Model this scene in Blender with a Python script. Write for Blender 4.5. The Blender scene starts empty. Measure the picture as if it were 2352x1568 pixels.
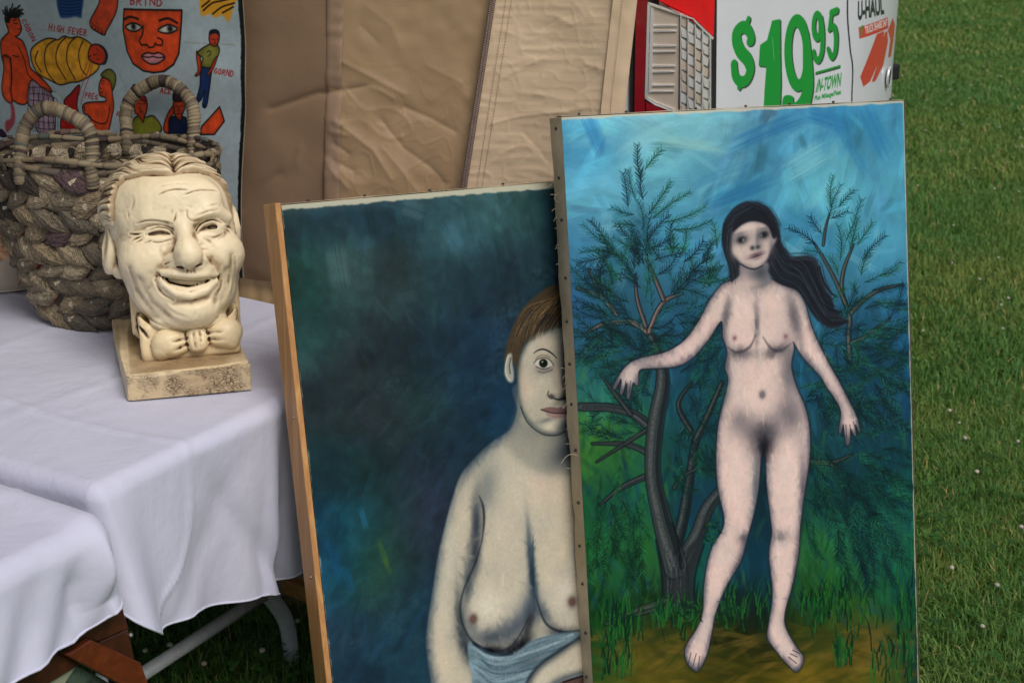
import bpy, bmesh, math, random
import numpy as np
from mathutils import Vector, Matrix

# ------------------------------------------------------------------ camera
sc = bpy.context.scene
F = 2352 * 50 / 36.0            # focal length in reference pixels (2352 wide)
PITCH = math.radians(19.0)
CAM_Z = 1.63
cam_d = bpy.data.cameras.new('camera')
cam_d.lens = 50; cam_d.sensor_width = 36; cam_d.clip_start = 0.05; cam_d.clip_end = 900
cam_d.dof.use_dof = True; cam_d.dof.focus_distance = 2.5; cam_d.dof.aperture_fstop = 9.0
cam = bpy.data.objects.new('camera', cam_d)
cam.location = (0, 0, CAM_Z); cam.rotation_euler = (math.pi / 2 - PITCH, 0, 0)
sc.collection.objects.link(cam); sc.camera = cam

# ------------------------------------------------------------------ light
SUN_EL, SUN_AZ = 50.0, 146.0     # azimuth measured clockwise from +Y (the view direction)
world = bpy.data.worlds.new('World'); sc.world = world; world.use_nodes = True
wn = world.node_tree
sky = wn.nodes.new('ShaderNodeTexSky'); sky.sky_type = 'NISHITA'; sky.sun_disc = False
sky.sun_elevation = math.radians(SUN_EL); sky.sun_rotation = math.radians(SUN_AZ)
sky.air_density = 1.0; sky.dust_density = 4.0; sky.ozone_density = 1.0
wn.links.new(sky.outputs[0], wn.nodes['Background'].inputs[0])
wn.nodes['Background'].inputs[1].default_value = 0.1
sun_d = bpy.data.lights.new('sun', 'SUN'); sun_d.energy = 1.7; sun_d.angle = math.radians(28)
sun_d.color = (1.0, 0.965, 0.92)
sun = bpy.data.objects.new('sun', sun_d)
_az, _el = math.radians(SUN_AZ), math.radians(SUN_EL)
_sd = Vector((math.sin(_az) * math.cos(_el), math.cos(_az) * math.cos(_el), math.sin(_el)))
sun.rotation_euler = (-_sd).to_track_quat('-Z', 'Y').to_euler(); sun.location = _sd * 20
sc.collection.objects.link(sun)
sc.view_settings.view_transform = 'Standard'; sc.view_settings.look = 'None'
sc.view_settings.gamma = 1.0; sc.view_settings.exposure = 0.0
sc.cycles.max_bounces = 8; sc.cycles.diffuse_bounces = 4

# ------------------------------------------------------------------ geometry helpers
CAM = np.array([0.0, 0.0, CAM_Z])
def ray(x, y):
    u = (x - 1176) / F; v = (784 - y) / F
    return np.array([u, math.cos(PITCH) + v * math.sin(PITCH), -math.sin(PITCH) + v * math.cos(PITCH)])
def at(x, y, A): return CAM + ray(x, y) * A
def onz(x, y, z):
    d = ray(x, y); return CAM + d * ((z - CAM_Z) / d[2])
def onpl(x, y, p0, n):
    d = ray(x, y); return CAM + d * (np.dot(np.asarray(p0) - CAM, n) / np.dot(d, n))
def unit(v): v = np.asarray(v, float); return v / np.linalg.norm(v)
def sstep(a, b, x):
    t = np.clip((np.asarray(x, float) - a) / (b - a), 0, 1); return t * t * (3 - 2 * t)

def hash3(ix, iy, iz, seed):
    h = (ix.astype(np.int64) * 374761393 + iy.astype(np.int64) * 668265263 + iz.astype(np.int64) * 2147483647 + seed * 1274126177) & 0xffffffff
    h = ((h ^ (h >> 13)) * 1274126177) & 0xffffffff
    h = h ^ (h >> 16)
    return (h & 0xffff) / 65535.0 * 2 - 1
def noise3(p, seed=0):
    """value noise in [-1,1], p (N,3)"""
    p = np.asarray(p, float); i = np.floor(p).astype(np.int64); f = p - i; f = f * f * (3 - 2 * f)
    r = 0
    for dx in (0, 1):
        for dy in (0, 1):
            for dz in (0, 1):
                w = (f[:, 0] if dx else 1 - f[:, 0]) * (f[:, 1] if dy else 1 - f[:, 1]) * (f[:, 2] if dz else 1 - f[:, 2])
                r = r + w * hash3(i[:, 0] + dx, i[:, 1] + dy, i[:, 2] + dz, seed)
    return r
def fbm3(p, seed=0, octv=4, gain=.5):
    r = 0; a = 1.0; p = np.asarray(p, float)
    for k in range(octv):
        r = r + a * noise3(p * 2 ** k + 17.3 * k, seed + k); a *= gain
    return r

def mesh_from(name, V, Fc, smooth=True, uv=None):
    """V (N,3); Fc (M,k) array of quads or tris, or list of index lists"""
    me = bpy.data.meshes.new(name); V = np.asarray(V, np.float32)
    if isinstance(Fc, np.ndarray):
        k = Fc.shape[1]; m = len(Fc)
        me.vertices.add(len(V)); me.vertices.foreach_set('co', V.ravel())
        me.loops.add(m * k); me.loops.foreach_set('vertex_index', Fc.astype(np.int32).ravel())
        me.polygons.add(m); me.polygons.foreach_set('loop_start', np.arange(0, m * k, k, dtype=np.int32))
        me.update(calc_edges=True)
    else:
        me.from_pydata([tuple(map(float, v)) for v in V], [], Fc); me.update()
    if smooth: me.polygons.foreach_set('use_smooth', np.ones(len(me.polygons), bool))
    if uv is not None:
        l = me.uv_layers.new(name='UVMap'); idx = np.empty(len(me.loops), np.int32); me.loops.foreach_get('vertex_index', idx)
        l.data.foreach_set('uv', np.asarray(uv, np.float32)[idx].ravel())
    me.validate(); me.update()
    return me
def add_attr(me, name, vals):
    vals = np.asarray(vals, np.float32)
    if vals.ndim == 1:
        a = me.attributes.new(name, 'FLOAT', 'POINT'); a.data.foreach_set('value', vals)
    else:
        if vals.shape[1] == 3: vals = np.concatenate([vals, np.ones((len(vals), 1), np.float32)], 1)
        a = me.attributes.new(name, 'FLOAT_COLOR', 'POINT'); a.data.foreach_set('color', vals.ravel())
def obj(name, me, mat=None, parent=None, smooth=None):
    o = bpy.data.objects.new(name, me)
    if mat is not None:
        if len(me.materials) == 0: me.materials.append(mat)
    sc.collection.objects.link(o)
    if parent is not None: o.parent = parent
    return o
def tag(o, label=None, cat=None, group=None, kind=None):
    if label: o['label'] = label
    if cat: o['category'] = cat
    if group: o['group'] = group
    if kind: o['kind'] = kind
    return o
def empty(name, loc, label, cat, group=None):
    o = bpy.data.objects.new(name, None); o.empty_display_size = .05; sc.collection.objects.link(o)
    o.location = tuple(float(c) for c in loc); tag(o, label, cat, group); bpy.context.view_layer.update(); return o
def part(name, me, mat, parent, kind=None, label=None):
    """mesh given in world coordinates, attached to an Empty without rotation"""
    off = Vector((0, 0, 0)); q = parent
    while q is not None: off += q.location; q = q.parent
    me.transform(Matrix.Translation(-off))
    o = obj(name, me, mat, parent)
    tag(o, label, None, None, kind); return o
def grid_faces(nr, nc, closed_c=False):
    r = np.arange(nr - 1)[:, None]; c = np.arange(nc if closed_c else nc - 1)[None, :]
    a = r * nc + c; b = r * nc + (c + 1) % nc; d = (r + 1) * nc + c; e = (r + 1) * nc + (c + 1) % nc
    return np.stack([a, b, e, d], -1).reshape(-1, 4)
def tube(pts, rad, seg=10, cap=True):
    pts = np.asarray(pts, float); n = len(pts); rad = np.broadcast_to(np.asarray(rad, float), (n,))
    T = np.gradient(pts, axis=0); T /= np.linalg.norm(T, axis=1)[:, None]
    up = np.array([0, 0, 1.0]) if abs(T[0][2]) < .9 else np.array([1.0, 0, 0])
    V = []; nrm = unit(np.cross(T[0], up))
    for i in range(n):
        nrm = unit(nrm - T[i] * np.dot(nrm, T[i])); b = np.cross(T[i], nrm)
        a = np.linspace(0, 2 * np.pi, seg, endpoint=False)
        V.append(pts[i] + rad[i] * (np.cos(a)[:, None] * nrm + np.sin(a)[:, None] * b))
    V = np.concatenate(V); Fq = [list(map(int, f)) for f in grid_faces(n, seg, True)]
    if cap: Fq += [list(range(seg))[::-1], list(range((n - 1) * seg, n * seg))]
    return V, Fq
def crspline(P, n=8, closed=False):
    P = np.asarray(P, float); m = len(P); out = []
    rng = range(m) if closed else range(m - 1)
    t = np.linspace(0, 1, n, endpoint=False)[:, None]
    for i in rng:
        if closed: a, b, c, d = P[(i - 1) % m], P[i], P[(i + 1) % m], P[(i + 2) % m]
        else: a, b, c, d = P[max(i - 1, 0)], P[i], P[i + 1], P[min(i + 2, m - 1)]
        out.append(.5 * (2 * b + (c - a) * t + (2 * a - 5 * b + 4 * c - d) * t ** 2 + (3 * b - a - 3 * c + d) * t ** 3))
    out = np.concatenate(out)
    return out if closed else np.concatenate([out, P[-1:]])
def box_verts(o, ax, ay, az):
    """corner o and three edge vectors -> 8 verts, 6 faces (joinable)"""
    o, ax, ay, az = map(np.asarray, (o, ax, ay, az))
    V = np.array([o, o + ax, o + ax + ay, o + ay, o + az, o + ax + az, o + ax + ay + az, o + ay + az], float)
    if np.dot(np.cross(ax, ay), az) < 0:
        Fq = [[0, 1, 2, 3], [4, 7, 6, 5], [0, 4, 5, 1], [1, 5, 6, 2], [2, 6, 7, 3], [3, 7, 4, 0]]
    else:
        Fq = [[0, 3, 2, 1], [4, 5, 6, 7], [0, 1, 5, 4], [1, 2, 6, 5], [2, 3, 7, 6], [3, 0, 4, 7]]
    return V, Fq
class MB:
    def __init__(s): s.V = []; s.F = []; s.n = 0
    def add(s, V, Fq):
        V = np.asarray(V, float); s.V.append(V); s.F += [[int(i) + s.n for i in f] for f in Fq]; s.n += len(V); return s
    def mesh(s, name, smooth=False): return mesh_from(name, np.concatenate(s.V), s.F, smooth)
def bevel(me, w=.002, seg=2):
    bm = bmesh.new(); bm.from_mesh(me)
    es = [e for e in bm.edges if len(e.link_faces) == 2 and e.calc_face_angle(0) > .5]
    bmesh.ops.bevel(bm, geom=es, offset=w, segments=seg, affect='EDGES', profile=.5, clamp_overlap=True)
    bm.to_mesh(me); bm.free(); return me
def prism(poly3, off):
    """closed polygon of 3-D points extruded by vector off"""
    P = np.asarray(poly3, float); n = len(P); V = np.concatenate([P, P + np.asarray(off)])
    Fq = [list(range(n)), list(range(2 * n - 1, n - 1, -1))] + [[(i + 1) % n, i, n + i, n + (i + 1) % n] for i in range(n)]
    return V, Fq
def fixn(me):
    bm = bmesh.new(); bm.from_mesh(me); bmesh.ops.recalc_face_normals(bm, faces=bm.faces); bm.to_mesh(me); bm.free(); return me

# ------------------------------------------------------------------ material helpers
def lin(c):
    c = np.asarray(c, float) / 255.0
    r = np.where(c <= .04045, c / 12.92, ((c + .055) / 1.055) ** 2.4); return (float(r[0]), float(r[1]), float(r[2]), 1.0)
class NT:
    def __init__(s, name, rough=.6, spec=.3):
        s.m = bpy.data.materials.new(name); s.m.use_nodes = True; s.t = s.m.node_tree; s.b = s.t.nodes['Principled BSDF']
        s.b.inputs['Roughness'].default_value = rough; s.b.inputs['Specular IOR Level'].default_value = spec
    def n(s, typ, **kw):
        nd = s.t.nodes.new(typ)
        for k, v in kw.items():
            if k.startswith('_'): setattr(nd, k[1:], v)
        for k, v in kw.items():
            if not k.startswith('_'):
                key = k.replace('__', ' ')
                nd.inputs[int(key[1:]) if key[0] == 'i' and key[1:].isdigit() else key].default_value = v
        return nd
    def l(s, a, b): s.t.links.new(a, b)
    def coord(s, kind='Object', scale=(1, 1, 1), rot=(0, 0, 0)):
        c = s.n('ShaderNodeTexCoord'); mp = s.n('ShaderNodeMapping'); mp.inputs['Scale'].default_value = scale; mp.inputs['Rotation'].default_value = rot
        s.l(c.outputs[kind], mp.inputs[0]); return mp.outputs[0]
    def noise(s, vec, scale, detail=4, rough=.55, dist=0):
        nd = s.n('ShaderNodeTexNoise'); nd.inputs['Scale'].default_value = scale; nd.inputs['Detail'].default_value = detail
        nd.inputs['Roughness'].default_value = rough; nd.inputs['Distortion'].default_value = dist
        if vec is not None: s.l(vec, nd.inputs['Vector'])
        return nd.outputs['Fac']
    def ramp(s, fac, stops, interp='LINEAR'):
        r = s.n('ShaderNodeValToRGB'); r.color_ramp.interpolation = interp; e = r.color_ramp.elements
        while len(e) < len(stops): e.new(.5)
        for k, (p, c) in enumerate(stops): e[k].position = p; e[k].color = c
        s.l(fac, r.inputs[0]); return r.outputs[0]
    def mix(s, fac, a, b, typ='MIX'):
        m = s.n('ShaderNodeMix', _data_type='RGBA', _blend_type=typ)
        for sock, v in ((m.inputs[0], fac), (m.inputs[6], a), (m.inputs[7], b)):
            if hasattr(v, 'links') or hasattr(v, 'is_linked'): s.l(v, sock)
            else: sock.default_value = v
        return m.outputs[2]
    def math(s, op, a, b=0.0):
        m = s.n('ShaderNodeMath', _operation=op)
        for sock, v in ((m.inputs[0], a), (m.inputs[1], b)):
            if hasattr(v, 'is_linked'): s.l(v, sock)
            else: sock.default_value = v
        return m.outputs[0]
    def attr(s, name, out='Color'):
        a = s.n('ShaderNodeAttribute', _attribute_name=name); return a.outputs[out]
    def color(s, v):
        if hasattr(v, 'is_linked'): s.l(v, s.b.inputs['Base Color'])
        else: s.b.inputs['Base Color'].default_value = v
    def bump(s, h, strength=.3, dist=.01, prev=None):
        b = s.n('ShaderNodeBump'); b.inputs['Strength'].default_value = strength; b.inputs['Distance'].default_value = dist
        s.l(h, b.inputs['Height'])
        if prev is not None: s.l(prev, b.inputs['Normal'])
        s.l(b.outputs[0], s.b.inputs['Normal']); return b.outputs[0]
G1 = lambda v: (v, v, v, 1)
def image_from(name, arr):
    h, w, _ = arr.shape; im = bpy.data.images.new(name, w, h, alpha=False)
    px = np.ones((h, w, 4), np.float32); px[..., :3] = np.clip(arr[::-1], 0, 1); im.pixels.foreach_set(px.ravel()); im.update(); im.pack(); return im
# ------------------------------------------------------------------ a small painter: pictures are painted stroke by stroke into arrays
def vnoise2(h, w, cx, cy, seed):
    rs = np.random.RandomState(seed); gh, gw = int(h / cy) + 3, int(w / cx) + 3
    g = rs.rand(gh, gw).astype(np.float32)
    y = np.arange(h) / cy; x = np.arange(w) / cx; iy = y.astype(int); ix = x.astype(int)
    fy = (y - iy)[:, None]; fx = (x - ix)[None, :]; fy = fy * fy * (3 - 2 * fy); fx = fx * fx * (3 - 2 * fx)
    a = g[iy][:, ix]; b = g[iy][:, ix + 1]; c = g[iy + 1][:, ix]; d = g[iy + 1][:, ix + 1]
    return ((a * (1 - fx) + b * fx) * (1 - fy) + (c * (1 - fx) + d * fx) * fy) * 2 - 1
def fnoise2(h, w, c, seed, oct=4, asp=1.0):
    r = 0; a = 1.0
    for k in range(oct):
        r = r + a * vnoise2(h, w, max(c * asp / 2 ** k, 1.01), max(c / 2 ** k, 1.01), seed + k); a *= .55
    return r / 2.0
def blur1(a, r, ax):
    r = int(round(r))
    if r < 1: return a
    n = 2 * r + 1; pad = [(0, 0), (0, 0)]; pad[ax] = (r + 1, r)
    c = np.cumsum(np.pad(a, pad, mode='edge'), axis=ax, dtype=np.float64)
    hi = np.take(c, range(n, c.shape[ax]), axis=ax); lo = np.take(c, range(0, c.shape[ax] - n), axis=ax)
    return ((hi - lo) / n).astype(np.float32)
def blur(a, r):
    for _ in range(3):
        a = blur1(blur1(a, r * .6, 0), r * .6, 1)
    return a
class Cv:
    def __init__(s, w, h, M):
        s.w, s.h, s.M = w, h, M; s.a = np.zeros((h, w, 3), np.float32)
        q = M(np.array([[1000., 800.], [1001., 800.], [1000., 801.]])) if M else None
        s.k = 1.0; s.mask_clip = None
    def setk(s, x, y):
        q = s.M(np.array([[x, y], [x + 10., y], [x, y + 10.]])); s.k = float((np.linalg.norm(q[1] - q[0]) + np.linalg.norm(q[2] - q[0])) / 20)
    def bb(s, P, pad):
        x0 = max(int(np.floor(P[:, 0].min() - pad)), 0); y0 = max(int(np.floor(P[:, 1].min() - pad)), 0)
        x1 = min(int(np.ceil(P[:, 0].max() + pad)) + 1, s.w); y1 = min(int(np.ceil(P[:, 1].max() + pad)) + 1, s.h)
        return x0, y0, x1, y1
    def comp(s, box, m, col, alpha=1.0):
        x0, y0, x1, y1 = box; m = (m * alpha)[..., None]
        col = np.asarray(col, np.float32)
        if col.ndim == 1: col = col / 255.0
        s.a[y0:y1, x0:x1] = s.a[y0:y1, x0:x1] * (1 - m) + col * m
    def pmask(s, pts, feather=0.0, smooth=True, closed=True, pad=None):
        P = s.M(crspline(pts, 8, True) if smooth else np.asarray(pts, float)); fk = feather * s.k
        box = s.bb(P, 3 + 2.5 * fk if pad is None else pad * s.k); x0, y0, x1, y1 = box
        if x1 <= x0 or y1 <= y0: return None, None
        SS = 2; W, H = (x1 - x0) * SS, (y1 - y0) * SS
        tog = np.zeros((H, W + 1), np.int32); Q = (P - [x0, y0]) * SS; n = len(Q)
        for i in range(n):
            ax, ay = Q[i]; bx, by = Q[(i + 1) % n]
            if ay == by: continue
            if ay > by: ax, ay, bx, by = bx, by, ax, ay
            r0 = max(int(math.ceil(ay - .5)), 0); r1 = min(int(math.ceil(by - .5)), H)
            if r1 <= r0: continue
            rows = np.arange(r0, r1); xs = ax + (rows + .5 - ay) / (by - ay) * (bx - ax)
            np.add.at(tog, (rows, np.clip(np.ceil(xs - .5), 0, W).astype(int)), 1)
        m = (np.cumsum(tog, 1)[:, :W] % 2).astype(np.float32)
        m = m.reshape(y1 - y0, SS, x1 - x0, SS).mean((1, 3))
        if fk > .4: m = blur(m, fk)
        return box, m
    def fill(s, pts, col, alpha=1.0, feather=0.0, smooth=True):
        box, m = s.pmask(pts, feather, smooth)
        if box is not None: s.comp(box, m, col, alpha)
        return box, m
    def stroke(s, pts, w, col, alpha=1.0, feather=.8, smooth=True, dry=0.0, seed=0):
        p = np.asarray(pts, float); w = np.broadcast_to(np.asarray(w, float), (len(p),))
        if smooth and len(p) > 2:
            pw = crspline(np.concatenate([p, w[:, None]], 1), 6); p, w = pw[:, :2], pw[:, 2]
        P = s.M(p); w = np.maximum(w * s.k * .5, .35); f = max(feather * s.k, .5)
        box = s.bb(P, w.max() + f + 1); x0, y0, x1, y1 = box
        if x1 <= x0 or y1 <= y0: return
        m = np.zeros((y1 - y0, x1 - x0), np.float32)
        for i in range(len(P) - 1):
            sx = P[i:i + 2]; ww = max(w[i], w[i + 1]); bx = s.bb(sx, ww + f + 1)
            if bx[2] <= bx[0] or bx[3] <= bx[1]: continue
            X = np.arange(bx[0], bx[2])[None, :] + .5 - sx[0, 0]; Y = np.arange(bx[1], bx[3])[:, None] + .5 - sx[0, 1]
            dx, dy = sx[1] - sx[0]; L = dx * dx + dy * dy + 1e-9
            t = np.clip((X * dx + Y * dy) / L, 0, 1); d = np.sqrt((X - t * dx) ** 2 + (Y - t * dy) ** 2)
            v = np.clip((w[i] + (w[i + 1] - w[i]) * t - d) / f + .5, 0, 1)
            sub = m[bx[1] - y0:bx[3] - y0, bx[0] - x0:bx[2] - x0]; np.maximum(sub, v, out=sub)
        if dry: m = m * np.clip(1 - dry + dry * 1.4 * (vnoise2(y1 - y0, x1 - x0, 3.1, 3.1, seed) + .5), 0, 1)
        s.comp(box, m, col, alpha)
    def blob(s, x, y, rx, ry, ang, col, alpha=1.0, clip=None):
        c = s.M(np.array([[x, y]]))[0]; rx *= s.k; ry *= s.k; R = max(rx, ry) * 2.2
        box = s.bb(np.array([c]), R); x0, y0, x1, y1 = box
        if x1 <= x0 or y1 <= y0: return
        X = np.arange(x0, x1)[None, :] - c[0]; Y = np.arange(y0, y1)[:, None] - c[1]
        ca, sa = math.cos(math.radians(ang)), math.sin(math.radians(ang))
        m = np.exp(-((X * ca + Y * sa) / rx) ** 2 - ((-X * sa + Y * ca) / ry) ** 2).astype(np.float32)
        if clip is not None: m = m * clip[y0:y1, x0:x1]
        s.comp(box, m, col, alpha)
    def brush(s, tx, ty, ln, wd, ang, col, alpha, seed):
        """one bristle stroke, texture pixels"""
        box = s.bb(np.array([[tx, ty]]), ln * .5 + wd); x0, y0, x1, y1 = box
        if x1 <= x0 or y1 <= y0: return
        X = np.arange(x0, x1)[None, :] - tx; Y = np.arange(y0, y1)[:, None] - ty; ca, sa = math.cos(ang), math.sin(ang)
        U = X * ca + Y * sa; V = -X * sa + Y * ca; V = V + .0025 * U * U * (1 if seed % 2 else -1) / max(wd, 4) * 4
        rs = np.random.RandomState(seed); br = rs.rand(40).astype(np.float32)
        vi = np.clip((V / wd + .5) * 38, 0, 38.9); bi = vi.astype(int); fr = vi - bi; b = br[bi] * (1 - fr) + br[bi + 1] * fr
        m = np.clip((.5 - np.abs(V) / wd) * 5, 0, 1) * np.clip((.5 - np.abs(U) / ln) * 4 + (b - .5) * .8, 0, 1) * (.35 + .65 * b)
        s.comp(box, m.astype(np.float32), col, alpha)
    def full(s, pts, feather=0, smooth=True):
        out = np.zeros((s.h, s.w), np.float32); box, m = s.pmask(pts, feather, smooth)
        if box is not None: out[box[1]:box[3], box[0]:box[2]] = m
        return out
def rbf(pts, X, Y, R):
    """colour field from control points (x,y,(r,g,b))"""
    num = 0; den = 1e-9
    for (x, y, c) in pts:
        w = np.exp(-((X - x) ** 2 + (Y - y) ** 2) / (2 * R * R))[..., None] + 1e-7; num = num + w * np.asarray(c, np.float32); den = den + w
    return num / den / 255.0
GLY = {'A': [[(0, 0), (.5, 1), (1, 0)], [(.2, .4), (.8, .4)]], 'B': [[(0, 0), (0, 1), (.7, .95), (.8, .75), (.6, .55), (0, .5)], [(.6, .55), (.95, .35), (.8, .05), (0, 0)]],
 'C': [[(.95, .85), (.5, 1), (.05, .6), (.1, .2), (.5, 0), (.95, .15)]], 'D': [[(0, 0), (0, 1), (.6, .95), (1, .5), (.6, .05), (0, 0)]],
 'E': [[(.9, 1), (0, 1), (0, 0), (.9, 0)], [(0, .5), (.7, .5)]], 'F': [[(.9, 1), (0, 1), (0, 0)], [(0, .5), (.7, .5)]],
 'G': [[(.95, .85), (.5, 1), (.05, .6), (.1, .2), (.5, 0), (.95, .1), (.95, .45), (.55, .45)]], 'H': [[(0, 0), (0, 1)], [(1, 0), (1, 1)], [(0, .5), (1, .5)]],
 'I': [[(.5, 0), (.5, 1)]], 'N': [[(0, 0), (0, 1), (1, 0), (1, 1)]], 'O': [[(.5, 1), (.05, .65), (.1, .2), (.5, 0), (.9, .2), (.95, .65), (.5, 1)]],
 'P': [[(0, 0), (0, 1), (.8, .95), (.85, .6), (0, .48)]], 'R': [[(0, 0), (0, 1), (.8, .95), (.85, .6), (0, .5)], [(.35, .5), (1, 0)]],
 'U': [[(0, 1), (.05, .2), (.5, 0), (.95, .2), (1, 1)]], 'V': [[(0, 1), (.5, 0), (1, 1)]], 'T': [[(0, 1), (1, 1)], [(.5, 1), (.5, 0)]]}
def hand_text(cv, text, x, y, adv, h, dx, dy, col, w, seed=1):
    """hand lettering: start (x,y) baseline, direction (dx,dy)"""
    rs = random.Random(seed); d = np.array([dx, dy], float); d /= np.linalg.norm(d); up = np.array([d[1], -d[0]])
    for i, ch in enumerate(text):
        if ch == ' ': continue
        hh = h * rs.uniform(.9, 1.1); o = np.array([x, y]) + d * adv * i + up * h * rs.uniform(-.06, .06)
        for st in GLY[ch]:
            cv.stroke([o + d * p[0] * adv * .68 + up * p[1] * hh for p in st], w, col, .95, .7, smooth=False)
# ------------------------------------------------------------------ the two leaning canvases: pose
def pframe(ps, L, ro):
    a = np.array([math.cos(ps), math.sin(ps), 0]); b = np.array([-math.sin(ps), math.cos(ps), 0])
    u = b * math.sin(L) + np.array([0, 0, 1]) * math.cos(L)
    return a * math.cos(ro) + u * math.sin(ro), -a * math.sin(ro) + u * math.cos(ro)
class Panel: pass
def panel(px, A, ps, L, ro, W):
    p = Panel(); p.tl = at(px[0], px[1], A); p.a, p.u = pframe(math.radians(ps), math.radians(L), math.radians(ro))
    p.n = np.cross(p.a, p.u); p.W = W
    bl = p.tl[2] / p.u[2]; p.H = bl - max(0, 0)
    if p.a[2] < 0: p.H = (p.tl[2] + p.a[2] * W) / p.u[2]
    p.H -= .012
    return p
P2 = panel((1292, 269), 2.46, 24.0, 12.2, -1.6, .733)
P1 = panel((648, 471), 2.31, 29.5, 14.5, -2.0, .95)
def panel_map(p, res):
    o = p.tl; d0 = o - CAM
    def M(P):
        P = np.asarray(P, float); u = (P[:, 0] - 1176) / F; v = (784 - P[:, 1]) / F
        D = np.stack([u, math.cos(PITCH) + v * math.sin(PITCH), -math.sin(PITCH) + v * math.cos(PITCH)], 1)
        t = np.dot(d0, p.n) / (D @ p.n); Q = D * t[:, None] - d0
        return np.stack([Q @ p.a * res, -(Q @ p.u) * res], 1)
    return M
def inv_map(p, res, tx, ty):
    Q = p.tl + p.a * (tx / res)[..., None] - p.u * (ty / res)[..., None] - CAM
    A = Q[..., 1] * math.cos(PITCH) - Q[..., 2] * math.sin(PITCH); up = Q[..., 1] * math.sin(PITCH) + Q[..., 2] * math.cos(PITCH)
    return 1176 + F * Q[..., 0] / A, 784 - F * up / A
RES = 1100.0
B_ = lambda *p: [(1270.1 + .432 * x, 216.4 + .432 * y) for x, y in p]
C_ = lambda *p: [(1270.1 + .4421 * x, 874.9 + .4421 * y) for x, y in p]
D_ = lambda *p: [(959.6 + .3102 * x, 1081.9 + .3102 * y) for x, y in p]
E_ = lambda *p: [(1147.8 + .3603 * x, 526.8 + .3603 * y) for x, y in p]
H_ = lambda *p: [(1627.6 + .18 * x, 432.8 + .18 * y) for x, y in p]
A_ = lambda *p: [(611.5 + .7603 * x, 376.3 + .7603 * y) for x, y in p]

def field_xy(p, cv):
    ty, tx = np.mgrid[0:cv.h, 0:cv.w]; return inv_map(p, RES, tx + .5, ty + .5)
def brush_over(cv, base, n, ln, wd, ang, jit, seed, alpha=.6, ymin=0, ymax=1e9, angj=.5):
    rs = np.random.RandomState(seed)
    for i in range(n):
        tx, ty = rs.rand() * cv.w, rs.rand() * cv.h
        if not (ymin <= ty <= ymax): rs.rand(6); continue
        c = base[int(ty), int(tx)] * 255; f = 1 + jit * rs.randn(); c = np.clip(c * f + rs.randn(3) * 255 * jit * .12, 3, 250)
        a = ang(tx, ty) if callable(ang) else ang
        cv.brush(tx, ty, ln * rs.uniform(.5, 1.4), wd * rs.uniform(.5, 1.5), a + angj * rs.randn(), c, alpha * rs.uniform(.5, 1), seed + i)
def repaint(cv, mask, n, ln, wd, ang, jit, seed, alpha=.55):
    rs = np.random.RandomState(seed); ys, xs = np.nonzero(mask > .6); pk = rs.randint(0, len(ys), n); src = cv.a.copy()
    for i, k in enumerate(pk):
        c = src[ys[k], xs[k]] * 255; c = np.clip(c * (1 + jit * rs.randn()) + rs.randn(3) * 255 * jit * .25, 3, 250); cv.brush(xs[k], ys[k], ln * rs.uniform(.6, 1.4), wd * rs.uniform(.6, 1.5), ang + rs.normal(0, .6), c, alpha * rs.uniform(.5, 1), seed + i)
    mm = np.clip(blur(mask, 2) * 1.6 - .6, 0, 1)[..., None]; cv.a[:] = cv.a * mm + src * (1 - mm)
def sprig(cv, x0, y0, x1, y1, col, col2, rs, nl=15, w=2.0):
    """a spruce twig: needles along both sides of a thin spine"""
    p0, p1 = np.array([x0, y0], float), np.array([x1, y1], float); L = np.linalg.norm(p1 - p0); d = (p1 - p0) / L; nrm = np.array([-d[1], d[0]])
    bend = rs.uniform(-.1, .1) * L
    cv.stroke([p0, (p0 + p1) / 2 + nrm * bend, p1], [2.2, 1.8, 1.0], col2, .85, .7)
    nl = nl * 1.22; w = w * .88; n = max(int(L / 6.4), 5)
    for i in range(n):
        t = (i + .5) / n; c = p0 + (p1 - p0) * t + nrm * bend * 4 * t * (1 - t)
        for sd in (-1, 1):
            a = math.radians(rs.uniform(28, 46)) * sd; dd = np.array([d[0] * math.cos(a) - d[1] * math.sin(a), d[0] * math.sin(a) + d[1] * math.cos(a)])
            l = nl * rs.uniform(.8, 1.2) * (1 - .35 * t); cc = np.asarray(col, float) * rs.uniform(.65, 1.35)
            cv.stroke([c, c + dd * l], [w, w * .5], cc, .92, .6, smooth=False)

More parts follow.
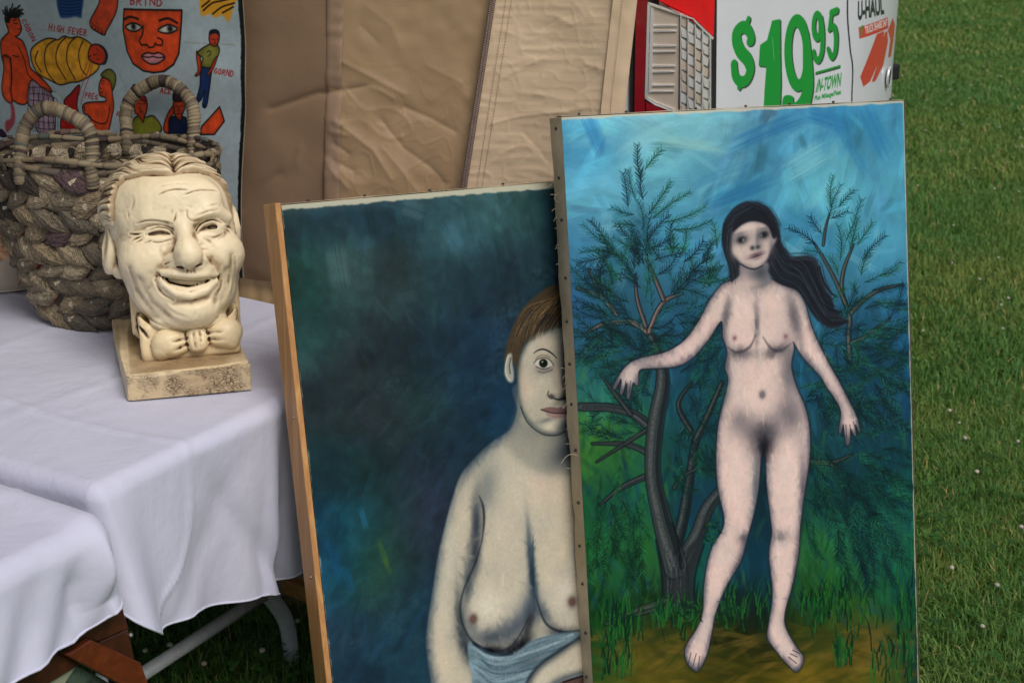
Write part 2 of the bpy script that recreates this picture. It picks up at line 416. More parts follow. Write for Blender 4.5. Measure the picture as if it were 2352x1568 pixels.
def paint_woman_with_tree():
    p = P2; cv = Cv(int(p.W * RES), int(p.H * RES), panel_map(p, RES)); cv.setk(1690, 900); rs = np.random.RandomState(5); R = random.Random(5)
    X, Y = field_xy(p, cv)
    CP = [(1320, 300, (92, 168, 208)), (1400, 290, (120, 186, 214)), (1360, 330, (60, 140, 196)), (1500, 300, (130, 188, 208)), (1620, 290, (120, 180, 202)), (1700, 300, (110, 168, 196)),
          (1760, 320, (58, 124, 172)), (1850, 330, (90, 160, 196)), (1900, 270, (48, 126, 178)), (2000, 280, (66, 142, 186)), (2050, 330, (70, 140, 178)), (2040, 420, (84, 158, 192)),
          (1330, 450, (96, 166, 200)), (1420, 420, (104, 174, 206)), (1560, 400, (100, 168, 198)), (1640, 420, (84, 150, 186)), (1700, 440, (48, 118, 166)), (1800, 420, (86, 158, 190)), (1900, 400, (104, 180, 206)),
          (1960, 480, (88, 164, 196)), (2050, 540, (78, 150, 186)), (1340, 560, (66, 132, 176)), (1480, 540, (74, 146, 184)), (1600, 560, (70, 138, 178)), (1640, 640, (66, 122, 160)), (1850, 540, (56, 128, 168)), (1820, 620, (70, 126, 154)),
          (2000, 620, (64, 130, 166)), (2060, 700, (44, 104, 146)), (1340, 700, (44, 96, 142)), (1450, 690, (62, 118, 154)), (1560, 680, (56, 112, 150)), (1600, 740, (34, 92, 134)), (1900, 700, (50, 102, 136)), (1960, 780, (40, 100, 140)),
          (1400, 800, (36, 88, 124)), (1520, 820, (36, 84, 112)), (1620, 860, (24, 74, 98)), (1900, 850, (32, 84, 116)), (2060, 850, (30, 82, 124)), (2070, 940, (28, 74, 110)), (1360, 880, (44, 112, 112)), (1420, 900, (34, 96, 92)),
          (1600, 960, (26, 82, 94)), (1950, 960, (28, 72, 96)), (1360, 1010, (74, 126, 42)), (1390, 1050, (50, 106, 50)), (1440, 1040, (36, 96, 62)), (1580, 1050, (24, 74, 78)), (1920, 1040, (24, 70, 82)), (2060, 1060, (22, 74, 86)),
          (1400, 1150, (22, 84, 58)), (1450, 1150, (30, 104, 76)), (1620, 1160, (22, 62, 84)), (1750, 1150, (18, 44, 60)), (1900, 1150, (24, 78, 68)), (2060, 1150, (26, 92, 76)), (1380, 1250, (26, 98, 50)), (1440, 1250, (50, 106, 50)), (1430, 1320, (36, 98, 60)),
          (1630, 1280, (22, 92, 86)), (1730, 1280, (20, 62, 92)), (1900, 1250, (46, 108, 56)), (1960, 1290, (44, 106, 54)), (2000, 1240, (30, 84, 104)), (2070, 1280, (30, 104, 66)), (1400, 1390, (22, 66, 30)), (1500, 1420, (26, 54, 24)), (1560, 1440, (40, 58, 24)),
          (1720, 1380, (16, 42, 48)), (1700, 1440, (36, 42, 18)), (1690, 1490, (40, 42, 16)), (1740, 1500, (34, 38, 16)), (1560, 1480, (58, 60, 26)), (1880, 1450, (44, 58, 24)), (1900, 1370, (34, 78, 36)), (1960, 1400, (40, 84, 34)), (2060, 1400, (20, 82, 52)), (1480, 1500, (122, 92, 34)), (1430, 1540, (96, 84, 24)), (1560, 1540, (108, 88, 22)), (1700, 1520, (66, 60, 16)), (1740, 1560, (112, 92, 18)),
          (1850, 1570, (118, 94, 20)), (1960, 1490, (146, 98, 42)), (2020, 1480, (136, 92, 40)), (1930, 1460, (72, 78, 24)), (2010, 1550, (80, 84, 24)), (2085, 1500, (12, 62, 66)), (2095, 1350, (16, 70, 78)), (1380, 1540, (20, 84, 44)), (1700, 1700, (110, 90, 20)), (2000, 1700, (96, 84, 22)), (1400, 1700, (80, 76, 22))]
    base = rbf(CP, X, Y, 44.0); n1 = fnoise2(cv.h, cv.w, 60, 3)[..., None]; base = np.clip(base * (1 + .12 * n1), 0, 1)
    cv.a[:] = base
    hy = lambda y: float(cv.M(np.array([[1700., y]]))[0, 1])
    brush_over(cv, base, 1500, 90, 20, lambda x, y: -.5 + .9 * math.sin(x * .006 + y * .004), .10, 10, .55, 0, hy(760))
    brush_over(cv, base, 420, 80, 26, lambda x, y: -.8 + .9 * math.sin(x * .008), .22, 800, .6, 0, hy(600))
    brush_over(cv, base, 2200, 55, 11, 1.5, .22, 3000, .6, hy(730), hy(1460), .35)
    brush_over(cv, base, 700, 70, 13, .15, .16, 6000, .6, hy(1430), 1e9, .3)
    for i in range(900):   # dabs of other greens and blues low down
        x, y = rs.uniform(1310, 2110), rs.uniform(820, 1420); t = cv.M(np.array([[x, y]]))[0]; c = [(16, 56, 52), (30, 96, 66), (20, 66, 106), (10, 38, 42), (64, 122, 60), (22, 84, 96), (40, 92, 120)][rs.randint(7)]; cv.brush(t[0], t[1], 46 * rs.uniform(.5, 1.5), 9 * rs.uniform(.6, 1.6), 1.45 + .45 * rs.randn(), c, .55 * rs.uniform(.4, 1), 7000 + i)
    for i in range(260):   # ochre and olive ground
        x, y = rs.uniform(1340, 2110), rs.uniform(1440, 1600); t = cv.M(np.array([[x, y]]))[0]; c = [(120, 92, 34), (70, 68, 22), (146, 104, 46), (50, 58, 26), (96, 84, 22)][rs.randint(5)]; cv.brush(t[0], t[1], 80 * rs.uniform(.5, 1.5), 14 * rs.uniform(.6, 1.6), .1 + .3 * rs.randn(), c, .5 * rs.uniform(.4, 1), 8200 + i)
    for (x, y, rx, ry, al) in [(1450, 720, 70, 90, .45), (1580, 700, 50, 90, .3), (1400, 640, 40, 50, .3), (2000, 780, 70, 90, .45), (1960, 900, 90, 90, .5), (2030, 1010, 60, 80, .4), (1960, 1130, 90, 70, .5), (2020, 1240, 60, 80, .4), (1620, 960, 50, 110, .45), (1420, 1180, 50, 90, .35), (1740, 1200, 30, 160, .6), (1480, 560, 50, 60, .25)]: cv.blob(x, y, rx, ry, 0, (16, 54, 66), al)
    for i in range(60):    # pale cloud scumbles
        x, y = rs.uniform(1320, 2050), rs.uniform(260, 640); t = cv.M(np.array([[x, y]]))[0]
        cv.brush(t[0], t[1], 70 * rs.uniform(.6, 1.6), 26 * rs.uniform(.5, 1.4), -.6 + .6 * rs.randn(), (150, 204, 220), .28 * rs.rand() + .08, 9000 + i)
    for (x, y, l, w, a, c) in [(1705, 440, 150, 24, -.25, (34, 104, 160)), (1365, 305, 70, 30, 1.2, (44, 122, 190)), (1900, 275, 90, 30, .3, (38, 112, 172)), (1760, 300, 150, 30, -.3, (44, 112, 168)), (2010, 300, 110, 40, 1.1, (44, 122, 176)),
                               (1650, 400, 150, 18, -.3, (70, 138, 178)), (1950, 330, 160, 22, 1.0, (56, 130, 180)), (1590, 330, 130, 22, .2, (156, 196, 200)), (1480, 320, 120, 26, -.4, (142, 196, 214)), (1850, 370, 90, 50, -.4, (132, 192, 212))]:
        t = cv.M(np.array([[float(x), float(y)]]))[0]; cv.brush(t[0], t[1], l * 1.2, w * 1.3, a, c, .75, int(x))
    bark, barkd, barkl, pink = (58, 62, 68), (18, 28, 34), (108, 106, 106), (128, 100, 100)
    def limb(pts, w, col=bark, hl=barkl):
        w = list(w); w[-1] = w[-1] * .45 if w[-1] < 12 else w[-1]
        cv.stroke(pts, [v + 5 for v in w], barkd, .8, 2.0); cv.stroke(pts, w, col, 1, 1.5)
        q = np.asarray(pts, float); ww = np.asarray(w, float)
        cv.stroke(np.stack([q[:, 0] - ww * .18, q[:, 1]], 1), ww * .28, hl, .55, 2.0, dry=.6); cv.stroke(np.stack([q[:, 0] + ww * .3, q[:, 1]], 1), ww * .3, barkd, .6, 2.5)
        for k in range(int(ww.max() / 7)):
            o = rs.uniform(-.35, .35); cv.stroke(np.stack([q[:, 0] + ww * o, q[:, 1]], 1), 1.4, (150, 140, 136) if k % 3 else (116, 78, 66), .2, 1.4, dry=.8, seed=k)
    G = ((14, 56, 56), (12, 46, 62), (22, 72, 58), (34, 92, 72), (12, 40, 50), (30, 84, 92))
    def spr(x0, y0, x1, y1, k=None, nl=15): sprig(cv, x0, y0, x1, y1, G[k if k is not None else R.randrange(6)], (22, 44, 44), R, nl)
    # distant foliage under everything
    def cluster(n, xr, yr, cx, cy, ln, seed, cols=None, nl=15, spread=25):
        q = random.Random(seed)
        for i in range(n):
            x, y = q.uniform(*xr), q.uniform(*yr); a = math.atan2(y - cy, x - cx) + math.radians(q.gauss(0, spread)); l = q.uniform(.6, 1.2) * ln
            sprig(cv, x - math.cos(a) * l * .5, y - math.sin(a) * l * .5, x + math.cos(a) * l * .5, y + math.sin(a) * l * .5, (cols or G)[q.randrange(len(cols or G))], (20, 40, 42), q, nl)
    cluster(26, (1350, 1660), (760, 960), 1500, 980, 80, 11); cluster(22, (1580, 1670), (700, 1080), 1540, 1000, 70, 12)
    cluster(40, (1880, 2080), (780, 1010), 1850, 900, 85, 13); cluster(24, (1350, 1480), (860, 1010), 1520, 1000, 60, 14)
    # trunk and limbs
    limb([(1600, 1010), (1585, 1100), (1572, 1180), (1556, 1250)], [16, 20, 24, 26], (40, 50, 56)); limb([(1660, 880), (1625, 960), (1600, 1010)], [8, 12, 16], (44, 56, 58))
    limb([(1655, 1130), (1625, 1170), (1602, 1230), (1570, 1290)], [24, 30, 34, 40]); limb([(1480, 1095), (1430, 1118), (1375, 1160)], [11, 9, 5]); limb([(1490, 1040), (1440, 1020), (1360, 1018)], [9, 8, 5])
    limb([(1500, 985), (1455, 950), (1400, 936), (1335, 934)], [20, 15, 14, 14]); limb([(1450, 950), (1415, 905), (1380, 860)], [8, 7, 4]); limb([(1590, 990), (1560, 930), (1590, 880)], [9, 8, 6], (44, 54, 58))
    limb([(1490, 985), (1450, 1010), (1370, 1060)], [8, 6, 4]); limb([(1550, 1120), (1575, 1090), (1620, 1070)], [7, 6, 4])
    cv.fill([(1514, 1260), (1530, 1240), (1560, 1272), (1600, 1240), (1612, 1262), (1592, 1330), (1604, 1410), (1560, 1400), (1520, 1410), (1522, 1340)], (46, 50, 56), 1, 3)
    limb([(1552, 1300), (1518, 1180), (1500, 1080), (1508, 970), (1524, 880), (1516, 815), (1492, 762)], [52, 40, 34, 36, 30, 20, 16])
    for k in range(16): x = rs.uniform(1524, 1594); cv.stroke([(x, 1400), (x + rs.uniform(-6, 6), 1330), (x * .6 + 1560 * .4 + rs.uniform(-30, 30), 1262)], 3, barkl if k % 2 else barkd, .35, 2, dry=.6)
    cv.stroke([(1520, 1400), (1522, 1330), (1508, 1240)], 6, barkd, .7, 3); cv.stroke([(1600, 1405), (1596, 1330), (1618, 1250)], 6, barkd, .7, 3); cv.stroke([(1562, 1285), (1560, 1250), (1545, 1200)], 5, (16, 20, 26), .7, 2)
    limb([(1530, 1385), (1460, 1405), (1392, 1432)], [22, 16, 8], (70, 66, 66))
    limb(B_((510, 1265), (430, 1215), (360, 1210), (260, 1225), (170, 1275)), [11, 9, 8, 6, 3], pink, (170, 140, 132)); limb(B_((340, 1170), (260, 1080), (130, 1030)), [8, 8, 5], pink, (176, 140, 130))
    limb(B_((270, 1090), (230, 1010), (190, 930)), [7, 6, 4], pink); limb(B_((515, 1260), (560, 1150), (610, 1090), (690, 1060)), [9, 8, 6, 3], pink, (170, 140, 132)); limb(B_((590, 1090), (545, 980), (500, 880)), [7, 6, 4], pink); limb(B_((495, 1230), (450, 1090), (440, 960)), [7, 5, 4], pink)
    # right tree
    rb = (96, 92, 84)
    limb(B_((1580, 1400), (1575, 1280), (1580, 1180), (1540, 1050), (1550, 930), (1600, 800)), [10, 10, 9, 7, 6, 3], rb); limb(B_((1575, 1150), (1500, 980), (1440, 870), (1390, 790)), [7, 5, 4, 3], rb); limb(B_((1440, 800), (1450, 720), (1470, 640)), [4, 3, 2], rb)
    limb(B_((1590, 1160), (1660, 1090), (1740, 1040), (1860, 1010)), [8, 6, 5, 3], rb); limb(B_((1590, 1320), (1680, 1280), (1790, 1190)), [7, 5, 3], rb); limb(C_((1340, 415), (1450, 425), (1560, 380)), [9, 8, 4], (66, 74, 66)); limb(C_((1450, 430), (1520, 510), (1560, 610)), [7, 5, 3], (80, 82, 70))
    limb(C_((1510, 510), (1600, 540)), [5, 2], (80, 82, 70))
    for s_ in [(470, 460, 450, 270), (490, 400, 580, 295), (440, 560, 400, 400), (480, 560, 470, 400), (400, 600, 375, 420), (510, 640, 630, 465), (530, 660, 730, 520), (440, 700, 330, 690), (430, 640, 310, 600), (600, 680, 810, 600), (640, 720, 850, 670), (480, 720, 450, 560),
               (470, 800, 350, 700), (430, 820, 320, 760), (300, 800, 160, 690), (320, 850, 150, 840), (400, 880, 230, 830), (500, 790, 620, 640), (520, 820, 640, 760), (540, 880, 700, 840), (330, 940, 140, 920), (760, 960, 740, 860), (800, 900, 870, 770), (820, 990, 880, 920), (720, 1000, 690, 920), (650, 1000, 620, 940), (460, 880, 430, 760), (560, 960, 660, 860)]:
        q = B_((s_[0], s_[1]), (s_[2], s_[3])); spr(*q[0], *q[1])
    for s_ in [(1480, 600, 1490, 430), (1520, 600, 1600, 510), (1470, 660, 1530, 480), (1480, 660, 1570, 620), (1430, 740, 1370, 650), (1400, 800, 1255, 710), (1440, 850, 1340, 830), (1560, 780, 1640, 560), (1580, 820, 1620, 660), (1530, 880, 1520, 700), (1520, 960, 1470, 860), (1620, 800, 1700, 680), (1650, 880, 1770, 750), (1640, 960, 1680, 830), (1660, 1000, 1850, 890),
               (1700, 1040, 1870, 1020), (1740, 960, 1840, 920), (1600, 1120, 1680, 1080), (1660, 1140, 1870, 1110), (1700, 1200, 1870, 1190), (1640, 1260, 1780, 1290), (1700, 1290, 1880, 1230), (1620, 1060, 1600, 1000)]:
        q = B_((s_[0], s_[1]), (s_[2], s_[3])); spr(*q[0], *q[1])
    cluster(70, (1340, 1500), (540, 860), 1500, 800, 72, 15, None, 17); cluster(40, (1500, 1665), (540, 800), 1490, 780, 72, 16, None, 17); cluster(64, (1890, 2090), (690, 1000), 1880, 800, 84, 17, None, 17)
    dn = ((10, 44, 46), (14, 60, 54), (30, 92, 70), (12, 50, 62))
    cluster(70, (1868, 2095), (1040, 1260), 1830, 960, 96, 18, dn, 18, 18); cluster(34, (1920, 2080), (1200, 1330), 1880, 1000, 100, 19, dn, 17, 14); cluster(20, (1560, 1650), (980, 1120), 1560, 950, 60, 20, dn)
    cluster(30, (1355, 1480), (1120, 1330), 1430, 900, 100, 21, ((12, 46, 34), (16, 60, 42), (34, 96, 52)), 16, 14)
    for i in range(620):   # grass tufts
        q = R.choice([(1400, 1460, 1400, 1470), (1380, 1450, 1460, 1560), (1500, 1560, 1400, 1440), (1880, 1960, 1340, 1440), (1840, 1900, 1380, 1440), (2000, 2100, 1490, 1580), (1920, 1960, 1480, 1530), (2060, 2100, 1330, 1500), (1560, 1640, 1380, 1470), (1640, 1770, 1360, 1450), (1360, 1480, 1400, 1470), (1850, 2090, 1380, 1470)])
        x, y = R.uniform(q[0], q[1]), R.uniform(q[2], q[3]); l = R.uniform(25, 55); dx = R.uniform(-16, 16); g = R.choice([(14, 58, 34), (24, 84, 42), (44, 108, 44), (10, 40, 34)])
        cv.stroke([(x, y), (x + dx * .3, y - l * .6), (x + dx, y - l)], [3.5, 3, 1], g, .85, .7)
    cv.a *= np.array([.90, .98, .95], np.float32)
    # figure
    skin, shade, dark = (212, 187, 178), (84, 84, 96), (34, 36, 46)
    body = [(1702, 625), (1690, 640), (1659, 653), (1629, 692), (1607, 735), (1572, 782), (1529, 808), (1473, 821), (1443, 836), (1420, 864), (1408, 890), (1414, 894), (1428, 872), (1424, 902), (1431, 905), (1441, 880), (1440, 914), (1448, 912), (1455, 880), (1462, 886), (1468, 882), (1470, 851), (1495, 847), (1551, 843), (1590, 825), (1629, 782), (1658, 738),
            (1662, 774), (1672, 808), (1667, 843), (1674, 877), (1659, 941), (1650, 985), (1646, 1052), (1650, 1122), (1664, 1184), (1661, 1215), (1637, 1255), (1624, 1299), (1617, 1352), (1615, 1405), (1602, 1441), (1575, 1485), (1578, 1520), (1599, 1541), (1612, 1530), (1626, 1500), (1637, 1450), (1646, 1405), (1672, 1343), (1703, 1290), (1717, 1242), (1734, 1180), (1745, 1122), (1750, 1061),
            (1755, 1040), (1760, 1061), (1763, 1122), (1770, 1184), (1774, 1224), (1767, 1273), (1774, 1339), (1774, 1383), (1767, 1427), (1763, 1463), (1779, 1489), (1809, 1525), (1832, 1542), (1848, 1511), (1831, 1485), (1807, 1441), (1805, 1405), (1823, 1339), (1836, 1273), (1840, 1211), (1849, 1140), (1862, 1052), (1862, 985), (1851, 932), (1833, 890), (1820, 843), (1826, 800), (1824, 786), (1845, 821), (1884, 864),
            (1900, 890), (1920, 919), (1932, 946), (1927, 990), (1934, 994), (1938, 975), (1941, 1000), (1946, 1023), (1954, 1015), (1955, 985), (1962, 1000), (1968, 1000), (1966, 975), (1973, 992), (1977, 988), (1969, 955), (1947, 910), (1929, 875), (1918, 856), (1892, 808), (1866, 748), (1853, 700), (1836, 668), (1797, 651), (1767, 634), (1763, 600), (1706, 600)]
    box, m = cv.pmask(body, 0, True, pad=40); x0, y0, x1, y1 = box
    halo = np.clip(blur(m, 7) * 1.6, 0, 1); cv.comp(box, halo, (30, 44, 54), .55)
    inner = np.clip(blur(m, 17), 0, 1); inner = sstep(.42, 1.0, inner).astype(np.float32)
    nz = fnoise2(y1 - y0, x1 - x0, 26, 77)[..., None]; fine = fnoise2(y1 - y0, x1 - x0, 7, 78, 2, .5)[..., None]
    col = np.asarray(shade, np.float32) * (1 - inner[..., None]) + np.asarray(skin, np.float32) * inner[..., None]
    col = np.clip(col * (1 + .05 * nz + .015 * fine) + np.array([7, -1, -3]) * nz, 0, 255) / 255.0
    cv.comp(box, np.clip(m * 1.02, 0, 1), col.astype(np.float32)); clip = np.zeros((cv.h, cv.w), np.float32); clip[y0:y1, x0:x1] = m
    bl = lambda x, y, rx, ry, a, c, al: cv.blob(x, y, rx, ry, a, c if sum(c) > 420 else tuple(v * .82 for v in c), min(al * 1.22, 1), clip)
    for (x, y, rx, ry, a, c, al) in [(1735, 640, 40, 24, 0, (110, 112, 120), .75), (1755, 622, 20, 24, 0, (70, 78, 88), .7), (1700, 700, 40, 30, 0, (222, 196, 186), .5), (1690, 748, 34, 44, 0, (214, 190, 180), .6), (1792, 742, 34, 44, 0, (206, 184, 178), .5),
            (1668, 730, 10, 50, 15, (104, 104, 114), .7), (1826, 730, 14, 56, -12, (104, 104, 114), .7), (1741, 760, 7, 60, 0, (92, 94, 104), .7), (1748, 800, 8, 40, 0, (226, 204, 196), .7), (1702, 812, 34, 12, 8, (92, 92, 102), .8), (1784, 806, 34, 12, -8, (92, 92, 102), .8), (1668, 850, 10, 60, 0, (112, 110, 120), .7), (1812, 850, 20, 64, 0, (126, 122, 130), .7),
            (1740, 860, 30, 60, 0, (218, 192, 180), .4), (1750, 935, 48, 32, 0, (222, 198, 188), .45), (1700, 968, 30, 26, 30, (120, 116, 126), .6), (1815, 950, 34, 40, -20, (128, 122, 132), .7), (1757, 990, 60, 30, 0, (106, 102, 112), .72), (1757, 1022, 26, 30, 0, (44, 44, 56), .85), (1756, 1046, 9, 26, 0, (24, 24, 34), .9),
            (1690, 1080, 22, 90, 4, (224, 198, 188), .5), (1810, 1080, 24, 90, -3, (226, 202, 192), .5), (1738, 1110, 12, 70, 4, (100, 112, 124), .6), (1845, 1130, 9, 90, 2, (96, 94, 110), .6), (1710, 1236, 16, 14, 30, (104, 102, 112), .75), (1795, 1232, 22, 12, 10, (118, 116, 124), .7), (1800, 1250, 20, 10, 0, (200, 186, 182), .5), (1690, 1215, 14, 18, 0, (196, 176, 170), .5),
            (1650, 1330, 12, 60, 14, (222, 194, 184), .5), (1800, 1330, 12, 70, 2, (222, 194, 184), .5), (1690, 1320, 12, 60, 22, (96, 94, 108), .6), (1830, 1330, 8, 70, 4, (98, 92, 106), .6), (1620, 1430, 22, 40, 20, (196, 180, 176), .4), (1800, 1480, 20, 30, -35, (206, 190, 184), .4), (1566, 800, 40, 12, -25, (214, 188, 184), .5), (1580, 832, 50, 9, -20, (120, 108, 126), .6), (1900, 850, 12, 60, -28, (206, 186, 180), .4), (1880, 870, 8, 50, -28, (104, 108, 120), .5),
            (1450, 850, 20, 18, 30, (196, 178, 174), .5)]: bl(x, y, rx, ry, a, c, al)
    repaint(cv, clip, 2600, 28, 8, 1.45, .03, 71, .5)
    for i in range(420):
        x, y = rs.uniform(1560, 1960), rs.uniform(650, 1500); t = cv.M(np.array([[x, y]]))[0]; u, v_ = int(t[0]), int(t[1])
        if 0 <= u < cv.w and 0 <= v_ < cv.h and clip[v_, u] > .9 and cv.a[v_, u].mean() > .55: cv.brush(t[0], t[1], 30 * rs.uniform(.5, 1.4), 6 * rs.uniform(.6, 1.6), 1.4 + .35 * rs.randn(), [(236, 214, 204), (220, 178, 164), (206, 184, 190), (226, 206, 188)][rs.randint(4)], .5 * rs.uniform(.3, 1), 9900 + i)
    for s_, w, al in [(B_((935, 1345), (985, 1372), (1050, 1345), (1082, 1280)), 4.5, .8), (B_((1122, 1290), (1165, 1352), (1215, 1362), (1270, 1325)), 4.5, .8), (B_((905, 1240), (900, 1290), (935, 1345)), 3, .5), (B_((1080, 1200), (1085, 1280)), 3, .5)]: cv.stroke(s_, [w * .3] + [w * 1.3] * (len(s_) - 2) + [w * .3], (60, 56, 66), al * .8, 4.5)
    for (x, y) in [(1689, 776), (1806, 772)]: cv.blob(x, y, 6.5, 6.5, 0, (150, 112, 118), .9); cv.blob(x, y, 2.5, 2.5, 0, (110, 80, 92), .8)
    cv.blob(1753, 906, 7.5, 8.5, 0, (70, 68, 80), .95); cv.blob(1753, 906, 3, 3.5, 0, (146, 132, 134), .9)
    q = body + body[:1]
    qq = np.asarray(q, float); cv.stroke(qq, 2.4, (26, 30, 40), .62, 1.4)
    for s_ in [[(1600, 1500), (1592, 1530)], [(1608, 1506), (1604, 1536)], [(1588, 1498), (1582, 1522)], [(1816, 1500), (1832, 1508)], [(1812, 1508), (1830, 1522)], [(1822, 1492), (1838, 1500)], [(1944, 975), (1946, 1005)], [(1953, 975), (1956, 1000)], [(1961, 968), (1966, 985)], [(1426, 870), (1420, 892)], [(1438, 876), (1434, 900)], [(1450, 874), (1446, 902)]]: cv.stroke(s_, 2, (40, 40, 52), .75, .8)
    # hair, face
    hair = (30, 34, 42)
    cv.fill(H_((550, 165), (400, 200), (280, 300), (190, 470), (180, 700), (215, 850), (265, 1000), (290, 1190), (360, 1140), (420, 1080), (430, 960), (700, 990), (770, 1080), (900, 1210), (1130, 1300), (1230, 1420), (1330, 1600), (1470, 1740), (1620, 1780), (1790, 1700), (1700, 1640), (1620, 1560), (1568, 1380), (1500, 1280), (1440, 1080), (1390, 920), (1280, 855), (1080, 870), (1000, 780), (940, 680), (900, 480), (850, 350), (740, 230)), hair, .97, 2.2)
    cv.fill(H_((430, 960), (420, 1150), (520, 1250), (700, 1260), (800, 1180), (770, 1060), (750, 940)), (120, 116, 122), .95, 3); cv.blob(1748, 625, 18, 22, 0, (66, 72, 82), .8); cv.blob(1712, 640, 12, 18, 0, (186, 166, 160), .6); cv.blob(1720, 652, 30, 12, 0, (208, 184, 172), .7)
    face = H_((560, 410), (430, 460), (315, 550), (300, 720), (310, 820), (360, 900), (420, 970), (500, 1010), (600, 1025), (700, 980), (770, 900), (830, 740), (875, 680), (880, 620), (830, 560), (780, 480), (700, 430))
    box, m = cv.pmask(face, 1.0, True, pad=10); inn = sstep(.4, 1, blur(m, 9)).astype(np.float32)[..., None]
    nz = fnoise2(box[3] - box[1], box[2] - box[0], 8, 50, 3)[..., None]
    cv.comp(box, m, np.clip((np.array([84, 82, 92], np.float32) * (1 - inn) + np.array([196, 176, 168], np.float32) * inn) * (1 + .06 * nz), 0, 255) / 255.0)
    for (x, y, rx, ry, a, c, al) in [(1703, 549, 19, 12, -8, (70, 74, 82), .85), (1755, 537, 19, 12, -8, (72, 76, 84), .85), (1703, 551, 11, 6.5, -8, (16, 20, 26), .95), (1755, 539, 11, 6.5, -8, (16, 20, 26), .95), (1686, 560, 8, 26, 0, (110, 106, 110), .5), (1774, 560, 8, 30, 0, (104, 100, 106), .6), (1748, 560, 8, 16, 0, (120, 116, 120), .5), (1730, 608, 28, 6, 0, (120, 114, 118), .5), (1733, 550, 5, 18, 10, (176, 164, 164), .6), (1741, 548, 5, 20, 8, (96, 100, 108), .7), (1729, 569, 6, 5, 0, (40, 46, 52), .9), (1742, 567, 6, 5, 0, (44, 50, 56), .85), (1738, 584, 19, 4.5, -12, (92, 72, 82), .9), (1740, 593, 14, 4, -12, (128, 112, 116), .8), (1739, 588, 17, 1.6, -12, (40, 34, 42), .9),
            (1700, 536, 16, 3, -12, (92, 94, 100), .6), (1757, 524, 16, 3, -6, (92, 94, 100), .6), (1715, 520, 24, 12, -5, (222, 202, 192), .5), (1690, 575, 12, 16, 0, (224, 200, 188), .5), (1735, 606, 18, 8, 0, (218, 198, 190), .5), (1708, 551, 3, 3, 0, (160, 156, 160), .8), (1750, 540, 2.5, 2.5, 0, (150, 148, 150), .7)]: cv.blob(x, y, rx, ry, a, c, al)
    cv.stroke(H_((420, 965), (500, 1012), (600, 1028), (700, 985)), 3, (36, 38, 46), .8, 1.5)
    cv.fill(H_((560, 300), (420, 360), (330, 460), (310, 560), (360, 520), (450, 450), (560, 415), (680, 430), (760, 480), (800, 560), (830, 640), (880, 600), (850, 420), (720, 300)), hair, .96, 1.4)
    for i in range(46):
        k = i / 45; q = H_((900 + 60 * k, 640 + 260 * k), (1040 + 40 * k, 880 + 150 * k), (1220 - 20 * k, 900 + 260 * k), (1360 - 30 * k, 1060 + 340 * k), (1440 + 20 * k, 1250 + 360 * k), (1560 + 170 * k + R.uniform(-30, 30), 1400 + 290 * k + R.uniform(-20, 20))); cv.stroke(q, [3, 6, 8, 7, 5, 1.2], R.choice([hair, (22, 26, 34), (40, 46, 56)]), .8, 1.2, dry=.3, seed=i)
    for i in range(150):
        t = R.random(); q = R.choice([H_((900, 700), (1010, 900), (1200, 1000), (1340, 1250), (1500, 1600)), H_((820, 900), (950, 1100), (1150, 1200), (1330, 1450), (1520, 1720), (1780, 1700)), H_((1050, 880), (1280, 880), (1400, 960), (1450, 1150), (1530, 1320)), H_((250, 500), (230, 750), (300, 1000), (320, 1180)), H_((550, 200), (380, 300), (250, 450)), H_((560, 200), (760, 300), (880, 520))])
        o = R.uniform(-11, 11); o2 = R.uniform(-11, 11); cv.stroke([(x + o, y + o2) for x, y in q], [1.2, 1.8, 1.4][:1] * len(q), R.choice([(16, 20, 28), (12, 14, 20), (58, 66, 78), (84, 104, 122)]), .35, .8, dry=.5, seed=i)
    cv.stroke(H_((1420, 1000), (1480, 1200), (1570, 1330), (1640, 1380)), [5, 6, 5, 2], hair, .9, 1); cv.stroke(H_((1250, 1300), (1400, 1560), (1600, 1720), (1790, 1690)), [8, 9, 7, 2], hair, .9, 1)
    # leaves low down
    for i in range(120):
        q = R.choice([(1560, 1640, 1390, 1470), (1640, 1700, 1380, 1440), (1620, 1660, 1200, 1260), (1560, 1620, 1380, 1420)]); x, y = R.uniform(*q[:2]), R.uniform(*q[2:]); a = R.uniform(0, 6.3)
        if not clip[int(min(max(cv.M(np.array([[x, y]]))[0, 1], 0), cv.h - 1)), int(min(max(cv.M(np.array([[x, y]]))[0, 0], 0), cv.w - 1))] > .1: cv.stroke([(x, y), (x + 9 * math.cos(a), y + 9 * math.sin(a))], [4, 1.5], R.choice([(14, 58, 32), (10, 44, 36), (36, 96, 46)]), .85, .7)
    # canvas weave, worn edges
    w1 = fnoise2(cv.h, cv.w, 3.0, 5, 2)[..., None]; cv.a *= 1 + .035 * w1; edge = fnoise2(cv.h, cv.w, 24, 91)
    yy, xx = np.mgrid[0:cv.h, 0:cv.w]; d = np.minimum(np.minimum(xx + 4, cv.w - 2 - xx), yy - 3) + edge * 3; m = (1 - sstep(0, 3, d))[..., None] * .8
    cv.a[:] = cv.a * (1 - m) + np.array([196, 182, 156], np.float32) / 255 * m
    g_ = cv.a.mean(2, keepdims=True); cv.a[:] = g_ + (cv.a - g_) * .9; return np.clip((cv.a - .36) * 1.12 + .36, .01, 1)

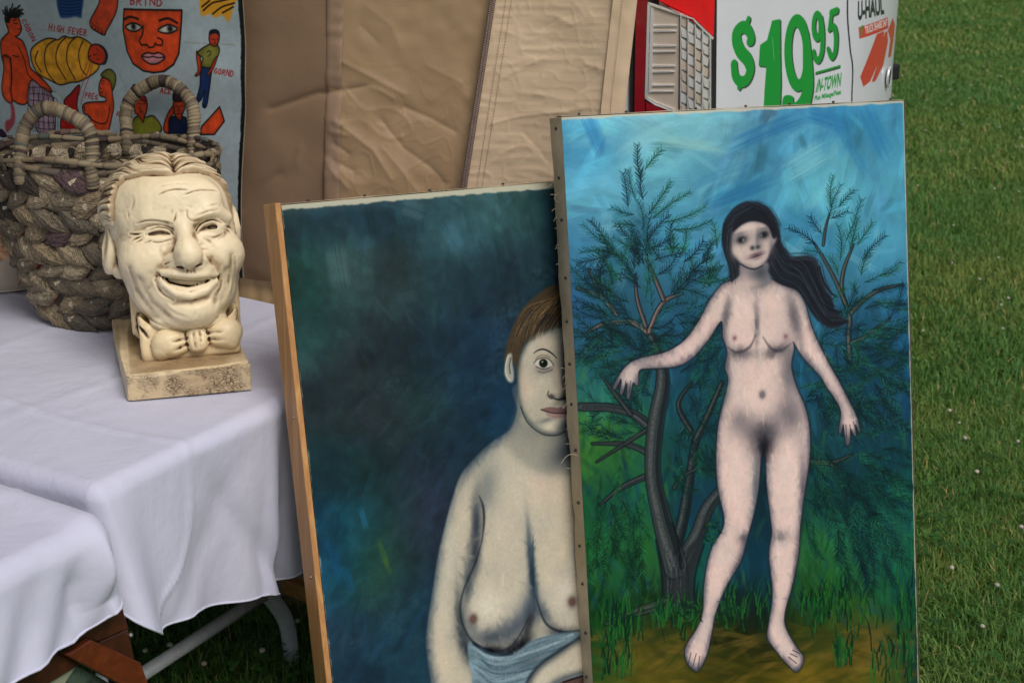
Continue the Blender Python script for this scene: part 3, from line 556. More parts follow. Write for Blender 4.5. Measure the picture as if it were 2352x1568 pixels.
def paint_woman_on_blue():
    p = P1; cv = Cv(int(p.W * RES), int(p.H * RES), panel_map(p, RES)); cv.setk(950, 900); rs = np.random.RandomState(8); R = random.Random(8)
    X, Y = field_xy(p, cv)
    CP = [(680, 500, (26, 62, 78)), (760, 520, (30, 64, 84)), (860, 490, (26, 54, 74)), (980, 500, (40, 78, 98)), (1050, 540, (60, 110, 134)), (1130, 490, (46, 84, 98)), (1220, 500, (44, 84, 98)), (1290, 450, (30, 66, 84)), (1280, 560, (30, 56, 76)),
          (700, 640, (20, 70, 72)), (780, 620, (62, 96, 104)), (830, 660, (44, 74, 86)), (920, 640, (46, 64, 72)), (1000, 640, (34, 70, 90)), (1100, 620, (34, 64, 86)), (1180, 640, (26, 50, 70)), (740, 760, (34, 80, 90)), (800, 800, (42, 54, 64)), (900, 800, (32, 50, 66)), (1000, 820, (28, 56, 78)), (1120, 800, (24, 54, 84)),
          (760, 920, (34, 52, 64)), (860, 960, (40, 54, 66)), (980, 940, (34, 62, 70)), (1080, 920, (24, 58, 86)), (1150, 900, (20, 62, 100)), (780, 1080, (20, 56, 72)), (870, 1100, (28, 60, 68)), (960, 1080, (38, 52, 76)), (1020, 1020, (26, 52, 76)), (770, 1220, (14, 66, 104)), (830, 1210, (26, 82, 104)), (880, 1260, (36, 84, 70)), (940, 1240, (38, 50, 78)),
          (790, 1310, (16, 76, 118)), (860, 1330, (46, 88, 74)), (930, 1360, (30, 62, 92)), (800, 1450, (30, 62, 92)), (900, 1480, (32, 70, 98)), (960, 1440, (26, 66, 92)), (820, 1560, (28, 58, 84)), (1500, 1000, (28, 54, 76)), (1500, 600, (28, 54, 76)), (900, 1800, (26, 56, 80))]
    base = rbf(CP, X, Y, 48.0); n1 = fnoise2(cv.h, cv.w, 70, 31)[..., None]; n2 = fnoise2(cv.h, cv.w, 16, 33, 3)[..., None]
    base = np.clip(base * np.array([1.0, .96, .86], np.float32) * (1 + .24 * n1 + .12 * n2), 0, 1); cv.a[:] = base
    brush_over(cv, base, 2200, 60, 14, lambda x, y: 1.9 - .9 * (y < 300) + .5 * math.sin(x * .005), .14, 100, .5, 0, 1e9, .4)
    brush_over(cv, np.clip(base * 1.35, 0, 1), 350, 40, 18, .4, .15, 5000, .35, 0, 500, 1.2)
    yy, xx = np.mgrid[0:cv.h, 0:cv.w]; scum = sstep(.15, .7, fnoise2(cv.h, cv.w, 90, 41)) * np.clip(.5 + 1.0 * fnoise2(cv.h, cv.w, 7, 43, 2), 0, 1) * .16
    cv.a += scum[..., None] * (np.array([110, 140, 146], np.float32) / 255 - cv.a)
    for (x, y, l, w, a, c, al) in [(1040, 545, 70, 40, 1.2, (72, 126, 150), .5), (775, 610, 90, 50, 1.5, (96, 128, 134), .4), (950, 480, 60, 40, .4, (104, 128, 136), .4), (880, 1270, 60, 14, 1.3, (70, 110, 40), .6), (890, 1300, 40, 10, 1.2, (84, 120, 40), .5), (835, 1190, 50, 14, 1.4, (30, 110, 150), .6), (770, 1290, 90, 20, 1.4, (12, 84, 140), .5), (800, 1330, 60, 18, 1.3, (14, 90, 140), .5)]:
        t = cv.M(np.array([[float(x), float(y)]]))[0]; cv.brush(t[0], t[1], l, w, a, c, al, int(x))
    # figure
    skin, shade = (182, 174, 154), (58, 76, 90)
    body = [(1192, 880), (1189, 941), (1174, 984), (1135, 1012), (1098, 1045), (1060, 1091), (1041, 1144), (1026, 1197), (1007, 1273), (995, 1349), (984, 1418), (979, 1479), (990, 1568), (1010, 1680), (1080, 1800), (1300, 1900), (1600, 1850), (1660, 1500), (1620, 1200), (1580, 1080), (1480, 1020), (1400, 970), (1380, 880)]
    box, m = cv.pmask(body, 1.5, True, pad=50); x0, y0, x1, y1 = box
    halo = np.clip(blur(m, 14) * 1.5, 0, 1); cv.comp(box, halo, (26, 42, 60), .5)
    inner = sstep(.46, 1.0, blur(m, 30)).astype(np.float32)[..., None]; nz = fnoise2(y1 - y0, x1 - x0, 40, 7)[..., None]; fine = fnoise2(y1 - y0, x1 - x0, 9, 8, 2, .35)[..., None]
    col = np.asarray(shade, np.float32) * (1 - inner) + np.asarray(skin, np.float32) * inner
    col = np.clip(col * (1 + .06 * nz + .03 * fine) + np.array([4, 1, -5]) * nz, 0, 255) / 255
    cv.comp(box, m, col.astype(np.float32)); clip = np.zeros((cv.h, cv.w), np.float32); clip[y0:y1, x0:x1] = m
    bl = lambda x, y, rx, ry, a, c, al: cv.blob(x, y, rx, ry, a, c if sum(c) > 420 else tuple(v * .8 for v in c), min(al * 1.2, 1), clip)
    navy = (34, 44, 60)
    for (x, y, rx, ry, a, c, al) in [(1250, 990, 60, 40, 0, (96, 106, 104), .6), (1320, 1000, 50, 40, 0, (64, 74, 84), .7), (1200, 1050, 60, 40, -30, (178, 172, 152), .5), (1190, 1130, 60, 80, 0, (190, 182, 162), .5), (1300, 1120, 50, 90, 0, (196, 182, 158), .5), (1240, 1110, 30, 30, 0, (206, 180, 164), .4),
            (1120, 1120, 30, 60, 10, (126, 140, 142), .6), (1096, 1200, 13, 60, 6, (70, 82, 96), .85), (1092, 1270, 14, 60, 10, (66, 76, 92), .8), (1075, 1340, 12, 60, 10, (70, 86, 96), .8), (1058, 1420, 12, 70, 0, (70, 84, 90), .8), (1075, 1490, 16, 60, -14, (60, 72, 82), .8), (1055, 1150, 14, 70, 14, (190, 178, 156), .5), (1030, 1260, 18, 110, 10, (190, 184, 164), .6), (1012, 1400, 18, 80, 6, (192, 184, 164), .6), (1016, 1520, 22, 80, -6, (204, 190, 162), .6),
            (1150, 1230, 34, 90, 4, (188, 178, 158), .5), (1120, 1390, 44, 40, 0, (206, 200, 180), .7), (1300, 1360, 40, 46, 0, (196, 190, 176), .6), (1222, 1290, 8, 90, 0, (64, 92, 110), .85), (1226, 1350, 10, 80, 0, (40, 62, 84), .8), (1215, 1400, 22, 50, 18, (92, 112, 128), .75), (1180, 1440, 60, 26, -22, (92, 106, 122), .75), (1130, 1462, 50, 18, 8, (84, 98, 110), .75), (1085, 1440, 14, 30, -30, (120, 130, 134), .6),
            (1190, 1484, 60, 15, -20, (14, 18, 30), .9), (1130, 1492, 40, 9, 14, (12, 16, 26), .9), (1216, 1440, 12, 36, 18, (16, 22, 36), .75), (1250, 1410, 14, 40, -30, (84, 100, 114), .75), (1290, 1452, 46, 13, 14, (66, 78, 92), .8), (1330, 1460, 40, 9, 0, (20, 26, 38), .8), (1238, 1452, 26, 30, 0, (176, 170, 150), .6)]: bl(x, y, rx, ry, a, c, al)
    repaint(cv, clip, 2600, 36, 9, 1.5, .028, 72, .5)
    for s_, w, al, c in [(D_((462, 185), (490, 260), (497, 380), (480, 520)), 4, .85, (16, 22, 34)), (D_((480, 520), (430, 680), (350, 860), (318, 1000), (335, 1130), (410, 1260), (540, 1335), (700, 1290), (830, 1080)), 3.2, .75, (20, 28, 42)), (D_((860, 480), (858, 700), (868, 930)), 4, .7, (30, 52, 72)), (D_((880, 930), (950, 1120), (1080, 1188), (1260, 1165)), 4, .8, (20, 28, 42)), (D_((410, 1262), (480, 1312), (560, 1335)), 6, .95, (8, 10, 16))]: cv.stroke(s_, [w * .3] + [w * 1.25] * (len(s_) - 2) + [w * .3], c, al * .9, 4.5)
    for (x, y, r) in [(1088, 1420, 10.5), (1315, 1381, 12)]: cv.blob(x, y, r, r * 1.1, 0, (66, 46, 44), .95); cv.blob(x, y, r * .45, r * .45, 0, (128, 92, 84), .9)
    # blue cloth at the waist, forearm
    cl = D_((375, 1265), (430, 1290), (560, 1350), (700, 1370), (850, 1250), (1050, 1200), (1270, 1190), (1500, 1300), (1500, 2400), (300, 2400), (400, 1600), (380, 1420))
    box, m = cv.pmask(cl, 2, True); st = fnoise2(box[3] - box[1], box[2] - box[0], 26, 21, 3, 3.0)[..., None]; cv.comp(box, m, np.clip(np.array([102, 126, 138], np.float32) * (1 + .35 * st), 0, 255) / 255, .96)
    for i in range(60):
        y = R.uniform(1340, 1700); c = R.choice([(134, 160, 172), (160, 184, 194), (70, 98, 114), (46, 72, 88), (100, 128, 130)]); cv.stroke(D_((400 + R.uniform(0, 80), y - 60), (600, y + 20), (900, y - 30 - R.uniform(0, 80)), (1150, y - 160)), R.uniform(2, 7), c, .3, 2.5, dry=.6, seed=i)
    cv.stroke(D_((420, 1275), (540, 1345), (700, 1350)), 8, (24, 40, 58), .6, 4)
    arm = D_((815, 1600), (850, 1510), (930, 1420), (1050, 1340), (1180, 1250), (1300, 1190), (1600, 1100), (1600, 1500), (1280, 1490), (1100, 1530), (1000, 1580), (900, 1700))
    cv.fill(D_((800, 1590), (840, 1490), (930, 1400), (1060, 1310), (1300, 1170), (1300, 1240), (1060, 1400), (900, 1560)), (16, 20, 30), .7, 4)
    box, m = cv.pmask(arm, 1.2, True, pad=20); inn = sstep(.5, 1, blur(m, 16)).astype(np.float32)[..., None]; nz = fnoise2(box[3] - box[1], box[2] - box[0], 20, 61, 3)[..., None]
    cv.comp(box, m, np.clip((np.array([92, 98, 98], np.float32) * (1 - inn) + np.array([186, 178, 158], np.float32) * inn) * (1 + .06 * nz), 0, 255) / 255)
    cv.fill(D_((1000, 1600), (1100, 1540), (1280, 1500), (1500, 1500), (1500, 1700), (1000, 1700)), (88, 62, 56), .9, 3); cv.stroke(D_((1080, 1560), (1280, 1495)), 4, (20, 18, 24), .8, 2)
    # neck, head
    cv.fill(E_((115, 1180), (130, 1080), (200, 1200), (300, 1300), (400, 1310), (520, 1260), (560, 1500), (300, 1560), (60, 1400)), (122, 126, 118), .55, 12); cv.blob(1300, 1040, 50, 30, -20, (50, 60, 72), .7); cv.blob(1240, 1012, 30, 20, 0, (150, 146, 130), .5)
    hair = (72, 60, 44)
    cv.fill(E_((470, 335), (380, 345), (300, 375), (180, 470), (110, 570), (60, 690), (35, 800), (40, 850), (100, 860), (120, 980), (140, 900), (150, 760), (240, 660), (480, 600), (600, 600), (720, 500), (640, 380)), hair, .96, 2.5)
    face = E_((240, 655), (190, 700), (140, 790), (118, 920), (125, 1080), (150, 1170), (200, 1240), (270, 1295), (330, 1312), (400, 1300), (470, 1240), (540, 1150), (600, 1000), (620, 800), (600, 650), (470, 595), (330, 640))
    box, m = cv.pmask(face, 1.2, True, pad=20); inn = sstep(.45, 1, blur(m, 13)).astype(np.float32)[..., None]; nz = fnoise2(box[3] - box[1], box[2] - box[0], 18, 63, 3)[..., None]
    cv.comp(box, m, np.clip((np.array([84, 94, 92], np.float32) * (1 - inn) + np.array([172, 166, 148], np.float32) * inn) * (1 + .07 * nz), 0, 255) / 255)
    eb = lambda x, y, rx, ry, a, c, al: cv.blob(1147.8 + .3603 * x, 526.8 + .3603 * y, rx * .3603, ry * .3603, a, c, al)
    for (x, y, rx, ry, a, c, al) in [(480, 900, 90, 260, 0, (34, 42, 54), .85), (460, 740, 60, 80, 0, (110, 110, 104), .5), (430, 900, 30, 110, 8, (78, 84, 86), .7), (350, 640, 110, 40, -8, (112, 118, 112), .6), (300, 720, 70, 50, 0, (186, 172, 150), .5), (190, 1010, 50, 100, 0, (196, 178, 156), .6), (160, 1000, 20, 70, 0, (190, 150, 136), .3),
            (290, 880, 75, 42, 5, (96, 96, 96), .6), (280, 815, 60, 20, 8, (166, 150, 130), .6), (375, 960, 26, 90, -4, (192, 172, 154), .7), (365, 1030, 40, 30, 0, (190, 176, 156), .7), (420, 1060, 30, 26, 0, (50, 56, 60), .7), (335, 1062, 26, 15, 20, (54, 56, 58), .9), (405, 1078, 40, 12, 0, (48, 50, 54), .85), (370, 1110, 50, 16, 0, (120, 120, 110), .5), (300, 1215, 60, 14, -4, (94, 104, 104), .7), (320, 1255, 44, 24, 0, (200, 194, 172), .75), (250, 1230, 30, 40, 40, (140, 146, 134), .5), (420, 1250, 60, 40, -30, (48, 58, 68), .75)]: eb(x, y, rx, ry, a, c, al)
    cv.fill(E_((228, 850), (255, 832), (290, 826), (320, 835), (342, 862), (320, 876), (280, 884), (248, 872)), (182, 180, 172), 1, .8); circ = lambda x, y, r_, c: cv.fill(E_(*[(x + r_ * math.cos(a), y + r_ * math.sin(a)) for a in np.linspace(0, 2 * np.pi, 17)[:-1]]), c, 1, .6); circ(284, 853, 28, (26, 38, 26)); circ(284, 852, 13, (12, 14, 12)); eb(276, 843, 6, 6, 0, (210, 220, 210), .9)
    cv.stroke(E_((222, 852), (252, 824), (292, 816), (325, 832), (350, 864)), 2.0, (50, 40, 42), .8, 1.1); cv.stroke(E_((232, 830), (258, 806), (296, 802), (330, 818)), 1.6, (84, 66, 60), .7, .8); cv.stroke(E_((240, 876), (280, 890), (322, 882)), 2.4, (78, 58, 56), .8, 1); cv.stroke(E_((250, 905), (290, 912), (340, 895)), 4, (70, 72, 76), .5, 2)
    cv.stroke(E_((222, 788), (250, 770), (285, 764), (330, 784), (372, 822)), [1.6, 3, 3.6, 3.4, 1.5], (28, 30, 36), .92, .9); cv.stroke(E_((318, 1030), (312, 1050), (330, 1075), (355, 1075)), 2.2, (40, 38, 42), .85, 1); cv.stroke(E_((355, 1078), (385, 1085), (430, 1070)), 3, (30, 30, 36), .85, 1.4); cv.stroke(E_((418, 860), (402, 960), (420, 1030)), 3, (56, 58, 62), .5, 2.5)
    cv.fill(E_((268, 1148), (310, 1134), (350, 1132), (375, 1138), (400, 1132), (440, 1158), (430, 1176), (350, 1176), (300, 1164)), (122, 92, 92), 1, .9); cv.fill(E_((300, 1168), (350, 1180), (430, 1178), (410, 1196), (360, 1202), (320, 1192)), (146, 118, 112), 1, 1); cv.stroke(E_((268, 1148), (310, 1162), (360, 1172), (440, 1170)), 2, (44, 32, 40), .95, .8)
    cv.stroke(E_((140, 1130), (180, 1225), (260, 1295), (330, 1314), (400, 1300), (470, 1240)), 3, (30, 36, 44), .7, 2)
    cv.fill(E_((55, 800), (40, 850), (35, 920), (60, 970), (90, 970), (95, 920), (85, 850), (80, 790)), (150, 150, 138), 1, 1); cv.stroke(E_((60, 800), (44, 860), (45, 920), (70, 962)), 2.2, (206, 208, 196), .8, .8); cv.stroke(E_((75, 820), (66, 870), (72, 920)), 3, (70, 66, 76), .8, 1)
    for i in range(320):
        a0 = R.uniform(0, 1); q = [(470 + R.uniform(-60, 120), 340 + R.uniform(0, 60)), (330 + a0 * 120 + R.uniform(-20, 20), 420 + R.uniform(-20, 40)), (150 + a0 * 220, 560 + R.uniform(-40, 40)), (70 + a0 * 280 + R.uniform(-15, 15), 760 - a0 * 140 + R.uniform(-40, 30))]
        cv.stroke(E_(*q), [1.5, 2.2, 2, .8], R.choice([(110, 86, 50), (136, 110, 66), (44, 38, 32), (30, 32, 38), (92, 84, 66), (60, 44, 34)]), .5, .8, dry=.5, seed=i)
    for i in range(26):
        x = R.uniform(230, 460); cv.stroke(E_((x + 60, 540), (x + 20, 600), (x, 660 - (x - 230) * .2)), [3, 2.6, 1], R.choice([(40, 42, 46), (84, 66, 46), (28, 30, 36)]), .7, .8)
    w1 = fnoise2(cv.h, cv.w, 3.0, 5, 2)[..., None]; cv.a *= 1 + .05 * w1; edge = fnoise2(cv.h, cv.w, 18, 92)
    d = np.minimum(xx + 3, yy - 7 - xx * .004) + edge * 3; mm = (1 - sstep(0, 4, d))[..., None] * .85; cv.a[:] = cv.a * (1 - mm) + np.array([190, 184, 158], np.float32) / 255 * mm
    g_ = cv.a.mean(2, keepdims=True); cv.a[:] = g_ + (cv.a - g_) * .86; return np.clip((cv.a - .3) * 1.14 + .285, .01, 1)
# ------------------------------------------------------------------ hand painted sign cloth, pose and picture
BD = np.array([-.86, .51, 0]) / np.linalg.norm([.86, .51])      # along the long side of the table, leftwards
U1 = np.array([-.51, -.86, 0]) / np.linalg.norm([.86, .51])     # along the short side, towards the camera
PS = Panel(); PS.a = -BD; PS.u = np.array([0, 0, 1.0]); PS.n = np.cross(PS.a, PS.u)
_p0 = np.array([-.60, 2.845, 0])
PS.tl = onpl(-40, -60, _p0, PS.n); _tr = onpl(549, -40, _p0, PS.n); PS.W = float(np.dot(_tr - PS.tl, PS.a)); PS.H = PS.tl[2] - .80
PRES = 1000.0
def paint_sign():
    p = PS; cv = Cv(int(p.W * PRES), int(p.H * PRES), panel_map(p, PRES)); cv.setk(250, 150); R = random.Random(3)
    g = fnoise2(cv.h, cv.w, 120, 3)[..., None]; g2 = fnoise2(cv.h, cv.w, 9, 4, 3)[..., None]
    cv.a[:] = np.array([158, 174, 182], np.float32) / 255 * (1 + .11 * g + .05 * g2)
    Z = lambda *q: [(.2802 * x, .2802 * y) for x, y in q]
    K = (20, 20, 22); red = (204, 72, 36); yel = (206, 148, 44); blu = (30, 66, 122); olv = (112, 112, 50)
    def shape(q, col, w=2.6, smooth=True, shade=None):
        box, m = cv.pmask(Z(*q), .4, smooth, pad=6)
        if box is None: return
        inn = sstep(.4, 1, blur(m, 7)).astype(np.float32)[..., None]; nz = fnoise2(box[3] - box[1], box[2] - box[0], 14, len(q))[..., None]
        c = np.asarray(col, np.float32); cv.comp(box, m, np.clip((c * .72 * (1 - inn) + c * inn) * (1 + .2 * nz), 0, 255) / 255)
        P = Z(*(list(q) + [q[0]])); P2_ = crspline(Z(*q), 6, True) if smooth else np.asarray(P); P2_ = np.concatenate([P2_, P2_[:1]]); cv.stroke(P2_, w, K, .92, .7, smooth=False)
    def ln(q, w=2.2, col=K): cv.stroke(Z(*q), w, col, .92, .7)
    # folds of the cloth
    for q in [[(1500, 350), (1900, 372)], [(980, 600), (1060, 760)], [(300, 240), (700, 300)], [(400, 700), (560, 900)]]: ln(q, 1.5, (140, 140, 130))
    # woman seen in profile, left
    shape([(60, 140), (110, 120), (160, 130), (180, 190), (190, 240), (165, 290), (140, 300), (190, 330), (215, 380), (240, 480), (255, 560), (330, 640), (390, 720), (400, 760), (340, 730), (260, 660), (250, 760), (215, 850), (160, 850), (110, 820), (60, 810), (35, 740), (45, 560), (20, 440), (20, 340), (60, 290), (85, 260), (70, 200)], red)
    shape([(85, 460), (100, 520), (105, 640), (100, 740), (112, 840), (60, 815), (32, 720), (44, 560), (36, 460)], (206, 78, 38), 2.2); ln([(100, 470), (108, 620), (100, 740), (115, 830)], 2.6); ln([(165, 380), (210, 500), (230, 610), (300, 690)], 2.4); ln([(40, 455), (80, 470)], 2); ln([(120, 455), (160, 465)], 2)
    shape([(250, 660), (330, 720), (400, 780), (430, 900), (430, 1080), (310, 1080), (290, 930), (220, 830)], (150, 128, 146), 2)
    for i in range(12):
        x = 240 + i * 18; ln([(x, 680 + i * 12), (x - 10 + 26 * (i % 2), 900), (x + 20, 1080)], 1.2)
    for i in range(7): ln([(235, 720 + i * 50), (340, 720 + i * 56), (430, 760 + i * 50)], 1.2)
    for i in range(16): a = -2.9 + i * .18; r = R.uniform(60, 110); ln([(115, 140), (115 + r * .6 * math.cos(a), 140 + r * .6 * math.sin(a)), (115 + r * math.cos(a + .15), 135 + r * math.sin(a + .15))], 3.6)
    cv.fill(Z((60, 170), (80, 130), (130, 110), (170, 130), (150, 150), (110, 150), (90, 190)), K); ln([(120, 170), (150, 160)], 2); ln([(130, 190), (160, 195)], 2); ln([(160, 235), (180, 240)], 1.8); ln([(75, 200), (85, 230)], 1.6)
    # figure rolled in a yellow blanket
    shape([(255, 430), (290, 370), (370, 320), (430, 320), (460, 330), (510, 300), (560, 315), (620, 305), (680, 330), (730, 370), (760, 440), (800, 530), (760, 600), (640, 670), (560, 680), (470, 700), (390, 660), (310, 610), (270, 530)], yel)
    for q in [[(440, 330), (380, 380), (360, 480), (380, 600), (440, 690)], [(520, 310), (460, 390), (450, 520), (520, 660)], [(600, 310), (540, 380), (530, 520), (600, 660)], [(660, 340), (620, 440), (640, 560), (690, 620)], [(310, 420), (290, 500), (330, 590)]]: ln(q, 2.6)
    shape([(700, 440), (730, 375), (800, 370), (850, 410), (860, 480), (820, 530), (750, 520), (705, 490)], (196, 62, 36)); cv.fill(Z((780, 362), (840, 385), (876, 450), (860, 520), (830, 535), (850, 480), (840, 420)), (26, 40, 66)); ln([(770, 400), (790, 420)], 1.6); ln([(775, 490), (800, 490)], 1.6); ln([(745, 455), (770, 450)], 1.6); ln([(705, 470), (725, 460)], 1.6)
    for q in [[(720, 520), (700, 600), (660, 700), (640, 780)], [(735, 520), (720, 620), (690, 720), (655, 860)], [(690, 520), (650, 640)]]: ln(q, 1.6, (170, 30, 34))
    # red face with cut forehead
    shape([(1025, 75), (1260, 80), (1490, 85), (1475, 260), (1460, 440), (1420, 530), (1350, 585), (1270, 595), (1190, 580), (1100, 520), (1050, 420), (1020, 240)], red, 3.4, False)
    for sx, q in ((0, [(1040, 220), (1090, 190), (1140, 195), (1180, 225), (1130, 255), (1080, 250)]), (1, [(1305, 245), (1370, 205), (1420, 215), (1450, 240), (1400, 270), (1340, 270)])):
        shape(q, (206, 206, 196), 3); cx, cy = (1108, 215) if sx == 0 else (1392, 235); cv.blob(cx * .2802, cy * .2802, 6, 6, 0, K, 1); cv.blob(cx * .2802, cy * .2802, 5, 5, 0, K, 1)
    ln([(1030, 160), (1080, 138), (1150, 155)], 4.4); ln([(1315, 170), (1380, 152), (1450, 190)], 4.4); ln([(1190, 210), (1185, 280), (1160, 330), (1175, 365), (1215, 365)], 3.4); ln([(1215, 360), (1235, 385), (1270, 382), (1285, 350)], 3.2); ln([(1300, 310), (1335, 330), (1330, 370), (1290, 365)], 3.2)
    shape([(1175, 460), (1220, 430), (1270, 440), (1310, 430), (1355, 470), (1310, 515), (1250, 525), (1205, 500)], (196, 130, 140), 3); ln([(1175, 460), (1230, 468), (1270, 462), (1300, 472), (1355, 468)], 2.6)
    # foot, trousers, yellow cloth at the top
    shape([(815, -60), (800, 30), (760, 110), (725, 180), (735, 230), (780, 260), (850, 290), (875, 250), (930, 160), (965, 60), (950, -60)], (196, 70, 42)); 
    for x, y in ((740, 215), (765, 235), (790, 250), (820, 265)): ln([(x, y - 30), (x + 14, y), (x - 4, y + 12)], 1.8)
    cv.fill(Z((470, -60), (660, -60), (655, 120), (650, 150), (600, 140), (540, 150), (475, 130)), blu, 1, .8); 
    for i in range(5): ln([(480, 10 + 26 * i), (560, 16 + 26 * i), (650, 6 + 26 * i)], 2, (20, 36, 66))
    cv.fill(Z((1660, -60), (1930, -60), (1895, 50), (1850, 180), (1800, 130), (1740, 150), (1700, 120), (1630, 125)), yel, 1, 1)
    for q in [[(1650, 90), (1720, 30), (1800, 10), (1880, -10)], [(1720, 120), (1800, 60), (1900, 30)], [(1800, 110), (1890, 60)], [(1640, 60), (1700, 10)]]: ln(q, 3)
    # man standing, right
    shape([(1640, 545), (1720, 555), (1720, 640), (1700, 780), (1680, 880), (1650, 870), (1670, 740), (1640, 820), (1600, 840), (1630, 700)], (28, 50, 96), 2)
    shape([(1600, 420), (1600, 480), (1615, 580), (1590, 620), (1610, 625), (1640, 580), (1630, 470)], red, 2); shape([(1690, 370), (1740, 360), (1775, 400), (1770, 460), (1740, 500), (1720, 555), (1640, 545), (1650, 480), (1605, 440), (1640, 400)], olv, 2.2); shape([(1765, 470), (1740, 560), (1700, 620), (1690, 610), (1720, 550), (1740, 490)], red, 1.8)
    shape([(1690, 300), (1700, 270), (1760, 270), (1772, 320), (1750, 380), (1710, 375), (1692, 340)], (188, 64, 40), 2); cv.fill(Z((1688, 300), (1695, 255), (1740, 243), (1770, 265), (1772, 310), (1750, 280), (1705, 285)), (24, 28, 40)); ln([(1710, 325), (1730, 327)], 1.2); ln([(1745, 325), (1760, 325)], 1.2); ln([(1732, 325), (1732, 342), (1742, 345)], 1.2); ln([(1725, 360), (1745, 360)], 1.4); ln([(1680, 430), (1700, 420), (1710, 445), (1690, 465)], 1.6)
    # pregnant figure, men below
    shape([(640, 700), (560, 770), (500, 830), (510, 900), (480, 960), (490, 1080), (600, 1080), (640, 960), (620, 860)], (158, 28, 26), 2.4)
    shape([(830, 640), (805, 700), (815, 780), (860, 800), (860, 830), (720, 840), (670, 870), (680, 930), (740, 970), (720, 1100), (880, 1100), (930, 940), (940, 850), (925, 760), (930, 680), (880, 640)], red); shape([(815, 620), (850, 580), (900, 570), (945, 610), (950, 680), (925, 740), (900, 670), (850, 640)], olv, 2.2); ln([(720, 960), (800, 1005), (880, 1000), (905, 880)], 2.4); ln([(675, 875), (690, 890), (685, 910)], 2.6); ln([(825, 670), (850, 665)], 1.6); ln([(830, 690), (850, 685)], 1.5); ln([(812, 720), (830, 730)], 1.4); ln([(820, 760), (840, 755)], 1.4)
    shape([(1110, 980), (1170, 940), (1200, 960), (1280, 950), (1330, 1080), (1080, 1110)], (124, 128, 44), 2.2); shape([(1120, 830), (1160, 790), (1210, 800), (1225, 860), (1215, 920), (1200, 960), (1190, 1000), (1150, 940), (1120, 910)], (196, 72, 40), 2.2); shape([(1090, 720), (1120, 690), (1160, 760), (1210, 790), (1215, 830), (1140, 800), (1085, 740)], (150, 34, 50), 1.8)
    ln([(1140, 850), (1165, 845)], 1.4); ln([(1180, 850), (1205, 845)], 1.4); ln([(1170, 860), (1160, 890), (1175, 895)], 1.4); ln([(1160, 915), (1190, 912)], 1.4)
    shape([(1400, 980), (1450, 950), (1520, 960), (1560, 1010), (1560, 1100), (1390, 1100)], (28, 38, 70), 2); shape([(1440, 830), (1510, 830), (1520, 890), (1500, 950), (1490, 990), (1450, 950), (1430, 890)], (186, 66, 38), 2); shape([(1430, 760), (1500, 740), (1530, 780), (1515, 825), (1440, 830), (1425, 800)], (44, 30, 40), 1.8); shape([(1430, 870), (1380, 950), (1350, 1060), (1390, 1090), (1400, 980), (1440, 920)], (200, 70, 36), 2)
    ln([(1450, 870), (1470, 868)], 1.4); ln([(1490, 868), (1508, 868)], 1.4); ln([(1480, 870), (1470, 905), (1485, 908)], 1.3); ln([(1465, 930), (1495, 930)], 1.4)
    shape([(1790, 880), (1840, 1000), (1760, 1110), (1640, 1110), (1650, 1040)], red, 2.8, False); cv.fill(Z((0, 1080), (40, 1050), (85, 1110), (40, 1120)), (50, 30, 50)); cv.fill(Z((100, 830), (130, 880), (140, 1000), (80, 1080), (70, 990), (110, 960)), (150, 40, 50), .8, 1)
    tr = (150, 34, 40)
    hand_text(cv, 'BRIND', .2802 * 1080, .2802 * 38, .2802 * 55, .2802 * 60, 1, .04, tr, 2.6, 1); hand_text(cv, 'HIGH FEVER', .2802 * 390, .2802 * 250, .2802 * 31, .2802 * 46, 1, .16, tr, 2.2, 2); hand_text(cv, 'COBON', .2802 * 190, .2802 * 170, .2802 * 40, .2802 * 34, .42, .9, tr, 1.8, 3)
    hand_text(cv, 'GORND', .2802 * 1742, .2802 * 600, .2802 * 34, .2802 * 44, 1, .2, tr, 2.0, 4); hand_text(cv, 'PREG', .2802 * 690, .2802 * 805, .2802 * 29, .2802 * 42, 1, .12, tr, 2.0, 5); hand_text(cv, 'ACE', .2802 * 1325, .2802 * 760, .2802 * 31, .2802 * 40, 1, .12, tr, 2.2, 6); hand_text(cv, 'ABU', .2802 * 965, .2802 * 945, .2802 * 24, .2802 * 38, 1, .08, tr, 1.8, 7); hand_text(cv, 'A', .2802 * 1118, .2802 * 935, .2802 * 24, .2802 * 38, 1, .08, tr, 1.8, 8)
    # black border on the right, soiling, cracks
    yy, xx = np.mgrid[0:cv.h, 0:cv.w]; e = fnoise2(cv.h, cv.w, 10, 9) * 2.5
    m = sstep(-3, 0, xx - (cv.w - 10 + e))[..., None]; cv.a[:] = cv.a * (1 - m) + np.array([26, 30, 30], np.float32) / 255 * m
    ed = sstep(.25, .6, fnoise2(cv.h, cv.w, 5, 19, 2)) * sstep(cv.w - 4, cv.w - 2, xx); cv.a += (ed[..., None] * .5) * (.8 - cv.a)
    spk = sstep(.52, .7, fnoise2(cv.h, cv.w, 3.2, 12, 2))[..., None] * .35; cv.a += spk * (np.array([190, 190, 180], np.float32) / 255 - cv.a)
    return np.clip(cv.a, 0, 1)
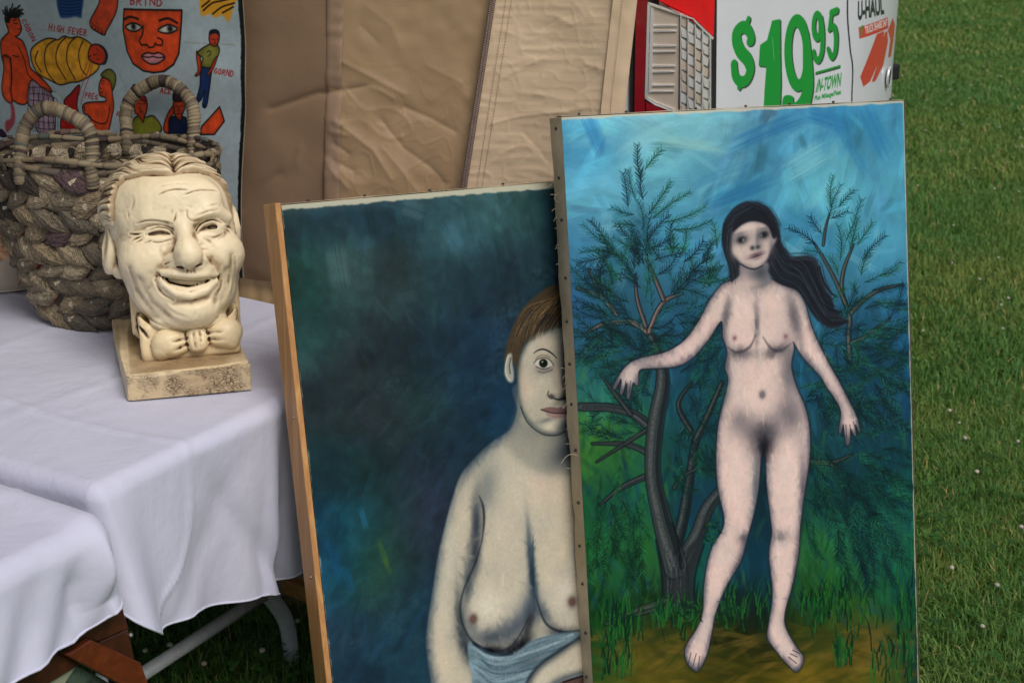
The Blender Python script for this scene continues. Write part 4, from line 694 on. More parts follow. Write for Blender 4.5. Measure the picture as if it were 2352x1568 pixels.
# ------------------------------------------------------------------ materials
def m_fabric(name, c1, c2, rough=.6, weave=900, sheen=0.0, trans=0.0, spec=.3):
    t = NT(name, rough, spec); v = t.coord('UV'); n = t.noise(v, 6, 5)
    w1 = t.n('ShaderNodeTexWave', _wave_type='BANDS', _bands_direction='X'); w1.inputs['Scale'].default_value = weave; w1.inputs['Distortion'].default_value = 1.5; w1.inputs['Detail Scale'].default_value = .4
    w2 = t.n('ShaderNodeTexWave', _wave_type='BANDS', _bands_direction='Y'); w2.inputs['Scale'].default_value = weave; w2.inputs['Distortion'].default_value = 1.5; w2.inputs['Detail Scale'].default_value = .4
    t.l(v, w1.inputs[0]); t.l(v, w2.inputs[0]); wv = t.math('ADD', w1.outputs['Fac'], w2.outputs['Fac'])
    sp = t.noise(t.coord('UV', (12, 220, 1)), 3, 3); col = t.ramp(n, [(.3, c1), (.7, c2)])
    col = t.mix(t.math('MULTIPLY', sp, .25), col, (c1[0] * .6, c1[1] * .6, c1[2] * .6, 1)); t.color(col)
    b = t.bump(wv, .12, .0006); b2 = t.bump(t.noise(v, 30, 6), .25, .004, b); t.b.inputs['Sheen Weight'].default_value = sheen
    if trans:
        tr = t.n('ShaderNodeBsdfTranslucent'); t.l(col, tr.inputs[0]); mx = t.n('ShaderNodeMixShader'); mx.inputs[0].default_value = trans
        t.l(t.b.outputs[0], mx.inputs[1]); t.l(tr.outputs[0], mx.inputs[2]); t.l(mx.outputs[0], t.t.nodes['Material Output'].inputs[0])
    return t.m
def m_plain(name, c, rough=.5, spec=.4, metal=0.0, nscale=20, var=.15, bump=.05, bdist=.002, coat=0.0):
    t = NT(name, rough, spec); v = t.coord('Object'); n = t.noise(v, nscale, 5)
    lo = tuple(c[i] * (1 - var) for i in range(3)) + (1,); hi = tuple(min(c[i] * (1 + var), 1) for i in range(3)) + (1,)
    t.color(t.ramp(n, [(.3, lo), (.7, hi)])); t.b.inputs['Metallic'].default_value = metal; t.b.inputs['Coat Weight'].default_value = coat
    if bump: t.bump(t.noise(v, nscale * 4, 4), bump, bdist)
    return t.m
def m_wood(name, c1, c2, axis=2, scale=1.0, rough=.5, spec=.35):
    t = NT(name, rough, spec); s = [26, 26, 26]; s[axis] = 1.2; v = t.coord('Object', tuple(k * scale for k in s)); n = t.noise(v, 1.6, 6, .6, .6)
    s2 = [220, 220, 220]; s2[axis] = 6; f = t.noise(t.coord('Object', tuple(k * scale for k in s2)), 1, 3)
    col = t.ramp(n, [(.32, c1), (.5, c2), (.66, c1)]); col = t.mix(t.math('MULTIPLY', f, .45), col, tuple(k * .45 for k in c1[:3]) + (1,)); t.color(col); t.bump(f, .2, .001); return t.m
M = {}
M['table_white'] = m_plain('moulded_plastic', (.55, .54, .5, 1), .6); M['leg_metal'] = m_plain('grey_powder_coat', (.46, .49, .52, 1), .45, .4, 0, 60, .1, .08)
M['pine'] = m_wood('pale_pine', lin((206, 156, 100)), lin((176, 124, 74)), 2); M['pine_x'] = m_wood('pale_pine_board', lin((176, 128, 78)), lin((140, 96, 54)), 0)
M['mahogany'] = m_wood('mahogany_brown', lin((78, 38, 20)), lin((52, 25, 15)), 0, 1, .38, .5); M['mahogany_dark'] = m_wood('dark_stained_wood', lin((54, 30, 20)), lin((34, 20, 15)), 0, 1, .35, .5); M['mahogany_red'] = m_wood('varnished_red_wood', lin((108, 50, 22)), lin((82, 37, 17)), 0, 1, .32, .5)
M['black'] = m_plain('black_rubber', (.012, .012, .013, 1), .6)

# ------------------------------------------------------------------ lawn
t = NT('turf', .9, .1); v = t.coord('Object'); n1 = t.noise(v, .35, 4); n2 = t.noise(v, 6, 6); n3 = t.noise(t.coord('Object', (1, .25, 1)), 2.2, 3)
c = t.ramp(n2, [(.3, lin((52, 72, 32))), (.55, lin((76, 102, 46))), (.75, lin((98, 118, 58)))]); c = t.mix(t.math('MULTIPLY', n1, .5), c, lin((66, 88, 38))); c = t.mix(t.math('MULTIPLY', n3, .35), c, lin((84, 92, 48)))
t.color(c); t.bump(t.noise(v, 70, 5), .6, .02); M['turf'] = t.m
lawn = obj('lawn', mesh_from('lawn', [(-250, -250, 0), (250, -250, 0), (250, 250, 0), (-250, 250, 0)], [[0, 1, 2, 3]], False), M['turf']); tag(lawn, 'mown green lawn dotted with white clover', None, None, 'structure')

# ------------------------------------------------------------------ tables
TF = np.array([-.20, 2.60, 0]); OUT = -BD          # OUT: outward normal of the short end
ZT = .742
def folding_table(near_a, far_a, b0, label, length=1.80, legs=True):
    """a runs along U1 from the far corner, b along BD"""
    P = lambda a, b, z: TF + U1 * a + BD * b + np.array([0, 0, z])
    r = empty('folding_table', P((near_a + far_a) / 2, b0 + length / 2, 0), label, 'table', 'folding tables under white cloths')
    me = MB().add(*box_verts(P(far_a, b0, ZT - .045), U1 * (near_a - far_a), BD * length, np.array([0, 0, .043]))).mesh('tabletop'); part('tabletop', bevel(fixn(me), .006), M['table_white'], r)
    if not legs: return r
    for bb in (.24, length - .3):
        fa, na = far_a + .083, near_a - .083; L = []
        for a in (fa, na):
            s = 1 if a == fa else -1
            pts = crspline([P(a + s * .25, b0 + bb + .0, ZT - .05), P(a + s * .16, b0 + bb, .40), P(a + s * .11, b0 + bb, .26), P(a + s * .08, b0 + bb, .218), P(a + s * .04, b0 + bb, .16), P(a + s * .011, b0 + bb, .105), P(a + s * .001, b0 + bb, .05), P(a, b0 + bb, 0.0)], 6)
            part('leg', mesh_from('leg', *tube(pts, .017, 12)), M['leg_metal'], r)
        q = [P(fa + .068, b0 + bb, .196), P(na - .068, b0 + bb, .196)]; part('crossbar', mesh_from('crossbar', *tube(q, .0135, 10)), M['leg_metal'], r)
    return r
table1 = folding_table(.79, .02, .012, 'folding table under the white cloth that carries the plaster head, basket and pot')
table2 = folding_table(1.62, .905, -.075, 'nearer folding table, its white cloth filling the bottom left corner', legs=True)

# ------------------------------------------------------------------ table cloths
def m_cloth():
    t = NT('white_polyester_cloth', .75, .2); v = t.coord('Object'); t.color(t.ramp(t.noise(v, 5, 3), [(.3, (.52, .535, .665, 1)), (.7, (.57, .585, .72, 1))]))
    w = t.noise(t.coord('Object', (1, 1, 1)), 900, 2); b = t.bump(w, .08, .0006); b = t.bump(t.noise(v, 14, 5, .6), .30, .010, b); t.bump(t.noise(t.coord('Object', (3, 3, 1)), 9, 3), .18, .012, b); t.b.inputs['Sheen Weight'].default_value = .1; return t.m
M['cloth'] = m_cloth()
def cloth(name, a_far, a_near, b_in, b_end, drop, flare, zt, folds, creases, wav, label, rc=.035, seed=0, topf=None, far=False):
    """top sheet plus a skirt that hangs over the short end (b=b_in, outward) and turns the near corner"""
    P = lambda a, b, z: (TF[0] + U1[0] * a + BD[0] * b, TF[1] + U1[1] * a + BD[1] * b, z)
    na, nb = int((a_near - a_far) / .008), int((b_end - b_in) / .014)
    ins = .0
    A = np.linspace(a_far + (rc if far else 0), a_near - rc, na); Bq = b_in + rc + (b_end - b_in - rc) * np.linspace(0, 1, nb) ** 1.2; AA, BB = np.meshgrid(A, Bq, indexing='ij')
    Zt = zt + (topf(AA, BB) if topf else 0 * AA)
    V = [np.stack(P(AA, BB, Zt), -1).reshape(-1, 3)]; Fs = [grid_faces(na, nb)]; n = na * nb
    # path: (down the far side,) along the end, around the near corner, along the near side
    pa, pb, ang, tt = [], [], [], []
    if far:
        q = np.linspace(.5, 0, 40)[:-1]; pa.append(np.full(39, a_far + rc)); pb.append(b_in + rc + q); ang.append(np.full(39, -math.pi / 2)); tt.append(a_far - .055 - q)
        q = np.linspace(-math.pi / 2, 0, 22)[:-1]; pa.append(np.full(21, a_far + rc)); pb.append(np.full(21, b_in + rc)); ang.append(q); tt.append(a_far + q * .035)
    s1 = np.linspace(a_far + (rc if far else 0), a_near - rc, na); s2 = np.linspace(0, math.pi / 2, 26)[1:]; s3 = np.linspace(0, 1.1, 90)[1:]
    pa += [s1, np.full(len(s2) + len(s3), a_near - rc)]; pb += [np.full(na + len(s2), b_in + rc), b_in + rc + s3]; ang += [np.zeros(na), s2, np.full(len(s3), math.pi / 2)]; tt += [s1, a_near - rc + s2 * .09, a_near - rc + math.pi / 2 * .09 + s3]
    pa, pb, ang, tt = map(np.concatenate, (pa, pb, ang, tt)); oa, ob = np.sin(ang), -np.cos(ang)
    zb = zt + (topf(pa, pb) if topf else 0 * pa)
    D = drop(tt); nr = 70; rows = []
    for k in range(nr + 1):
        f = k / nr; L = f * (D + rc * math.pi / 2)
        ph = np.clip(L / rc, 0, math.pi / 2); out = rc * np.sin(ph); dz = rc * (1 - np.cos(ph)) + np.maximum(L - rc * math.pi / 2, 0)
        g = np.clip(dz / .33, 0, 1.3); fl = flare(tt) * np.clip(dz - .6 * rc, 0, 9) + wav(tt, g, dz)
        out = out + fl; z = zb - dz * (1 - .02 * g)
        rows.append(np.stack(P(pa + oa * out, pb + ob * out, z), -1))
    R = np.stack(rows); m = R.shape[1]; Fs.append(grid_faces(nr + 1, m)[:, ::-1] + n); V.append(R.reshape(-1, 3)); V = np.concatenate(V)
    me = mesh_from(name, V, np.concatenate(Fs)); bm = bmesh.new(); bm.from_mesh(me); bmesh.ops.remove_doubles(bm, verts=bm.verts, dist=.0004); bmesh.ops.recalc_face_normals(bm, faces=bm.faces); bm.to_mesh(me); bm.free()
    me.polygons.foreach_set('use_smooth', np.ones(len(me.polygons), bool))
    r = empty(name, P((a_far + a_near) / 2, b_in + .4, zt), label, 'tablecloth'); part('sheet', me, M['cloth'], r)
    hem = R[-1] ; part('hem', mesh_from('hem', *tube(hem[::2] + np.array([0, 0, .001]), .0022, 6)), M['cloth'], r); return r
def ridge(x, w): return np.exp(-(x / w) ** 2)
def top1(a, b):
    z = .0015 * np.sin(9 * a + 4 * b) + .0012 * np.sin(15 * b - 6 * a)
    z = z + .0034 * ridge(a - .615 - .03 * np.sin(b * 6), .006)           # pressed fold lines
    z = z + .0036 * ridge(b - .30 + .02 * np.sin(a * 7), .007) + .0032 * ridge(a - .20, .006) + .0036 * ridge(b - .62, .008) + .0015 * ridge(a - .42 - .35 * (b - .2), .016) * ridge(b - .15, .3)
    return z + .012 * ridge(a - .80, .10) * (1 - ridge(b, .12)) * 0 - .002 * sstep(.60, .80, a) * sstep(.10, .3, b)
def drop1(t):
    return np.interp(t, [-.1, .30, .42, .54, .62, .70, .745, .79, .83, .90, 1.0, 1.2, 2.2], [.33, .335, .335, .305, .280, .262, .245, .205, .17, .16, .19, .2, .2])
def wav1(t, g, dz):
    w = .020 * np.cos((t - .45) * 2 * np.pi / .34) * g + .006 * np.sin(t * 41) * g ** 2
    w = w + .0042 * ridge(t - (.622 + .115 * np.minimum(dz / .25, 1.1) ** 4), .0075) * np.minimum(g * 3, 1)          # pressed crease running down
    w = w - .030 * ridge(t - (.735 - .02 * g), .040) * g + .040 * ridge(t - .80, .05) * g
    w = w + .022 * ridge(t - (.415 + .02 * g), .013) * g - .018 * ridge(t - (.385 + .02 * g), .02) * g
    w = w - .014 * ridge((t - .50) * .8 + (dz - .20) * .5, .02) * g - .010 * ridge((t - .58) * .8 - (dz - .16) * .6, .03) * g
    return w
cl1 = cloth('white_tablecloth', -.02, .822, -.012, 1.9, drop1, lambda t: np.interp(t, [0, .34, .46, .54, .62, .72, .80, .9, 2], [-.02, -.04, -.10, -.07, .02, .12, .10, .05, .05]), ZT + .006, None, None, wav1, 'white cloth with pressed fold lines under the plaster head, corner hanging low', .026, 1, top1)
def top2(a, b): return .003 * np.sin(8 * a + 5 * b) + .002 * ridge(b - .10 - .25 * (a - 1), .010) + .0015 * ridge(a - 1.05, .012) + .008 * ridge(a - .90, .025)
def drop2(t): return np.interp(t, [.3, .8, .86, .90, .95, 1.0, 1.1, 1.3, 3], [.10, .10, .115, .122, .128, .122, .128, .15, .2])
def wav2(t, g, dz):
    w = .030 * ridge(t - .885, .035) * np.sin(np.pi * np.clip(dz / .125, 0, 1)) - .020 * ridge(t - (.955 - .10 * dz), .022) * np.minimum(g * 3, 1) * sstep(.02, .08, dz)
    return w + .012 * np.sin((t - .93 - .5 * dz) * 2 * np.pi / .085) * g + .010 * np.sin((t + .6 * dz) * 2 * np.pi / .19 + 1) * g
cl2 = cloth('white_tablecloth', .868, 1.75, -.098, 1.6, drop2, lambda t: .06 + 0 * t, ZT + .008, None, None, wav2, 'nearer white cloth bunched into a rounded corner at lower left', .032, 2, top2, True)
# ------------------------------------------------------------------ canvases
def m_paint(name, img, gain=1.0, rough=.45, bump=.35):
    t = NT(name, rough, .14); v = t.n('ShaderNodeTexCoord').outputs['UV']; im = t.n('ShaderNodeTexImage', _image=img, _extension='EXTEND', _interpolation='Cubic'); t.l(v, im.inputs[0])
    t.color(t.mix(1.0, im.outputs[0], (gain, gain, gain, 1), 'MULTIPLY'))
    w = t.noise(t.coord('UV', (1, 1.7, 1)), 420, 2); b = t.bump(w, .25, .0008); g = t.n('ShaderNodeRGBToBW'); t.l(im.outputs[0], g.inputs[0]); t.bump(g.outputs[0], bump, .0012, b); return t.m
t = NT('raw_canvas', .9, .1); v = t.coord('Object'); c = t.ramp(t.noise(v, 9, 5), [(.3, lin((188, 170, 142))), (.7, lin((226, 210, 184)))]); c = t.mix(t.math('MULTIPLY', t.noise(v, 60, 4), .35), c, lin((120, 104, 84))); t.color(c); t.bump(t.noise(v, 500, 2), .3, .001); M['raw_canvas'] = t.m
def canvas(pn, img, gain, label, T, side, nudge, rough=.42):
    o, a, u, n = pn.tl, pn.a, pn.u, pn.n       # n points to the viewer
    W, H = pn.W, pn.H; X = lambda s, d, k: o + a * s - u * d + n * k
    r = empty('canvas_painting', X(W / 2, H, -T / 2), label, 'painting')
    nx, ny = 60, 90; S, Dn = np.meshgrid(np.linspace(0, W, nx), np.linspace(0, H, ny)); q = np.stack([S.ravel(), Dn.ravel()], 1)
    bow = -.0035 * np.sin(np.pi * q[:, 0] / W) * np.sin(np.pi * q[:, 1] / H) + .0008 * noise3(np.stack([q[:, 0] * 6, q[:, 1] * 6, q[:, 0] * 0], 1), 3)
    edge = np.minimum(np.minimum(q[:, 0], W - q[:, 0]), np.minimum(q[:, 1], H - q[:, 1])); bow = bow * sstep(0, .02, edge) - .004 * (1 - sstep(0, .006, edge))
    V = o + q[:, :1] * a - q[:, 1:] * u + bow[:, None] * n; uv = np.stack([q[:, 0] / W, 1 - q[:, 1] / H], 1)
    part('canvas', mesh_from('canvas', V, grid_faces(ny, nx)[:, ::-1], True, uv), m_paint(pn.name, img, gain, rough), r)
    return r, X
def wobble_strip(X, along, L, k0, k1, off, seed, name, mat, r, amp=.003):
    """canvas turned over an edge: strip from depth k0 to k1 behind the face with a ragged free edge"""
    m = 160; V = []; tt = np.linspace(0, L, m); z = np.zeros(m); e = fbm3(np.stack([tt * 22, z, z], 1), seed) * amp + fbm3(np.stack([tt * 90, z, z], 1), seed + 9) * amp * .4; bl = noise3(np.stack([tt * 14, z, z], 1), seed + 4) * .0016
    for i in range(m):
        for f in np.linspace(0, 1, 6): V.append(X(*along(tt[i], off + .0015 * math.sin(f * 3.1) + bl[i] * f), k0 + (k1 - k0 + e[i]) * f))
    me = mesh_from(name, np.array(V), grid_faces(m, 6)); fixn(me); return part(name, me, mat, r)
P2.name, P1.name = 'oil_paint_woman_tree', 'oil_paint_woman_blue'
art2 = image_from('painting_tree', paint_woman_with_tree()); art1 = image_from('painting_blue', paint_woman_on_blue())
pt2, X2 = canvas(P2, art2, .92, 'tall canvas of a standing nude woman with long dark hair beside a tree', .042, None, 0)
W, H = P2.W, P2.H
def bar(X, s0, s1, d0, d1, k0, k1, mat, r, name='stretcher_bar'):
    o = X(s0, d0, k0); me = MB().add(*box_verts(o, X(s1, d0, k0) - o, X(s0, d1, k0) - o, X(s0, d0, k1) - o)).mesh(name); part(name, bevel(fixn(me), .0015), mat, r)
for s in ((.003, .045, .003, H - .003), (W - .045, W - .003, .003, H - .003), (.046, W - .046, .003, .045), (.046, W - .046, H - .045, H - .003)): bar(X2, *s, -.041, -.0055, M['pine'], pt2)
wobble_strip(X2, lambda q, f: (-f, q), H, -.002, -.046, .0012, 5, 'turned_canvas', M['raw_canvas'], pt2); wobble_strip(X2, lambda q, f: (q, -f), W, -.002, -.034, .0012, 6, 'turned_canvas', M['raw_canvas'], pt2); wobble_strip(X2, lambda q, f: (W + f, q), H, -.002, -.034, .0012, 7, 'turned_canvas', M['raw_canvas'], pt2)
tk = bmesh.new(); bmesh.ops.create_uvsphere(tk, u_segments=10, v_segments=6, radius=.0030); tkm = bpy.data.meshes.new('tack'); tk.to_mesh(tkm); tk.free(); tkm.materials.append(m_plain('black_tack', (.02, .018, .017, 1), .4, .5))
rt = random.Random(4)
for i in range(15):
    p = X2(-.0035, .025 + i * (H - .05) / 14 + rt.uniform(-.012, .012), -.018 + rt.uniform(-.004, .004)); o = obj('tack', tkm, None, pt2); o.location = Vector(p) - pt2.location
for i in range(7):
    p = X2(.04 + i * (W - .08) / 6 + rt.uniform(-.02, .02), -.0035, -.014); o = obj('tack', tkm, None, pt2); o.location = Vector(p) - pt2.location
th = MB()
for i in range(26):
    d = rt.uniform(.01, H - .1); p = X2(-.002, d, -.04); q = [p]; v = (-P2.a + P2.u * rt.uniform(-1, 1) * .9 - P2.n * .3) * rt.uniform(.0015, .004)
    for k in range(3): q.append(q[-1] + v + np.array([0, 0, -.001 * k])); v = v * rt.uniform(.6, 1)
    th.add(*tube(q, .0004, 4, False))
q = [X2(0, .60, -.01) + (-P2.a) * s + P2.u * (.012 * math.sin(s * 60)) - P2.u * s * s * 14 for s in np.linspace(0, .036, 8)]; th.add(*tube(q, .0005, 4, False))
q = [X2(-.002, .16, -.03) - P2.a * .006 * math.sin(s * 2) * 1.4 - P2.u * (s * .012 - .03) for s in np.linspace(0, 3, 8)]; th.add(*tube(q, .0004, 4, False)); part('frayed_threads', th.mesh('frayed_threads', True), M['raw_canvas'], pt2, 'stuff')

T1 = .062
pt1, X1 = canvas(P1, art1, .93, 'dark teal canvas of a half nude short haired woman, partly hidden behind the taller one', T1, None, 0)
W, H = P1.W, P1.H
bar(X1, -.012, -.0015, -.004, H, -T1 * .96, -.001, M['pine'], pt1, 'edge_strip')
for s in ((.003, .045, .003, H - .003), (W - .045, W - .003, .003, H - .003), (.046, W - .046, .003, .045), (.046, W - .046, H - .045, H - .003)): bar(X1, *s, -.05, -.0055, M['pine'], pt1)
wobble_strip(X1, lambda q, f: (q, -f), W, -.002, -.040, .0012, 8, 'turned_canvas', M['raw_canvas'], pt1); wobble_strip(X1, lambda q, f: (W + f, q), H, -.002, -.04, .0012, 9, 'turned_canvas', M['raw_canvas'], pt1)
for i in range(8):
    p = X1(.05 + i * (W - .1) / 7 + rt.uniform(-.02, .02), -.0035, -.016); o = obj('tack', tkm, None, pt1); o.location = Vector(p) - pt1.location
nl = m_plain('nail_steel', (.3, .29, .27, 1), .35, .5, .9); 
nlm = tkm.copy(); nlm.materials.clear(); nlm.materials.append(nl); nlm.name = 'nail'
for d in (.05, .35, .62, .93):
    o = obj('nail', nlm, None, pt1); o.location = Vector(X1(-.0125, d, -.02)) - pt1.location; o.scale = (.8, .8, .8)

# ------------------------------------------------------------------ painted sign cloth
sg = image_from('painted_sign', paint_sign()); r = empty('painted_sign', PS.tl + PS.a * PS.W / 2 - PS.u * PS.H, 'grey cloth sign hand painted with ailments, red faces and figures', 'sign')
nx, ny = 110, 90; S, Dn = np.meshgrid(np.linspace(0, 1, nx), np.linspace(0, 1, ny)); s, d = S.ravel(), Dn.ravel()
Wp, Hp = PS.W, PS.H; py = d * Hp
bend = (-.030 * sstep(.10, .46, py) + .002 * np.sin(py * 9)) * s ** 4           # the right edge swings inwards lower down
V = PS.tl + (s * Wp + bend * s)[:, None] * PS.a - py[:, None] * PS.u + (.006 * np.sin(s * 11 + d * 3) + .004 * noise3(np.stack([s * 8, d * 7, s * 0], 1), 3))[:, None] * PS.n
me = mesh_from('sheet', V, grid_faces(ny, nx)[:, ::-1], True, np.stack([s, 1 - d], 1)); part('sheet', me, m_paint('sign_paint', sg, 1.25, .5, .2), r)
V2 = V - np.array(PS.n) * .003; me = mesh_from('backing', V2, grid_faces(ny, nx)); part('backing', me, M['raw_canvas'], r)
# ------------------------------------------------------------------ market tent: wall along the far end of the table, turned-out door flap
WPL = crspline(np.array([(-1.95, 3.70), (-1.2, 3.255), (-.62, 2.905), (-.40, 2.825), (-.15, 2.80), (.05, 2.80), (.26, 2.81), (.60, 2.83)]), 24)
WS = np.concatenate([[0], np.cumsum(np.linalg.norm(np.diff(WPL, axis=0), axis=1))])
def wall_hit(x, y, PLN=None, SS=None):
    PLN = WPL if PLN is None else PLN; SS = WS if SS is None else SS
    d = ray(x, y); best = None
    for i in range(len(PLN) - 1):
        a, b = PLN[i], PLN[i + 1]; Mx = np.array([[d[0], a[0] - b[0]], [d[1], a[1] - b[1]]]); 
        if abs(np.linalg.det(Mx)) < 1e-9: continue
        t, k = np.linalg.solve(Mx, a)
        if t > 0 and -1e-6 <= k <= 1 + 1e-6 and (best is None or t < best[0]): best = (t, SS[i] + k * (SS[i + 1] - SS[i]), CAM_Z + d[2] * t)
    return None if best is None else best[1:]
def wall_pt(s, z, k, PLN=None, SS=None):
    PLN = WPL if PLN is None else PLN; SS = WS if SS is None else SS
    s = np.asarray(s, float); x = np.interp(s, SS, PLN[:, 0]); y = np.interp(s, SS, PLN[:, 1]); e = .004
    tx = np.interp(s + e, SS, PLN[:, 0]) - np.interp(s - e, SS, PLN[:, 0]); ty = np.interp(s + e, SS, PLN[:, 1]) - np.interp(s - e, SS, PLN[:, 1]); L = np.hypot(tx, ty) + 1e-12
    return np.stack([x + ty / L * k, y - tx / L * k, z + 0 * s], -1)
def edge_fn(p, q):
    (s0, z0), (s1, z1) = wall_hit(*p), wall_hit(*q); return lambda z: s0 + (z - z0) / (z1 - z0) * (s1 - s0)
e_left = lambda z: wall_hit(300, 100)[0] * .0 + .9 + 0 * z
e_seam = edge_fn((765, 0), (758, 415)); e_zip = edge_fn((1126, 0), (1063, 415)); e_hem = edge_fn((1404, 0), (1376, 260)); e_right = edge_fn((1453, 0), (1424, 262))
def polydist(S, Zz, P):
    d = np.full(S.shape, 1e9)
    for a, b in zip(P[:-1], P[1:]):
        ab = b - a; t = np.clip(((S - a[0]) * ab[0] + (Zz - a[1]) * ab[1]) / (ab @ ab), 0, 1); d = np.minimum(d, np.hypot(S - a[0] - t * ab[0], Zz - a[1] - t * ab[1]))
    return d
CRS = [([(620, 252), (725, 216), (800, 206), (846, 197)], -.008, .009), ([(846, 199), (880, 210), (905, 226)], .005, .010), ([(790, 143), (838, 168), (928, 216)], .006, .012), ([(928, 246), (990, 272), (1045, 302)], -.006, .010), ([(876, 276), (928, 341), (989, 384), (1020, 420)], -.006, .011), ([(773, 276), (859, 345), (900, 410)], .007, .014),
       ([(770, 330), (800, 352)], -.005, .007), ([(768, 368), (812, 392)], -.005, .007), ([(762, 385), (800, 430)], .005, .008), ([(764, 300), (800, 310)], .004, .006), ([(850, 20), (900, 60), (920, 110)], .003, .02), ([(830, 60), (870, 100)], -.003, .012), ([(980, 150), (1060, 190)], .003, .01), ([(560, 480), (600, 430), (640, 400)], -.006, .016), ([(680, 380), (690, 340)], .003, .006), ([(880, 340), (930, 400), (960, 440)], .004, .010)]
CRS = [(np.array([wall_hit(*p) for p in q]), a, w) for q, a, w in CRS]
FCR = [([(1130, 280), (1200, 262), (1290, 250), (1330, 240)], .006, .006), ([(1250, 60), (1290, 36), (1310, 30)], -.004, .007), ([(1285, 40), (1310, 52), (1330, 44)], .005, .007), ([(1340, 140), (1380, 150), (1388, 156)], .008, .010), ([(1380, 158), (1340, 190), (1310, 215)], -.004, .012), ([(1200, 110), (1270, 108), (1320, 104)], .004, .005), ([(1230, 210), (1290, 222), (1380, 216)], .004, .007), ([(1150, 180), (1200, 150), (1250, 130)], .004, .009), ([(1280, 330), (1320, 290), (1350, 262)], .005, .010), ([(1150, 350), (1190, 330), (1220, 334)], .004, .006), ([(1200, 300), (1240, 340), (1250, 360)], -.003, .006), ([(1160, 70), (1210, 90), (1240, 84)], .003, .006)]
FCR = [(np.array([wall_hit(*p) for p in q]), a, w) for q, a, w in FCR]
def wall_panel(name, eL, eR, nc, nr, k0, fn, mat, r, z0=0.0, z1=2.12):
    zz = np.concatenate([np.linspace(z0, .70, 30), np.linspace(.70, 1.42, nr)[1:], np.linspace(1.42, z1, 30)[1:]]); c = np.linspace(0, 1, nc)
    Zz, Cc = np.meshgrid(zz, c, indexing='ij'); S = eL(Zz) + (eR(Zz) - eL(Zz)) * Cc; K = k0 + fn(S, Zz, Cc)
    V = wall_pt(S.ravel(), Zz.ravel(), K.ravel()); return part(name, mesh_from(name, V, grid_faces(len(zz), nc), True, np.stack([S.ravel(), Zz.ravel()], 1)), mat, r)
def rn(S, Zz, f, seed, ax=1.0): return noise3(np.stack([S.ravel() * f * ax, Zz.ravel() * f, 0 * S.ravel()], 1), seed).reshape(S.shape)
def crease_sum(L, S, Zz):
    o = 0
    for P, a, w in L: d = polydist(S, Zz, P); o = o + a * np.exp(-d / (w * .7)) + .3 * a * np.exp(-(d / (w * 3.5)) ** 2)
    return o
def f_screen(S, Z, c): return .004 * rn(S, Z, 5, 1) + .0015 * rn(S, Z, 18, 2) + crease_sum(CRS, S, Z) * sstep(.45, 1.0, c) + .004 * np.sin((S + .3 * Z) * 30) * sstep(1.0, .8, Z)
def f_vinyl(S, Z, c):
    rg = (1 - np.abs(rn(S + Z * .8, Z - S * .3, 13, 5)) * 2.2).clip(0) ** 3
    rg2 = (1 - np.abs(rn(S + Z * .5, Z - S * .6, 34, 6)) * 2.4).clip(0) ** 3
    return .005 * rn(S, Z, 4, 3) + .0014 * rn(S + .6 * Z, Z, 14, 4) + (.0016 * rg + .0009 * rg2) * sstep(1.32, 1.05, Z) + .55 * crease_sum(CRS, S, Z) + .004 * ridge(c - .03, .03) * rn(S * .2, Z, 60, 8) + .0012 * rn(S, Z, 40, 9)
def f_flap(S, Z, c):
    r1 = (1 - np.abs(rn(S + .4 * Z, Z * 1.2, 11, 11)) * 2.4).clip(0) ** 2; r2 = (1 - np.abs(rn(S - .5 * Z, Z * 1.4, 20, 12)) * 2.4).clip(0) ** 2
    r3 = (1 - np.abs(rn(S + .2 * Z, Z * 1.8, 36, 16)) * 2.4).clip(0) ** 2
    return .005 * rn(S, Z, 4, 13) + .0022 * rn(S + .5 * Z, Z, 10, 14) + .0008 * r1 + .0008 * r2 + .0007 * r3 + .38 * crease_sum(FCR, S, Z) + .0006 * rn(S, Z * 2, 60, 15, .3) + .05 * c * c
M['screen'] = m_fabric('tent_screen_fabric', (.25, .163, .10, 1), (.295, .195, .122, 1), .75, 160, .1, .12, .2)
M['vinyl'] = m_fabric('tent_vinyl', (.39, .265, .15, 1), (.45, .31, .178, 1), .30, 120, 0, .12, .6)
M['flap'] = m_fabric('tent_flap_lit', (.66, .50, .335, 1), (.72, .56, .38, 1), .7, 110, .1, .12, .25)  # paler than the wall: outdoor light on the flap put into its colour
tent = empty('market_tent', (-.6, 3.0, 0), 'tan market tent wall with zipped door flap turned out on its right', 'tent')
wall_panel('screen_panel', e_left, lambda z: e_seam(z) + .012, 150, 150, 0, f_screen, M['screen'], tent); wall_panel('vinyl_panel', lambda z: e_seam(z) - .004, lambda z: e_zip(z) + .02, 190, 220, .005, f_vinyl, M['vinyl'], tent)
wall_panel('door_flap', lambda z: e_zip(z) + .009, e_hem, 170, 240, .014, f_flap, M['flap'], tent)
wall_panel('flap_hem', lambda z: e_hem(z) - .006, e_right, 30, 120, .018, lambda S, Z, c: .05 + .002 * rn(S, Z, 14, 21) + .0015 * rn(S, Z, 40, 22) - .012 * c ** 6 + .05 * (c * .12), M['flap'], tent)
wall_panel('seam_strip', lambda z: e_seam(z) - .010, lambda z: e_seam(z) + .022, 14, 150, .009, lambda S, Z, c: .0016 * rn(S * .3, Z, 70, 31) - .003 * (np.abs(c - .5) * 2) ** 4 + .003 * rn(S, Z, 12, 32) + crease_sum(CRS, S, Z) * .9, m_fabric('seam_tape', (.27, .182, .122, 1), (.33, .228, .152, 1), .6, 200), tent)
